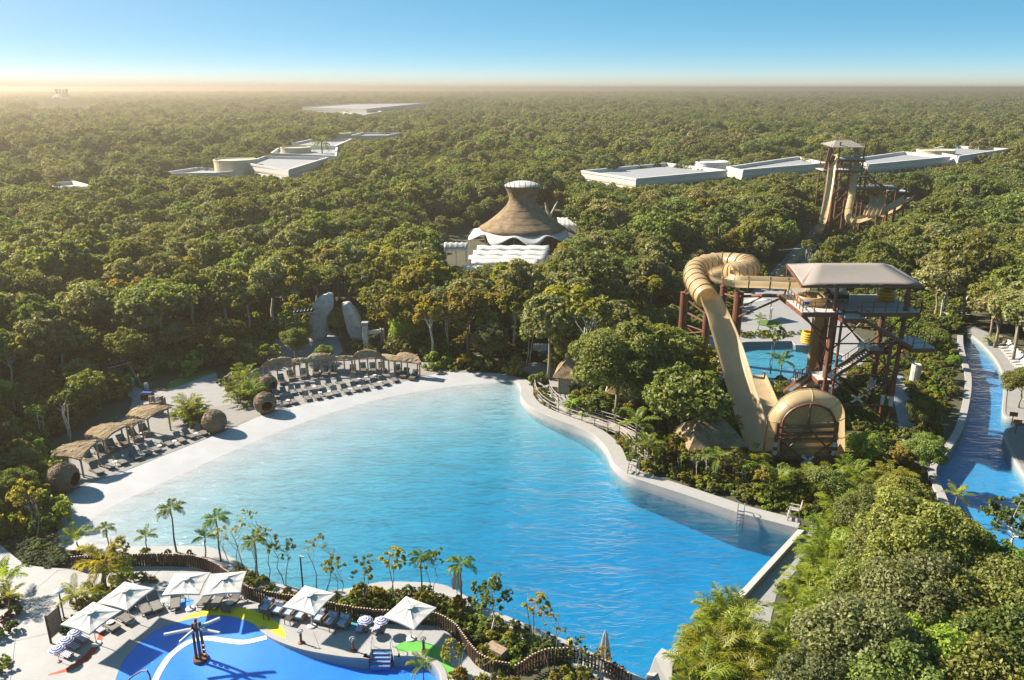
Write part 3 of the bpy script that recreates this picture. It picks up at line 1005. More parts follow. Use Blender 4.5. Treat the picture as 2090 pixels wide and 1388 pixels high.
CLEAR = [  # ground where no trunk may stand
    FLOOR, SAND, KIDS_DECK, RIVER, PLAZA, SPOOL,
    pts([(880, 530), (940, 480), (1180, 460), (1200, 480), (1140, 545), (940, 565)]),
    pts([(1370, 700), (1560, 600), (1900, 600), (1900, 720), (1870, 930), (1740, 960), (1560, 985), (1500, 930)]),
    pts([(1640, 500), (1680, 440), (1900, 440), (1880, 500), (1760, 560)]),
    pts([(262, 783), (441, 755), (480, 792), (372, 850), (262, 815)]),
]
FOOT = [([(1187, 348), (1298, 364), (1484, 347), (1360, 332)], 9.5),
    ([(1484, 340), (1516, 346), (1688, 332), (1630, 319)], 10),
    ([(1752, 322), (1772, 335), (1940, 319), (1845, 309)], 11),
    ([(1890, 306), (1957, 318), (2059, 303), (1934, 296)], 11.5),
    ([(500, 332), (588, 346), (669, 321), (541, 318)], 9.5),
    ([(318, 354), (440, 352), (520, 345), (405, 341)], 7.2),
    ([(553, 312), (686, 318), (688, 300), (570, 300)], 10),
    ([(581, 295), (684, 298), (718, 283), (640, 283)], 10.5),
    ([(712, 277), (790, 276), (820, 270), (740, 270)], 11),
    ([(604, 219), (748, 222), (880, 209), (720, 211)], 14),
    ([(700, 228), (740, 235), (780, 227), (740, 223)], 11),
    ([(94, 374), (110, 383), (190, 380), (150, 369)], 7.0)]   # roof outlines of the white blocks: pixels, parapet height
BUILD_CLEAR = []
for c_, z_ in FOOT:
    q_ = [P(a_, b_, z_) for a_, b_ in c_]
    ar = sum(q_[i - 1].x * q_[i].y - q_[i].x * q_[i - 1].y for i in range(4))
    BUILD_CLEAR.append(offset(q_ if ar > 0 else q_[::-1], -2.2, True))
SUNNY = [FLOOR, SAND, RIVER, CLEAR[6], PLAZA]      # open ground that lies in the sun
def shades(x, y, h, ts=(.95, .6), where=None):
    for t in ts:
        sx, sy = x - sdir.x / sdir.z * h * t, y - sdir.y / sdir.z * h * t
        if any(inside(sx, sy, c) for c in (where or SUNNY)):
            return True
    return False
def hidden_ok(x, y, h, rx):
    """does a tree here stand in front of something the photograph shows?"""
    smp = [(0, 0, h), (0, 0, h * .5), (0, 0, 0.5)]
    for k in range(8):
        t = k * math.pi / 4
        smp.append((rx * .85 * math.cos(t), rx * .85 * math.sin(t), h * .68))
    for dx in (-.6, .6):
        smp += [(dx * rx, 0, h * .9), (dx * rx, 0, h * .4)]
    for s in smp:
        px, py, d = proj((x + s[0], y + s[1], s[2]))
        for poly, Y in VIS:
            if y < Y and inside(px, py, poly):
                return False
    return True
FARV = [i for i, (v_, Y_) in enumerate(VIS) if Y_ == 1250]
rng = random.Random(77)
WEDGE = math.tan(R(33.2)) * 1.06
POS = []        # x, y, key, scale
def scatter(y0, y1, step, hmul=1.0, jitter=0.42, check=True):
    y = y0
    row = 0
    while y < y1:
        half = y * 1.06 * WEDGE + 14
        x = -half + (row % 2) * step * .5
        while x < half:
            jx, jy = x + rng.uniform(-jitter, jitter) * step, y + rng.uniform(-jitter, jitter) * step
            x += step
            q = math.sin(jx * .021 + 1.3) + math.sin(jy * .017 + jx * .009) + rng.gauss(0, .9)
            key = ('d1' if q < -1.6 else 'd2' if q < -.9 else 'm1' if q < -.1 else 'm2' if q < .5 else 'p1' if q < 1.05 else 'p2' if q < 1.5 else 'm1' if q < 1.9 else 'y1' if q < 2.5 else 'y2')
            if rng.random() < .05:
                key = 'y1' if rng.random() < .5 else 's1'
            elif rng.random() < .2:
                key = rng.choice(['u1', 'u1', 'c1', 'k1'])
            sc = rng.triangular(.75, 1.55, 1.05) * hmul
            if y > 200 and any(inside(jx, jy, c) for c in BUILD_CLEAR):
                continue
            if not check and jy < 1240 and 590 < proj((jx, jy, 8))[0] < 890 and any(inside(*proj((jx + dx_, jy, hz_))[:2], VIS[i_][0]) for i_ in FARV for dx_, hz_ in ((0, 15), (-4, 10), (4, 10))):
                continue                      # the long far building stays in view
            if not check and jy < 1330 and 70 < proj((jx, jy, 8))[0] < 190:
                continue                      # clearing round the far domed hall
            if check:
                if any(inside(jx, jy, c) for c in CLEAR):
                    continue
                ok = False
                for s in (sc, sc * .75, sc * .55, sc * .42):
                    if y < 230 and ((s > sc * .5 and shades(jx, jy, TREES[key][2] * s)) or (jx > 40 and shades(jx, jy, TREES[key][2] * s, (.9, .6, .3), (RIVER,)))): continue
                    if hidden_ok(jx, jy, TREES[key][2] * s, TREES[key][3] * s):
                        sc = s; ok = True
                        break
                if not ok:
                    continue
            POS.append((jx, jy, key, sc))
        y += step * .87
        row += 1
scatter(62, 330, 4.9)
n_near = len(POS)
scatter(330, 900, 7.6, 1.3)
scatter(900, 2300, 12.0, 1.5, check=False)
scatter(2300, 3600, 17.0, 1.7, check=False)
near = []
far = []
for i, (x, y, k, s) in enumerate(POS):
    px, py, d = proj((x, y, 6 * s))
    (near if (i < n_near and -60 < px < 2150 and py < 1480) else far).append((d / s, x, y, k, s))
near.sort()
NTREE = 285
far += near[NTREE:]
near = near[:NTREE]
KWORD = {'d1': 'broad dark green', 'd2': 'tall dark green', 'm1': 'broad mid green', 'm2': 'tall mid green', 'p1': 'broad pale grey green', 'p2': 'small pale grey green', 'y1': 'yellowish green', 'y2': 'slim yellowish green', 's1': 'slender bare-stemmed', 'u1': 'flat-topped green', 'c1': 'narrow dark green', 'k1': 'thin-leafed pale'}
def zone(px, py, y):
    if px < 480: return 'behind the left cabanas' if py > 620 else 'left of the pale rock fins'
    if px < 900: return 'behind the long cabana row' if py > 560 else 'between rock fins and thatched hall'
    if px < 1400: return 'between pool and thatched hall'
    if px < 1900: return 'around the slide towers'
    return 'along the winding river'
ZN = {}
for d, x, y, k, s in near:
    px, py, _ = proj((x, y, 0))
    ZN.setdefault((k, zone(px, py, y)), []).append((px, x, y, s))
for (k, zn), L_ in ZN.items():
    L_.sort()
    for i, (px, x, y, s) in enumerate(L_):
        lab = f'only {KWORD[k]} tree {zn}' if len(L_) == 1 else f'{ORD[min(i, 29)]} {KWORD[k]} tree {zn}, counted from the left'
        put_tree(k, (x, y, GZ - .05), rng.uniform(0, 6.28), (s * rng.uniform(.9, 1.12), s * rng.uniform(.9, 1.12), s * rng.uniform(.92, 1.1)),
                 lab, f'{KWORD[k]} trees {zn}')

# ---- the rest of the forest: one mass, each tree an instance
def forest_stuff(name, L, label):
    keys = sorted({k for _, _, _, k, _ in L})
    pc = bpy.data.collections.new('tree_patterns')
    for i, k in enumerate(keys):
        o = bpy.data.objects.new('%02d_pattern' % i, TREES[k][0])
        pc.objects.link(o)
    me = bpy.data.meshes.new(name)
    me.from_pydata([(x, y, GZ - .05) for _, x, y, _, _ in L], [], [])
    r = random.Random(5)
    for nme, typ, vals in (('rotz', 'FLOAT', [r.uniform(0, 6.28) for _ in L]), ('scl', 'FLOAT', [s for _, _, _, _, s in L]), ('idx', 'INT', [keys.index(k) for _, _, _, k, _ in L])):
        a = me.attributes.new(nme, typ, 'POINT')
        a.data.foreach_set('value', vals)
    ob = link(name, me)
    tag(ob, label, None, None, 'stuff')
    ng = bpy.data.node_groups.new(name, 'GeometryNodeTree')
    ng.interface.new_socket('Geometry', in_out='INPUT', socket_type='NodeSocketGeometry')
    ng.interface.new_socket('Geometry', in_out='OUTPUT', socket_type='NodeSocketGeometry')
    N, Lk = ng.nodes, ng.links
    gi, go = N.new('NodeGroupInput'), N.new('NodeGroupOutput')
    ci = N.new('GeometryNodeCollectionInfo')
    ci.inputs['Collection'].default_value = pc
    ci.inputs['Separate Children'].default_value = True
    ci.inputs['Reset Children'].default_value = True
    ip = N.new('GeometryNodeInstanceOnPoints')
    ip.inputs['Pick Instance'].default_value = True
    def attr(n, t):
        q = N.new('GeometryNodeInputNamedAttribute'); q.data_type = t
        q.inputs['Name'].default_value = n
        return q.outputs['Attribute']
    cx = N.new('ShaderNodeCombineXYZ')
    Lk.new(attr('rotz', 'FLOAT'), cx.inputs['Z'])
    er = N.new('FunctionNodeEulerToRotation')
    Lk.new(cx.outputs[0], er.inputs[0])
    Lk.new(gi.outputs[0], ip.inputs['Points'])
    Lk.new(ci.outputs[0], ip.inputs['Instance'])
    Lk.new(attr('idx', 'INT'), ip.inputs['Instance Index'])
    Lk.new(er.outputs[0], ip.inputs['Rotation'])
    Lk.new(attr('scl', 'FLOAT'), ip.inputs['Scale'])
    Lk.new(ip.outputs[0], go.inputs[0])
    md = ob.modifiers.new('instances', 'NODES')
    md.node_group = ng
    return ob
forest_stuff('distant_forest', far, 'low green forest spreading to the horizon')

# ---- beyond two kilometres the canopy reads as one bumpy sheet
M_canopy = mat('far_canopy', (0.105, 0.115, 0.035), 0.9, col2=(0.03, 0.045, 0.014), scale=0.045, bump=1.0, bscale=0.12)
rows = []
rr = 3450.0
nrng = np.random.default_rng(3)
while rr < 41000:
    half = 0.78
    row = []
    for k in range(241):
        a = -half + 2 * half * k / 240
        hgt = 7 + nrng.normal() * 2.2
        row.append(Vector((rr * math.sin(a), rr * math.cos(a), max(3, hgt))))
    rows.append(row)
    rr *= 1.03
cb = MB().grid(rows)
co = cb.build('far_forest_canopy', M_canopy, smooth=True)
tag(co, 'far forest canopy at the horizon', None, None, 'stuff')
print('trees', len(near), 'far', len(far))
# ================================================================ kids deck: furniture and fence
M_white = mat('white_canvas', (0.504, 0.504, 0.495), 0.85, var=0.03, scale=3)
M_alu = mat('pale_metal', (0.55, 0.55, 0.55), 0.35, metal=0.6)
M_chrome = mat('chrome', (0.7, 0.7, 0.7), 0.15, metal=1.0)
M_greyfab = mat('grey_mesh_fabric', (0.120, 0.120, 0.116), 0.85, var=0.12, scale=9, objvar=0.15)
M_darkmetal = mat('dark_grey_metal', (0.05, 0.048, 0.045), 0.45)
M_fence = mat('dark_brown_wood', (0.045, 0.026, 0.018), 0.7, var=0.25, scale=5, objvar=0.3)
M_wtable = mat('white_plastic', (0.432, 0.432, 0.432), 0.4)
M_wicker = mat('brown_wicker', (0.2, 0.145, 0.1), 0.85, var=0.3, scale=25, bump=0.6, bscale=40)
M_bluecush = mat('pale_blue_cushion', (0.264, 0.320, 0.440), 0.9, var=0.06, scale=6)
M_rust = mat('rust_brown_paint', (0.11, 0.045, 0.025), 0.5, var=0.25, scale=2.5)
M_wood = mat('weathered_wood', (0.23, 0.17, 0.12), 0.8, var=0.3, scale=6, bump=0.3, bscale=18)
M_orange = mat('orange_cushion', (0.6, 0.12, 0.03), 0.8)

def stripe_mat(name, freq, radial=False):
    m = bpy.data.materials.new(name); m.use_nodes = True
    N, L = m.node_tree.nodes, m.node_tree.links
    b = N['Principled BSDF']; b.inputs['Roughness'].default_value = 0.8
    t = N.new('ShaderNodeTexCoord'); sx = N.new('ShaderNodeSeparateXYZ')
    L.new(t.outputs['Object'], sx.inputs[0])
    if radial:                      # rings round the pole, following the octagon
        ln = N.new('ShaderNodeVectorMath'); ln.operation = 'LENGTH'
        cz = N.new('ShaderNodeCombineXYZ'); L.new(sx.outputs['X'], cz.inputs['X']); L.new(sx.outputs['Y'], cz.inputs['Y'])
        L.new(cz.outputs[0], ln.inputs[0]); src = ln.outputs['Value']
    else:
        src = sx.outputs['Y']
    mu = N.new('ShaderNodeMath'); mu.operation = 'MULTIPLY'; mu.inputs[1].default_value = freq; L.new(src, mu.inputs[0])
    a2 = N.new('ShaderNodeMath'); a2.operation = 'ADD'; a2.inputs[1].default_value = 20.0; L.new(mu.outputs[0], a2.inputs[0])
    fr = N.new('ShaderNodeMath'); fr.operation = 'FRACT'; L.new(a2.outputs[0], fr.inputs[0])
    gt = N.new('ShaderNodeMath'); gt.operation = 'GREATER_THAN'; gt.inputs[1].default_value = 0.5; L.new(fr.outputs[0], gt.inputs[0])
    mx = N.new('ShaderNodeMix'); mx.data_type = 'RGBA'
    mx.inputs[6].default_value = (0.6, 0.6, 0.62, 1); mx.inputs[7].default_value = (0.02, 0.035, 0.24, 1)
    L.new(gt.outputs[0], mx.inputs[0]); L.new(mx.outputs[2], b.inputs['Base Color'])
    return m
M_stripe = stripe_mat('navy_white_stripe', 6.5)
M_ring = stripe_mat('navy_white_rings', 4.6, True)

# ---- fence of round posts
post_me = MB().box((0, 0, 0.55), (0.1, 0.1, 1.1)).mesh('post', M_fence)
cap_me = MB().box((0, 0, 1.115), (0.104, 0.104, 0.03)).mesh('post_cap', mat('pale_post_cap', (0.35, 0.26, 0.19), 0.8))
rail_w = 0.05
def fence(path, step, label, z=KP, hscale=1.0, side=0.0):
    path = resample(path, step)
    r = thing('post_fence', label, 'fence', (path[0].x, path[0].y, z))
    for k, p in enumerate(path):
        q = path[min(k + 1, len(path) - 1)] - path[max(k - 1, 0)]
        a = math.atan2(q.y, q.x)
        o = link('post', post_me, r)
        o.location = (p.x - path[0].x, p.y - path[0].y, 0)
        o.rotation_euler = (0, 0, a)
        o.scale = (1, 1, hscale * (0.97 + 0.06 * ((k * 7919) % 13) / 13))
        c = link('post_cap', cap_me, o)
    for zz in (0.3, 0.85):
        rail = MB()
        for a, b in zip(path[::2], path[2::2]):
            n = Vector((-(b - a).y, (b - a).x, 0)).normalized() * 0.075
            o0 = Vector((path[0].x, path[0].y, 0))
            rail.bar(a - o0 + n + Vector((0, 0, zz * hscale - a.z)), b - o0 + n + Vector((0, 0, zz * hscale - b.z)), 0.04, 0.08)
        rail.build('rail', M_fence, r)
    return r
fence(offset(FENCE, 0.06), 0.21, 'long winding dark brown post fence between kids deck and wave pool planting')
fence(smooth(pts([(1052, 1386), (1068, 1378), (1085, 1366), (1100, 1358), (1125, 1352), (1157, 1351), (1181, 1354), (1213, 1366), (1250, 1384), (1290, 1408)], KP), 5), 0.24, 'short open dark brown post fence beside the closed white umbrella')

# ---- square white umbrellas
def make_umbrella():
    r = thing('umbrella', '', 'umbrella')
    s, zr, zp = 1.38, 2.3, 2.82
    b = MB()
    rim, apex = [], Vector((0, 0, zp))
    n = 6
    for e in range(4):
        a0, a1 = e * math.pi / 2 + math.pi / 4, (e + 1) * math.pi / 2 + math.pi / 4
        c0 = Vector((math.cos(a0), math.sin(a0), 0)) * s * 1.414
        c1 = Vector((math.cos(a1), math.sin(a1), 0)) * s * 1.414
        for k in range(n):
            t = k / n
            p = c0.lerp(c1, t)
            p *= 1 - 0.05 * math.sin(math.pi * t)
            rim.append(p + Vector((0, 0, zr + 0.03 * math.sin(math.pi * t))))
    m = len(rim)
    rows = []
    for t in (0.06, 0.3, 0.6, 1.0):
        rows.append([apex.lerp(p, t) - Vector((0, 0, 0.1 * math.sin(math.pi * t) * (1 if (k % 3) else 0.45))) for k, p in enumerate(rim)])
    b.grid(rows, closed=True)
    rows2 = [rows[-1], [p - Vector((0, 0, 0.1)) for p in rows[-1]]]
    b.grid(rows2, closed=True)
    c = solid(b.build('canopy', M_white, r), 0.015)
    v = MB()
    v.grid([[Vector((0, 0, zp + 0.04))] * 12, [Vector((0.3 * math.cos(i * math.pi / 6), 0.3 * math.sin(i * math.pi / 6), zp - 0.03)) for i in range(12)]], closed=True)
    solid(v.build('vent', M_white, c), 0.015)
    MB().tube([(0, 0, 0.05), (0, 0, zp + 0.06)], 0.028, 8).build('pole', M_alu, r)
    MB().lathe([(0.36, 0), (0.36, 0.06), (0.3, 0.1), (0.08, 0.12), (0.05, 0.35)], 20).build('base', M_wtable, r)
    for k in range(8):
        e = rim[k * 3]
        d = apex.lerp(e, 0.96) - Vector((0, 0, 0.06))
        MB().bar(apex - Vector((0, 0, 0.1)), d, 0.025).build('rib', M_alu, r)
    return r
KU = Kind(make_umbrella)
def umb(cs, label):
    q = [P(a, b, KP + 2.33) for a, b in cs]
    c = sum(q, Vector()) / 4
    d = (q[1] - q[0]) + (q[2] - q[3])
    rz = math.atan2(d.y, d.x)
    side = sum((q[i] - q[(i + 1) % 4]).length for i in range(4)) / 4
    return KU.put((c.x, c.y, KP + 0.004), rz, label, 'white square umbrellas on the kids deck', max(0.92, min(1.12, side / 2.76)))
umb([(125, 1264), (187, 1283), (245, 1247), (184, 1227)], 'white square umbrella nearest the red painted arc')
umb([(195, 1222), (257, 1238), (317, 1198), (254, 1185)], 'white square umbrella between the golden palm and the two upright grey loungers')
umb([(330, 1208), (413, 1205), (428, 1165), (349, 1168)], 'white square umbrella over the blue painted circle')
umb([(411, 1208), (498, 1200), (494, 1164), (431, 1169)], 'white square umbrella beside the fence above three tilted grey loungers')
umb([(573, 1230), (639, 1247), (690, 1210), (623, 1192)], 'white square umbrella over the row of blue cushioned armchairs')
umb([(777, 1251), (840, 1276), (896, 1238), (832, 1214)], 'white square umbrella by the green painted deck, rightmost open one')

def closed_umbrella(px, py, z, label, h=3.0):
    p = P(px, py, z)
    r = thing('closed_umbrella', label, 'umbrella', p)
    b = MB()
    rows = []
    for t, rad in ((0.0, 0.05), (0.12, 0.13), (0.45, 0.24), (0.75, 0.32), (0.95, 0.36), (1.0, 0.3)):
        z_ = h * (1 - 0.68 * t)
        rows.append([Vector(((rad * (1 + 0.22 * (-1) ** k)) * math.cos(k * math.pi / 8), (rad * (1 + 0.22 * (-1) ** k)) * math.sin(k * math.pi / 8), z_)) for k in range(16)])
    b.grid(rows, closed=True)
    c = b.build('folded_canopy', M_white, r)
    MB().tube([(0, 0, 0), (0, 0, h + 0.08)], 0.03, 8).build('pole', M_alu, r)
    MB().lathe([(0.33, 0), (0.33, 0.06), (0.06, 0.1)], 16).build('base', M_wtable, r)
closed_umbrella(1232, 1368, 0.24, 'closed white umbrella at the pool edge near the concrete block')
closed_umbrella(933, 1222, 0.24, 'closed white umbrella behind the leaning palm at the pool edge')

# ---- grey mesh loungers
def make_lounger(fab=None, fr=None):
    """head at -X, foot at +X"""
    def f():
        r = thing('sun_lounger', '', 'lounger')
        F, D = fab or M_greyfab, fr or M_darkmetal
        MB().box((0.33, 0, 0.33), (1.22, 0.6, 0.03)).build('seat', F, r, bevel=0.01)
        b = MB(); a = R(42)
        M3 = Matrix.Rotation(a, 3, 'Y')
        b.box((-0.28 - 0.37 * math.cos(a), 0, 0.33 + 0.37 * math.sin(a)), (0.76, 0.6, 0.03), M=M3)
        b.build('backrest', F, r, bevel=0.01)
        fr_ = MB()
        for s in (-0.32, 0.32):
            fr_.bar((-0.86, s, 0.3), (0.97, s, 0.3), 0.04, 0.05)
            fr_.bar((-0.28, s, 0.33), (-0.28 - 0.76 * math.cos(a), s, 0.33 + 0.76 * math.sin(a)), 0.035)
        fr_.bar((0.97, -0.32, 0.3), (0.97, 0.32, 0.3), 0.04)
        fr_.bar((-0.86, -0.32, 0.3), (-0.86, 0.32, 0.3), 0.04)
        fr_.build('frame', D, r)
        for x, dx in ((0.72, 0.1), (-0.62, -0.1)):
            l = MB()
            for s in (-0.32, 0.32):
                l.bar((x, s, 0.3), (x + dx, s, 0.0), 0.04)
            l.bar((x + dx, -0.32, 0.02), (x + dx, 0.32, 0.02), 0.04)
            l.build('leg', D, r)
        for s in (-0.36, 0.36):
            MB().tube([(-0.9, s - 0.02, 0.09), (-0.9, s + 0.02, 0.09)], 0.09, 10).build('wheel', D, r)
        return r
    return f
KL = Kind(make_lounger())
def lounger(kind, h, f, z, label, group, scale=None):
    a, b = P(*h, z), P(*f, z)
    d = b - a
    c = (a + b) / 2
    return kind.put((c.x, c.y, z + 0.005), math.atan2(d.y, d.x), label, group, scale)
GL = 'grey mesh loungers on the kids deck'
for h, f, lab in [((288, 1232), (301, 1256), 'left one of two grey loungers right of the second umbrella'),
                  ((311, 1226), (324, 1250), 'right one of two grey loungers right of the second umbrella'),
                  ((360, 1222), (359, 1243), 'grey lounger beside the blue painted circle'),
                  ((432, 1216), (415, 1237), 'leftmost of three grey loungers beside the yellow deck paint'),
                  ((455, 1219), (437, 1243), 'middle one of three grey loungers beside the yellow deck paint'),
                  ((488, 1222), (462, 1249), 'rightmost of three grey loungers beside the yellow deck paint'),
                  ((236, 1256), (266, 1273), 'upper grey lounger between two white umbrellas by a round table'),
                  ((207, 1270), (239, 1290), 'lower grey lounger half under the umbrella nearest the red arc'),
                  ((236, 1232), (268, 1246), 'shaded grey lounger under the second white umbrella')]:
    lounger(KL, h, f, KP, lab, GL)

def make_round_table():
    r = thing('side_table', '', 'table')
    MB().lathe([(0.25, 0.42), (0.26, 0.435), (0.25, 0.45)], 20).build('table_top', M_wtable, r)
    MB().tube([(0, 0, 0.03), (0, 0, 0.43)], 0.025, 8).build('stem', M_wtable, r)
    MB().lathe([(0.2, 0), (0.2, 0.02), (0.03, 0.05)], 16).build('base', M_wtable, r)
    return r
KT = Kind(make_round_table)
for px, py, lab in [(337, 1236, 'small round white table right of the two upright grey loungers'), (471, 1240, 'small round white table between the tilted grey loungers'), (227, 1280, 'small round white table between two grey loungers near the red arc')]:
    KT.put(P(px, py, KP), 0, lab, 'round white tables on the kids deck')

# ---- small striped loungers with striped parasols
KS = Kind(make_lounger(M_stripe, M_wood))
GS = 'navy and white striped small loungers'
for h, f, lab in [((190, 1281), (208, 1291), 'small striped lounger under the white umbrella edge, at the top of the red arc'),
                  ((155, 1299), (176, 1311), 'upper small striped lounger of the three left of the red arc'),
                  ((137, 1315), (159, 1326), 'middle small striped lounger of the three left of the red arc'),
                  ((120, 1333), (143, 1343), 'lowest small striped lounger of the three left of the red arc'),
                  ((743, 1270), (733, 1292), 'left small striped lounger beside the teal circle'),
                  ((776, 1272), (766, 1294), 'right small striped lounger beside the teal circle')]:
    lounger(KS, h, f, KP, lab, GS, 0.72)
def make_parasol():
    r = thing('striped_parasol', '', 'parasol')
    n = 8
    b = MB()
    b.grid([[Vector((rr * math.cos(k * 2 * math.pi / n), rr * math.sin(k * 2 * math.pi / n), z)) for k in range(n)] for rr, z in ((0.02, 1.62), (0.35, 1.55), (0.72, 1.36))], closed=True)
    solid(b.build('canopy', M_ring, r), 0.012)
    MB().tube([(0, 0, 0), (0, 0, 1.7)], 0.02, 6).build('pole', M_wood, r)
    for k in range(n):
        t = k * 2 * math.pi / n
        MB().bar((0, 0, 1.58), (0.7 * math.cos(t), 0.7 * math.sin(t), 1.345), 0.012).build('rib', M_wood, r)
    MB().lathe([(0.2, 0), (0.2, 0.05), (0.04, 0.08)], 12).build('base', M_darkmetal, r)
    return r
KPAR = Kind(make_parasol)
for px, py, lab in [(151, 1289, 'uppermost navy and white striped parasol left of the red arc'), (133, 1304, 'middle navy and white striped parasol left of the red arc'), (115, 1322, 'lowest navy and white striped parasol left of the red arc'),
                    (745, 1263, 'left navy and white striped parasol against the fence'), (778, 1264, 'right navy and white striped parasol against the fence')]:
    q = P(px, py, KP + 1.1)
    KPAR.put((q.x, q.y, KP + 0.004), 0.2, lab, 'navy and white striped parasols', 0.72)

# ---- wicker armchairs with blue cushions, facing the splash pool (front towards -Y)
def make_armchair():
    r = thing('armchair', '', 'armchair')
    b = MB().box((0, 0.02, 0.24), (0.78, 0.74, 0.12))
    b.build('seat_frame', M_wicker, r, bevel=0.02)
    MB().box((0, 0.36, 0.52), (0.78, 0.1, 0.5)).build('back_frame', M_wicker, r, bevel=0.03)
    for s in (-1, 1):
        MB().box((s * 0.36, -0.01, 0.42), (0.08, 0.72, 0.3)).build('arm', M_wicker, r, bevel=0.03)
        for y in (-0.3, 0.3):
            MB().box((s * 0.34, y, 0.09), (0.06, 0.06, 0.2)).build('leg', M_wicker, r)
    MB().box((0, -0.04, 0.36), (0.62, 0.66, 0.13)).build('seat_cushion', M_bluecush, r, bevel=0.04)
    for s in (-1, 1):
        MB().box((s * 0.16, 0.24, 0.58), (0.32, 0.14, 0.34), M=Matrix.Rotation(R(-15), 3, 'X')).build('back_cushion', M_bluecush, r, bevel=0.05)
    return r
KA = Kind(make_armchair)
chairs = [(545, 1246), (568, 1252), (590, 1257), (613, 1263), (651, 1268), (677, 1274), (701, 1279)]
for i, (px, py) in enumerate(chairs):
    KA.put(P(px, py, KP), R(-14 - i), f'{ORD[i]} wicker armchair with blue cushions, counted from the left along the fence', 'wicker armchairs with blue cushions', 1.08)
def make_square_table():
    r = thing('square_table', '', 'table')
    MB().box((0, 0, 0.42), (0.5, 0.5, 0.04)).build('table_top', M_darkmetal, r, bevel=0.01)
    for x in (-0.21, 0.21):
        for y in (-0.21, 0.21):
            MB().box((x, y, 0.2), (0.04, 0.04, 0.4)).build('leg', M_darkmetal, r)
    return r
KQ = Kind(make_square_table)
for px, py, lab in [(547, 1262, 'leftmost square dark table before the armchairs'), (590, 1272, 'middle square dark table before the armchairs'), (681, 1288, 'rightmost square dark table before the armchairs')]:
    KQ.put(P(px, py, KP), R(-15), lab, 'square dark tables before the armchairs')

# ---- spray posts on the deck
def make_spray():
    r = thing('water_sprayer', '', 'sprayer')
    MB().lathe([(0.24, 0), (0.24, 0.05), (0.17, 0.12), (0.12, 0.14)], 18).build('base', M_rust, r)
    MB().lathe([(0.09, 0.1), (0.08, 0.5), (0.1, 0.75), (0.05, 0.8)], 12).build('post', M_rust, r)
    ring = [Vector((0.17 * math.cos(k * math.pi / 8), 0.06 * math.sin(k * math.pi / 8), 0.98 + 0.1 * math.sin(k * math.pi / 8))) for k in range(16)]
    h = MB().tube(ring, 0.03, 6, closed=True)
    h.build('handle_ring', M_wtable, r)
    MB().tube([(0, 0, 0.78), (0.0, 0.02, 0.98), (0.08, -0.1, 1.05)], 0.04, 8).build('nozzle', M_wtable, r)
    return r
KN = Kind(make_spray)
for px, py, lab in [(615, 1313, 'leftmost brown water sprayer on the splash pool edge'), (721, 1329, 'middle brown water sprayer on the splash pool edge'), (865, 1329, 'brown water sprayer on the green painted deck')]:
    KN.put(P(px, py, KP), 0.3, lab, 'brown water sprayers at the splash pool')

# ---- splash tower with tipping pipes
c = P(410, 1346, 0.12)
st = thing('splash_tower', 'brown splash tower with white tipping pipes standing in the blue pool', 'splash tower', c)
MB().lathe([(0.5, -0.15), (0.5, 0.12), (0.46, 0.18), (0.1, 0.2)], 24).build('base', M_rust, st)
for k in range(4):
    t = k * math.pi / 2 + 0.4
    hh = 2.75 + 0.15 * (k % 2)
    po = MB().tube([(0.26 * math.cos(t), 0.26 * math.sin(t), 0.1), (0.22 * math.cos(t), 0.22 * math.sin(t), hh)], 0.09, 10).build('post', M_rust, st)
    MB().lathe([(0.11, hh), (0.11, hh + 0.06), (0.05, hh + 0.12)], 10, (0.22 * math.cos(t), 0.22 * math.sin(t), 0)).build('post_cap', M_rust, po)
for az, el, l0, l1 in [(-2.95, -0.1, 0.2, 2.0), (0.35, 0.25, 0.25, 1.55), (-0.15, -0.12, 0.25, 1.6), (-2.2, -0.25, 0.2, 1.25)]:
    d = Vector((math.cos(az) * math.cos(el), math.sin(az) * math.cos(el), math.sin(el)))
    pp = MB().tube([Vector((0, 0, 2.45)) + d * l0, Vector((0, 0, 2.45)) + d * l1], 0.11, 10).build('tipping_pipe', M_wtable, st)
    MB().tube([Vector((0, 0, 2.45)) + d * (l0 - 0.08), Vector((0, 0, 2.45)) + d * (l0 + 0.02)], 0.13, 10).build('collar', M_rust, pp)
for k in range(3):
    MB().tube([(0.3, -0.1, 0.5 + k * 0.35), (0.48, -0.2, 0.55 + k * 0.35)], 0.06, 8).build('valve', M_rust, st)
MB().tube([(-0.25, 0.1, 2.5), (-0.1, 0.3, 3.0), (0.2, 0.3, 3.05)], 0.05, 8).build('feed_pipe', M_wtable, st)

# ---- ladder steps into the splash pool with chrome rails
a, b = P(759, 1326, KP), P(801, 1326, KP)
dx = (b - a); wdt = dx.length; dxn = dx.normalized(); dn = Vector((dxn.y, -dxn.x, 0))
lad = thing('pool_steps', 'blue tiled pool steps with chrome handrails in the deck notch', 'pool steps', (a + b) / 2)
rz = math.atan2(dx.y, dx.x)
lad.rotation_euler = (0, 0, rz)
M_steptile = mat('blue_step_tile', (0.03, 0.16, 0.42), 0.4)
M_stepedge = mat('tan_step_edge', (0.42, 0.24, 0.1), 0.6)
for k in range(4):
    s_ = MB().box((0, -0.16 - 0.26 * k, -0.25 - 0.11 * k), (wdt - 0.06, 0.27, 0.3)).build('step', M_steptile, lad)
    MB().box((0, -0.28 - 0.26 * k, -0.097 - 0.11 * k), (wdt - 0.06, 0.05, 0.02)).build('step_edge', M_stepedge, s_)
for s in (-1, 1):
    x = s * (wdt / 2 - 0.05)
    MB().tube(smooth([Vector((x, 0.25, 0)), Vector((x, 0.2, 0.75)), Vector((x, 0.0, 0.9)), Vector((x, -0.3, 0.75)), Vector((x, -0.75, -0.3))], 4), 0.025, 8).build('handrail', M_chrome, lad)

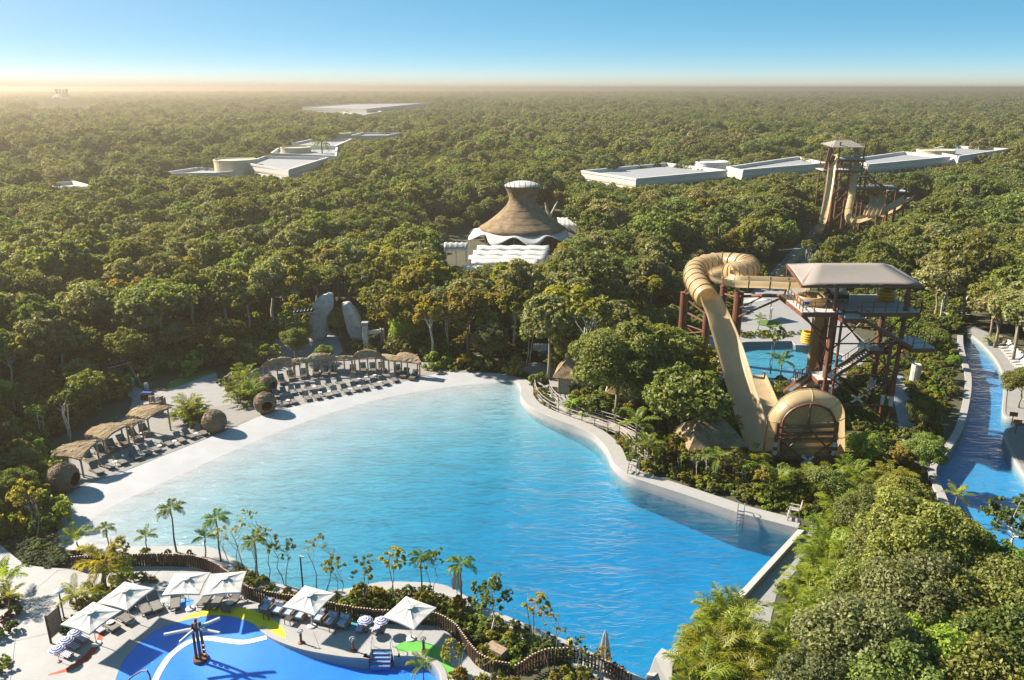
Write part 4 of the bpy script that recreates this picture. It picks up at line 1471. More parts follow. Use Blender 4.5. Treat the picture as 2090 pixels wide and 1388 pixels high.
# ---- brown handrail at the splash pool, near edge of the picture
r = thing('handrail', 'brown bent handrail at the near edge of the blue splash pool', 'handrail', P(290, 1388, KP))
base = r.location.copy()
q = [P(262, 1396, KP), Q(264, 1386, P(262, 1396, KP).y), Q(300, 1368, P(302, 1398, KP).y), P(308, 1398, KP)]
MB().tube([v - base for v in smooth([q[0] - Vector((0, 0, 0.3)), q[1], q[2], q[3] - Vector((0, 0, 0.3))], 3)], 0.05, 8).build('rail', M_rust, r)
MB().lathe([(0.1, 0), (0.1, 0.04), (0.05, 0.05)], 12, tuple(q[3] - base)).build('foot_plate', M_rust, r)

# ---- wooden notice board, mushroom lamp, camera pole
p = P(117, 1302, KP)
sb = thing('notice_board', 'narrow wooden notice board standing edge-on beside the striped loungers', 'sign', p, R(78))
for x in (-0.55, 0.55):
    MB().box((x, 0, 1.1), (0.1, 0.1, 2.2)).build('post', M_fence, sb)
for k in range(9):
    MB().box((0, 0, 0.42 + k * 0.2), (1.0, 0.05, 0.185)).build('plank', M_wood, sb)
MB().box((0, 0.03, 1.35), (0.7, 0.02, 0.7)).build('panel', mat('dark_panel', (0.06, 0.03, 0.02), 0.5), sb)
p = P(131, 1262, KP)
ml = thing('mushroom_lamp', 'mushroom shaped lamp post behind the left white umbrella', 'lamp', p)
MB().tube([(0, 0, 0), (0, 0, 2.2)], 0.05, 8).build('post', M_fence, ml)
MB().lathe([(0.05, 2.15), (0.34, 2.2), (0.36, 2.25), (0.26, 2.34), (0.06, 2.4)], 20).build('lamp_head', M_alu, ml)
MB().lathe([(0.14, 0), (0.14, 0.03), (0.05, 0.05)], 12).build('base', M_fence, ml)
p = P(619, 1205, KP)
cp = thing('camera_pole', 'dark pole with a small white security camera behind the fence', 'pole', p)
MB().tube([(0, 0, -0.3), (0, 0, 2.9)], 0.06, 8).build('post', M_darkmetal, cp)
MB().box((0.16, -0.05, 2.88), (0.3, 0.12, 0.12)).build('camera', M_wtable, cp, bevel=0.02)
MB().box((0.02, 0, 2.95), (0.12, 0.12, 0.05)).build('bracket', M_wtable, cp)

# ---- block and litter by the planting
p = P(1013, 1336, KP)
wb = thing('planter_box', 'weathered wooden box lying among shrubs by the fence', 'box', (p.x, p.y, KP - 0.2), R(-36))
for k in range(3):
    MB().box((0, -0.24 + k * 0.24, 0.74), (1.35, 0.232, 0.04)).build('plank', M_wood, wb)
MB().box((0, 0, 0.36), (1.3, 0.68, 0.72)).build('body', M_wood, wb)
p = P(1164, 1334, 0.24)
yb = thing('yellow_box', 'small yellow box on a post at the pool edge', 'box', p)
MB().tube([(0, 0, 0), (0, 0, 0.7)], 0.03, 8).build('post', M_darkmetal, yb)
MB().box((0, 0, 0.9), (0.3, 0.25, 0.5)).build('body', mat('yellow_plastic', (0.6, 0.42, 0.03), 0.5), yb, bevel=0.03)
MB().box((0, -0.13, 0.95), (0.2, 0.02, 0.2)).build('plate', M_darkmetal, yb)
bl = [P(1351, 1322, 1.5), P(1392, 1340, 1.5), P(1372, 1357, 1.3), P(1336, 1340, 1.3)]
fb = [P(1316, 1396, 0.2), P(1372, 1412, 0.2)]
cbk = MB()
v = [bl[0], bl[1], bl[2], bl[3], fb[0], fb[1], Vector((bl[0].x, bl[0].y, -1)), Vector((bl[1].x, bl[1].y, -1)), Vector((fb[0].x, fb[0].y, -1)), Vector((fb[1].x, fb[1].y, -1))]
cbk.add(v, [(0, 3, 2, 1), (3, 4, 5, 2), (0, 6, 8, 4, 3), (1, 2, 5, 9, 7), (0, 1, 7, 6), (4, 8, 9, 5), (6, 7, 9, 8)])
ck = cbk.build('concrete_block', M_cope, bevel=0.03)
tag(ck, 'sloping white concrete block at the near corner of the wave pool', 'block')
# beach chairs at the pool edge beside the closed umbrellas
def make_beach_chair():
    r = thing('folding_chair', '', 'chair')
    for s in (-0.28, 0.28):
        f = MB()
        f.bar((s, -0.35, 0), (s, 0.35, 0.85), 0.05); f.bar((s, 0.35, 0), (s, -0.35, 0.5), 0.05); f.bar((s, -0.35, 0.5), (s, 0.2, 0.5), 0.05)
        f.build('frame', M_wood, r)
    MB().box((0, -0.05, 0.38), (0.52, 0.5, 0.03), M=Matrix.Rotation(R(8), 3, 'X')).build('seat', M_greyfab, r)
    MB().box((0, 0.3, 0.66), (0.52, 0.03, 0.6), M=Matrix.Rotation(R(-25), 3, 'X')).build('backrest', M_greyfab, r)
    MB().box((0, 0.2, 0.85), (0.5, 0.1, 0.16)).build('pillow', mat('red_pillow', (0.45, 0.05, 0.03), 0.8), r, bevel=0.03)
    return r
KB = Kind(make_beach_chair)
KB.put(P(1247, 1372, 0.24), R(200), 'dark folding chair beside the closed umbrella near the concrete block', 'folding chairs at the pool edge')
KB.put(P(1262, 1381, 0.24), R(205), 'light folding chair at the foot of the sloping block', 'folding chairs at the pool edge')
KB.put(P(965, 1238, 0.24), R(150), 'folding chair with red pillow behind the shrubs at the pool edge', 'folding chairs at the pool edge')
# ================================================================ sand lounge: thatched cabanas, woven pods, loungers
def thatch_mat(name, c1, c2, stretch=(14, 1.6, 6)):
    m = bpy.data.materials.new(name); m.use_nodes = True
    N, L = m.node_tree.nodes, m.node_tree.links
    b = N['Principled BSDF']; b.inputs['Roughness'].default_value = 0.95; b.inputs['Specular IOR Level'].default_value = 0.1
    g = N.new('ShaderNodeNewGeometry'); mp_ = N.new('ShaderNodeMapping'); mp_.inputs['Scale'].default_value = stretch
    L.new(g.outputs['Position'], mp_.inputs[0])
    n = N.new('ShaderNodeTexNoise'); n.inputs['Scale'].default_value = 1.0; n.inputs['Detail'].default_value = 6; n.inputs['Roughness'].default_value = 0.7
    L.new(mp_.outputs[0], n.inputs['Vector'])
    n2 = N.new('ShaderNodeTexNoise'); n2.inputs['Scale'].default_value = 0.6; n2.inputs['Detail'].default_value = 3
    L.new(g.outputs['Position'], n2.inputs['Vector'])
    ad = N.new('ShaderNodeMath'); ad.operation = 'MULTIPLY_ADD'; ad.inputs[1].default_value = 0.45; L.new(n2.outputs['Fac'], ad.inputs[0]); 
    mu = N.new('ShaderNodeMath'); mu.operation = 'MULTIPLY'; mu.inputs[1].default_value = 0.6; L.new(n.outputs['Fac'], mu.inputs[0]); L.new(mu.outputs[0], ad.inputs[2])
    r = N.new('ShaderNodeValToRGB'); r.color_ramp.elements[0].position = 0.36; r.color_ramp.elements[1].position = 0.68
    r.color_ramp.elements[0].color = (*c1, 1); r.color_ramp.elements[1].color = (*c2, 1)
    L.new(ad.outputs[0], r.inputs[0]); L.new(r.outputs[0], b.inputs['Base Color'])
    bp = N.new('ShaderNodeBump'); bp.inputs['Strength'].default_value = 0.9; bp.inputs['Distance'].default_value = 0.12
    L.new(n.outputs['Fac'], bp.inputs['Height']); L.new(bp.outputs[0], b.inputs['Normal'])
    MATS[name] = m
    return m
M_thatch = thatch_mat('dry_thatch', (0.13, 0.092, 0.055), (0.42, 0.32, 0.2))
M_thatch2 = thatch_mat('brown_thatch', (0.085, 0.06, 0.036), (0.3, 0.22, 0.14), (7, 7, 2.2))
M_pole = mat('driftwood_pole', (0.27, 0.21, 0.15), 0.85, var=0.25, scale=5, bump=0.3, bscale=14)
M_twig = mat('woven_twigs', (0.17, 0.12, 0.075), 0.9, var=0.4, scale=8, bump=0.6, bscale=16)
M_dark = mat('dark_hollow', (0.02, 0.014, 0.01), 0.95)
M_teal = mat('teal_pillow', (0.015, 0.14, 0.13), 0.85, var=0.1, scale=8)
M_daybed = mat('dark_daybed_cushion', (0.07, 0.06, 0.055), 0.9, var=0.15, scale=5)
M_black = mat('black_metal', (0.012, 0.012, 0.013), 0.4)

def thatch_fringe(b, rows, rnd):
    """ragged straw hanging over the eave"""
    edge = rows[0]
    for a, c in zip(edge, edge[1:]):
        n = max(2, int((c - a).length / 0.16))
        for k in range(n):
            p = a.lerp(c, (k + rnd.random()) / n)
            q = Vector((rnd.uniform(-.06, .06), rnd.uniform(-.1, .02), -rnd.uniform(.12, .34)))
            wv = (c - a).normalized() * 0.05
            b.add([p - wv, p + wv, p + q], [(0, 1, 2)])

def cabana(corners, label, post_z=0.18, sag=0.0, zf=2.25, zb=3.0, posts=(0, 1), seed=1, name='thatched_cabana'):
    """corners in photograph pixels: front-left, front-right, back-right, back-left"""
    rnd = random.Random(seed)
    fl, frt = P(*corners[0], zf), P(*corners[1], zf)
    br, bl = P(*corners[2], zb), P(*corners[3], zb)
    c = (fl + frt + br + bl) / 4
    org = Vector((c.x, c.y, post_z))
    r = thing(name, label, 'cabana', org)
    rows = []
    nu, nv = 12, 7
    for j in range(nv + 1):
        v = j / nv
        row = []
        for i in range(nu + 1):
            u = i / nu
            p = fl.lerp(frt, u).lerp(bl.lerp(br, u), v)
            p = p + Vector((rnd.uniform(-.04, .04), rnd.uniform(-.04, .04), 0.16 * math.sin(math.pi * u) + 0.2 * math.sin(math.pi * min(1, v * 1.1)) + rnd.uniform(-.035, .035) + sag * (u - .5)))
            row.append(p - org)
        rows.append(row)
    b = MB().grid(rows)
    rf = solid(b.build('roof', M_thatch, r), 0.22)
    fb = MB(); thatch_fringe(fb, rows, rnd); thatch_fringe(fb, [[q[-1] for q in rows]], rnd); thatch_fringe(fb, [[q[0] for q in rows]], rnd)
    fo = fb.build('straw_fringe', M_thatch, rf); fo['kind'] = 'stuff'
    # round poles and eave beams
    for u, v in ((0.06, 0.08), (0.94, 0.08), (0.06, 0.92), (0.94, 0.92), (0.5, 0.08)):
        p = fl.lerp(frt, u).lerp(bl.lerp(br, u), v) - org
        MB().tube([(p.x, p.y, -0.1), (p.x + rnd.uniform(-.05, .05), p.y, p.z + 0.1)], 0.09, 8).build('post', M_pole, r)
    for v in (0.08, 0.92):
        a, c2 = [fl.lerp(frt, u).lerp(bl.lerp(br, u), v) - org for u in (0.02, 0.98)]
        MB().tube([a - Vector((0, 0, .12)), c2 - Vector((0, 0, .12))], 0.07, 8).build('beam', M_pole, r)
    return r
cabana([(104, 931), (164, 937), (203, 897), (126, 908)], 'lowest thatched cabana of the left row, beside the leftmost woven pod', seed=1)
cabana([(171, 887), (212, 898), (266, 864), (203, 866)], 'second thatched cabana of the left row with teal pillows below', seed=2)
cabana([(243, 868), (270, 874), (290, 857), (262, 857)], 'small low thatched roof linking two cabanas of the left row', seed=3, zf=2.1, zb=2.5)
cabana([(257, 848), (299, 856), (350, 829), (281, 829)], 'topmost thatched cabana of the left row near the stump wall', seed=4)
cabana([(532, 748), (597, 743), (590, 732), (545, 735)], 'leftmost thatched cabana of the long row behind the sand', seed=5, sag=0.3)
cabana([(622, 738), (686, 734), (675, 722), (637, 722)], 'second thatched cabana of the long row behind the sand', seed=6)
cabana([(718, 733), (782, 731), (767, 717), (731, 717)], 'tallest thatched cabana of the long row, below the stone pillar', seed=7, zb=3.3)
cabana([(802, 737), (860, 742), (852, 723), (817, 721)], 'rightmost thatched cabana of the long row', seed=8, sag=-0.3)
cabana([(596, 741), (626, 739), (626, 731), (598, 733)], 'low thatched roof linking first and second cabana of the long row', seed=9, zf=2.2, zb=2.5)
cabana([(684, 735), (720, 734), (720, 727), (684, 728)], 'low thatched roof linking second and tallest cabana of the long row', seed=10, zf=2.2, zb=2.5)
cabana([(780, 733), (806, 737), (806, 727), (782, 725)], 'low thatched roof linking tallest and rightmost cabana of the long row', seed=11, zf=2.2, zb=2.5)

# ---- daybeds with teal pillows
def make_daybed():
    r = thing('daybed', '', 'daybed')
    MB().box((0.1, 0, 0.2), (1.95, 0.85, 0.14)).build('frame', M_wood, r, bevel=0.02)
    for x in (-0.75, 0.95):
        for y in (-0.36, 0.36):
            MB().box((x, y, 0.07), (0.09, 0.09, 0.14)).build('leg', M_wood, r)
    MB().box((0.42, 0, 0.33), (1.3, 0.8, 0.13)).build('mattress', M_daybed, r, bevel=0.03)
    a = R(48)
    bk = MB().box((-0.24 - 0.38 * math.cos(a), 0, 0.33 + 0.4 * math.sin(a)), (0.85, 0.8, 0.12), M=Matrix.Rotation(a, 3, 'Y')).build('backrest', M_daybed, r, bevel=0.03)
    MB().box((-0.3, 0, 0.62), (0.5, 0.52, 0.16), M=Matrix.Rotation(R(52), 3, 'Y')).build('pillow', M_teal, r, bevel=0.05)
    for y in (-0.43, 0.43):
        MB().box((-0.1, y, 0.45), (0.7, 0.06, 0.05)).build('arm', M_wood, r)
    return r
KD = Kind(make_daybed)
GD = 'daybeds with teal pillows under the thatch'
for i, (px, py) in enumerate([(575, 781), (594, 773), (621, 769), (645, 764), (664, 765), (682, 763), (721, 761), (741, 757), (761, 757), (779, 756), (812, 761), (827, 768), (845, 772)]):
    KD.put(P(px, py, 0.19), R(-78 + (0 if i < 11 else -25) + (14 if i < 2 else 0)), f'{ORD[i]} teal pillow daybed from the left under the long cabana row', GD)
for i, (px, py) in enumerate([(183, 941), (208, 929), (230, 917), (252, 907), (275, 896), (297, 885)]):
    KD.put(P(px, py, 0.19), R(-42), f'{ORD[i]} teal pillow daybed from the bottom under the left cabana row', GD)

# ---- grey loungers in rows
GA = 'grey loungers on the sand'
c6 = lambda x, y: (400 + x / 4.18, 600 + y / 4.18)
c5 = lambda x, y: (x / 3.966, 650 + y / 3.966)
back = [(683, 878), (757, 862), (820, 845), (880, 836), (968, 818), (1050, 806), (1142, 790), (1236, 774), (1350, 748), (1425, 742), (1500, 722), (1572, 715)]
front = [(760, 940), (825, 926), (945, 898), (1028, 886), (1110, 870), (1186, 852), (1276, 836), (1358, 816), (1432, 804), (1526, 786), (1604, 765), (1690, 740)]
for row, nm in ((back, 'back'), (front, 'front')):
    for i, (x, y) in enumerate(row):
        KL.put(P(*c6(x, y), 0.19), R(-62 + 6 * math.sin(i * 2.1)), f'{ORD[i]} grey lounger from the left in the {nm} row before the long cabanas', GA)
left = [(785, 1247), (872, 1205), (980, 1168), (1100, 1128), (1178, 1092), (1248, 1066), (1358, 1022), (1458, 992), (1532, 962), (1632, 935)]
for i, (x, y) in enumerate(left):
    KL.put(P(*c5(x, y), 0.19), R(-40 + 5 * math.sin(i * 1.7)), f'{ORD[i]} grey lounger from the bottom in the row before the left cabanas', GA)
TB = [c6(x, y) for x, y in [(730, 880), (1015, 815), (1390, 750), (1452, 733), (1525, 718), (787, 935), (1060, 868), (1137, 858), (1320, 835), (1396, 812), (1570, 778)]] + [c5(x, y) for x, y in [(935, 1190), (1150, 1118), (1295, 1060), (1415, 1020), (1155, 955), (1590, 958)]]
for i, (px, py) in enumerate(TB):
    KT.put(P(px, py, 0.19), 0, (f'{ORD[i]} small white table from the left among the loungers before the long cabanas' if i < 11 else f'{ORD[i - 11]} small white table among the loungers before the left cabanas'), 'small white tables on the sand')

# ---- woven nest pods
def pod(px, py, rad, hole_az, label, seed, cushion=False):
    rnd = random.Random(seed)
    p = P(px, py, 0.19)
    r = thing('woven_pod', label, 'woven pod', (p.x, p.y, 0.19))
    b = MB()
    cz = rad * 0.93
    hd = Vector((math.cos(hole_az) * .97, math.sin(hole_az) * .97, -0.08)).normalized()
    n, m = 36, 20
    idx = {}
    vs, fs = [], []
    for j in range(m + 1):
        th = math.pi * j / m
        for k in range(n):
            ph = 2 * math.pi * k / n
            d = Vector((math.sin(th) * math.cos(ph), math.sin(th) * math.sin(ph), math.cos(th)))
            vs.append(d * rad * (0.95 + rnd.uniform(-.02, .02)) + Vector((0, 0, cz)))
    for j in range(m):
        for k in range(n):
            q = (j * n + k, j * n + (k + 1) % n, (j + 1) * n + (k + 1) % n, (j + 1) * n + k)
            cc = sum((Vector(vs[i]) for i in q), Vector()) / 4 - Vector((0, 0, cz))
            if cc.normalized().dot(hd) < 0.84:
                fs.append(q)
    b.add(vs, fs)
    sh = solid(b.build('shell', M_twig, r), 0.06)
    tw = MB()
    for k in range(420):                     # bent twigs laid over the shell
        ax = Vector((rnd.gauss(0, 1), rnd.gauss(0, 1), rnd.gauss(0, 1))).normalized()
        u = ax.orthogonal().normalized(); v = ax.cross(u)
        t0 = rnd.uniform(0, 6.28); ln = rnd.uniform(.35, .9)
        tilt = rnd.uniform(-.9, .9)
        path = []
        for s in range(4):
            t = t0 + ln * s / 3
            d = ((u * math.cos(t) + v * math.sin(t)) * math.cos(tilt) + ax * math.sin(tilt)).normalized()
            if d.dot(hd) > 0.83:
                path = []
                break
            path.append(d * rad * rnd.uniform(.97, 1.03) + Vector((0, 0, cz)))
        if len(path) == 4 and min(q.z for q in path) > 0.02:
            tw.tube(path, rnd.uniform(.018, .034), 4, cap=False)
    t_ = tw.build('twigs', M_twig, r); t_['kind'] = 'stuff'
    ring = []
    u = hd.orthogonal().normalized(); v = hd.cross(u)
    for k in range(20):
        t = k * math.pi / 10
        ring.append((hd * .84 + (u * math.cos(t) + v * math.sin(t)) * math.sqrt(1 - .84 ** 2)) * rad * .98 + Vector((0, 0, cz)))
    MB().tube(ring, 0.07, 6, closed=True).build('opening_rim', M_twig, r)
    MB().lathe([(rad * .6, 0.3), (rad * .62, 0.5), (rad * .5, 0.58)], 18).build('seat_cushion', M_orange if cushion else M_daybed, r)
    return r
pod(133, 1001, 1.42, R(-5), 'leftmost woven twig pod at the end of the left cabana row', 3)
pod(440, 880, 1.28, R(140), 'woven twig pod alone beside the small palm bed', 4)
pod(543, 841, 1.26, R(-62), 'woven twig pod with orange seat at the left end of the loungers', 5, True)
pod(547, 801, 1.2, R(-30), 'darker woven twig pod half hidden behind palm leaves', 6)

# ---- stump wall, bollards, floodlights, pillars, pale rock fins
def stumps(px, py, n, length, h, rz, label):
    p = P(px, py, 0.19)
    r = thing('stump_wall', label, 'wall', p, rz)
    for k in range(n):
        x = -length / 2 + length * (k + .5) / n
        rr = length / n * .54
        MB().lathe([(rr * 1.1, -0.1), (rr, h * .5), (rr * .95, h * (0.9 + 0.12 * ((k * 37) % 7) / 7)), (rr * .7, h * (0.93 + 0.12 * ((k * 37) % 7) / 7))], 10, (x, 0.05 * (-1) ** k, 0)).build('log', M_pole if k % 2 else M_twig, r)
    return r
stumps(316, 846, 7, 1.9, 1.5, R(25), 'row of upright logs under the topmost left cabana')
stumps(322, 824, 8, 2.2, 1.0, R(-8), 'low curved row of logs behind the topmost left cabana')
stumps(468, 797, 3, 1.0, 2.1, R(60), 'dark upright logs beside the palm clump on the path')
def cyl_thing(name, label, cat, px, py, z, rad, h, m, group=None):
    p = P(px, py, z)
    r = thing(name, label, cat, p, 0, group)
    MB().lathe([(rad, -0.05), (rad, h * .92), (rad * .9, h)], 14).build('body', m, r, True)
    MB().lathe([(rad * .85, h), (rad * .85, h + .04), (rad * .4, h + .07)], 14).build('cap', m, r, True)
    return r
cyl_thing('bollard', 'left white bollard at the forest path', 'bollard', 271, 787, 0.19, 0.22, 0.95, M_wtable)
cyl_thing('bollard', 'right white bollard at the forest path', 'bollard', 300, 797, 0.19, 0.25, 0.95, M_wtable)
cyl_thing('bollard', 'tall white post beside the dark logs on the path', 'post', 478, 796, 0.19, 0.17, 2.3, M_wtable)
cyl_thing('bollard', 'white post beside the low row of logs', 'post', 323, 829, 0.19, 0.16, 1.2, M_wtable)
# towel stall with blue cloth
p = P(302, 815, 0.19)
ts = thing('towel_bin', 'dark low towel bin with blue towels by the logs', 'bin', p, R(-5))
MB().box((0, 0, 0.4), (1.4, 0.7, 0.8)).build('body', M_fence, ts, bevel=0.02)
for k in range(4):
    MB().box((-.45 + .3 * k, 0, 0.87), (0.26, 0.5, 0.14)).build('towel', mat('blue_towel', (0.02, 0.08, 0.35), 0.9), ts, bevel=0.03)

def floodbar(a, b, Ya, Yb, bases, label):
    A, B = Q(*a, Ya), Q(*b, Yb)
    org = Vector(((A.x + B.x) / 2, (A.y + B.y) / 2, 0.15))
    r = thing('floodlight_bar', label, 'floodlights', org)
    MB().bar(A - org, B - org, 0.16, 0.12).build('crossbar', mat('pale_wood_beam', (0.42, 0.3, 0.24), 0.7), r)
    for px, py in bases:
        q = P(px, py, 0.15)
        t = max(0, min(1, 0.25 if q.x < org.x else 0.8))
        MB().tube([q - org, A.lerp(B, t) - org], 0.07, 8).build('pole', M_pole, r)
    for k in range(6):
        c = A.lerp(B, (k + .5) / 6) - org + Vector((0, 0, .36))
        l = MB().tube([c + Vector((.0, .22, .1)), c + Vector((0, -.16, -.05)), c + Vector((0, -.26, -.09))], [0.2, 0.23, 0.2], 10).build('lamp', M_black, r)
        MB().bar(c + Vector((0, 0, -.3)), c, 0.05).build('bracket', M_black, l)
    return r
floodbar((222, 751), (270, 738), 92.0, 94.0, [(242, 789), (290, 787)], 'row of black floodlights on a leaning pole frame at the left forest edge')
floodbar((599, 642), (642, 637), 106.0, 106.5, [(612, 700), (632, 700)], 'row of black floodlights before the left rock fin')

def rock_fin(poly, Y, thick, label, seed):
    rnd = random.Random(seed)
    q = smooth([Q(a, b, Y) for a, b in poly], 4, True)
    cx = sum(v.x for v in q) / len(q)
    org = Vector((cx, Y, 0.1))
    b = MB()
    n = len(q)
    cen = sum(q, Vector()) / n
    layers = []
    for t, s in ((-.5, .82), (-.42, .96), (0.0, 1.03), (.42, .96), (.5, .8)):
        layers.append([(cen.lerp(v, s) + Vector((rnd.uniform(-.08, .08), t * thick + rnd.uniform(-.12, .12), rnd.uniform(-.1, .1)))) - org for v in q])
    b.grid(layers, closed=True)
    b.f.append(tuple(range(n - 1, -1, -1))); b.f.append(tuple(range(4 * n, 5 * n)))
    me = b.mesh('rock_fin', M_stone, True)
    o = link('rock_fin', me)
    o.location = org
    tag(o, label, 'rock')
    return o
rock_fin([(636, 690), (633, 655), (639, 622), (654, 606), (676, 599), (680, 622), (670, 648), (664, 690)], 112, 2.0, 'left pale curved rock fin behind the cabanas', 1)
rock_fin([(699, 624), (706, 617), (715, 620), (728, 637), (737, 657), (743, 690), (722, 692), (708, 664)], 111, 1.8, 'right pale pointed rock fin like a sail behind the cabanas', 2)
p = P(748, 713, 0.19)
pl = thing('stone_pillar', 'white stone pillar with a wooden arm above the tallest cabana', 'pillar', p)
MB().box((0, 0, 1.8), (0.75, 0.7, 3.6)).build('shaft', M_stone, pl, bevel=0.06)
MB().box((0, 0, 3.85), (0.95, 0.9, 0.5)).build('cap', M_beach, pl, bevel=0.06)
MB().box((1.2, 0, 2.6), (1.5, 0.3, 0.55), M=Matrix.Rotation(R(-6), 3, 'Y')).build('arm', M_stone, pl, bevel=0.04)
for k, px in enumerate((779, 784)):
    cyl_thing('stone_post', ['left', 'right'][k] + ' slim pale post of the pair right of the stone pillar', 'post', px, 706, 0.19, 0.16, 2.6, M_stone)
# blue information board on two posts
p = P(1102, 738, 0.19)
ib = thing('info_board', 'blue and white information board behind the wave pool', 'sign', p)
for x in (-0.95, 0.0, 0.95):
    MB().box((x, 0, 1.2), (0.06, 0.06, 2.4)).build('post', M_darkmetal, ib)
M_board = mat('white_board', (0.55, 0.57, 0.6), 0.4)
M_bline = mat('navy_print', (0.02, 0.06, 0.2), 0.5)
for x in (-0.5, 0.5):
    bd = MB().box((x, -0.04, 2.1), (0.86, 0.05, 0.9)).build('panel', M_board, ib)
    for k in range(5):
        MB().box((x, -0.068, 1.78 + k * .16), (0.74, 0.006, 0.06)).build('text_line', M_bline, bd)
MB().box((0.5, -0.04, 1.2), (0.8, 0.05, 0.8)).build('panel', mat('blue_board', (0.02, 0.13, 0.42), 0.4), ib)
# ================================================================ water slides
M_tan = mat('tan_fibreglass', (0.53, 0.41, 0.24), 0.32, var=0.12, scale=0.5, spec=0.5)
M_tan2 = mat('tan_fibreglass_dark', (0.4, 0.28, 0.13), 0.4, var=0.1, scale=1.2)
M_steel = mat('brown_steel', (0.125, 0.05, 0.03), 0.5, var=0.25, scale=1.5)
M_grate = mat('pale_deck_board', (0.344, 0.336, 0.328), 0.7, var=0.06, scale=2)
M_shade = mat('grey_shade_cloth', (0.246, 0.221, 0.201), 0.85, var=0.05, scale=2)
M_wrap = mat('grey_joint_wrap', (0.45, 0.44, 0.42), 0.8, var=0.2, scale=4)
M_tube = mat('yellow_raft', (0.508, 0.271, 0.016), 0.4)

def shine_through(m, f):
    """thin moulded fibreglass lets some light through"""
    N, L = m.node_tree.nodes, m.node_tree.links
    b = N['Principled BSDF']; o = N['Material Output']
    t = N.new('ShaderNodeBsdfTranslucent')
    src = b.inputs['Base Color'].links[0].from_socket
    L.new(src, t.inputs['Color'])
    x = N.new('ShaderNodeMixShader'); x.inputs[0].default_value = f
    L.new(b.outputs[0], x.inputs[1]); L.new(t.outputs[0], x.inputs[2]); L.new(x.outputs[0], o.inputs['Surface'])
shine_through(M_tan, .5); shine_through(M_tan2, .3)
shine_through(M_shade, .25); shine_through(M_white, .25)

def frames(path):
    out = []
    n = len(path)
    for i, p in enumerate(path):
        d = (path[min(i + 1, n - 1)] - path[max(i - 1, 0)]).normalized()
        s = d.cross(Vector((0, 0, 1)))
        s = s.normalized() if s.length > 1e-4 else Vector((1, 0, 0))
        out.append((p, d, s, s.cross(d)))
    return out

def slide_run(root, path, prof, m, seg, wid=None, name='slide_segment', rib=None, thick=0.06, closed=False, org=Vector(), flat_up=False):
    """a trough or tube swept along a path, one part for each moulded segment, flanges between them"""
    F = frames(path)
    n = len(path)
    k0 = 0
    while k0 < n - 1:
        k1 = min(n - 1, k0 + seg)
        rows = []
        for i in range(k0, k1 + 1):
            p, d, s, u = F[i]
            w_ = wid[i] if wid else 1.0
            rows.append([p + s * a * w_ + u * h - org for a, h in prof])
        b = MB().grid(rows, closed=closed)
        o = b.build(name, m, root, smooth=True)
        if rib:
            p, d, s, u = F[k0]
            w_ = wid[k0] if wid else 1.0
            ring = [p + s * a * w_ * rib + u * (h * rib if closed else h) - org for a, h in prof]
            MB().tube(ring, 0.07, 5, closed=closed).build('flange', M_tan2, o)
        k0 = k1

def circ(r, n=20):
    return [(r * math.cos(2 * math.pi * k / n), r * math.sin(2 * math.pi * k / n)) for k in range(n)]
TROUGH = [(-1.25, 1.0), (-1.18, 0.98), (-1.06, 0.5), (-0.85, 0.12), (-0.5, 0.0), (0.5, 0.0), (0.85, 0.12), (1.06, 0.5), (1.18, 0.98), (1.25, 1.0)]

s1org = Q(1470, 700, 90); s1org.z = 0.2
s1 = thing('water_slide', 'large tan water slide with looping tube, steep open chute and upright end wall', 'water slide', s1org)
zs = {'A': (1652, 590, 14.3), 'B': (1600, 588, 14.25), 'C': (1555, 586, 14.2), 'D': (1500, 584, 14.1), 'E': (1468, 576, 14.05), 'F': (1470, 566, 14.0), 'G': (1490, 560, 14.0)}
flume = smooth([P(*v) for v in zs.values()], 6)
slide_run(s1, flume, TROUGH, M_tan, 5, wid=[1.0] * len(flume), rib=1.03, org=s1org, name='flume_segment')
tubec = smooth([P(1487, 561, 14.7), P(1508, 557, 14.8), P(1525, 551, 14.8), P(1529, 545, 14.8), P(1515, 539, 14.7), P(1475, 536, 14.4), P(1440, 541, 14.2), P(1420, 552, 13.9), P(1418, 568, 13.6), P(1428, 588, 13.2), P(1443, 608, 12.6)], 6)
slide_run(s1, tubec, circ(1.3), M_tan, 3, rib=1.04, closed=True, org=s1org, name='tube_segment')
drop = smooth([Q(1443, 612, 88.6), Q(1451, 632, 87.6), Q(1464, 665, 86.2), Q(1480, 710, 84.0), Q(1497, 765, 81.2), Q(1513, 820, 78.6), Q(1530, 872, 76.0), Q(1543, 904, 74.0), Q(1551, 921, 72.4)], 6)
nd = len(drop)
slide_run(s1, drop, TROUGH, M_tan, 4, wid=[1.0 + 0.3 * min(1, i / 18.0) for i in range(nd)], rib=None, org=s1org, name='chute_segment')
# valley floor between the chute and the end wall
rows = []
for j in range(7):
    y = 70.9 + j * 1.35
    row = []
    for i in range(9):
        x = 24.6 + i * 1.0
        z = 0.75 + 1.1 * max(0, (72.2 - y)) ** 1.5 * 0.5 + 0.9 * max(0, (i - 6.6)) ** 1.5 * 0.5
        row.append(Vector((x, y, z)) - s1org)
    rows.append(row)
solid(MB().grid(rows).build('valley_floor', M_tan, s1, smooth=True), 0.08)
# run-out to the landing pool
ro = smooth([Vector((28.2, 78.6, 0.75)), Vector((29.3, 84, 0.72)), Vector((30.3, 90, 0.65)), Vector((31.2, 95.5, 0.5))], 6)
ROP = [(-1.35, 0.62), (-1.25, 0.62), (-1.2, 0.05), (-1.1, 0.0), (1.1, 0.0), (1.2, 0.05), (1.25, 0.62), (1.35, 0.62)]
slide_run(s1, ro, ROP, M_tan, 6, wid=[1.08] * len(ro), org=s1org, name='runout_segment')

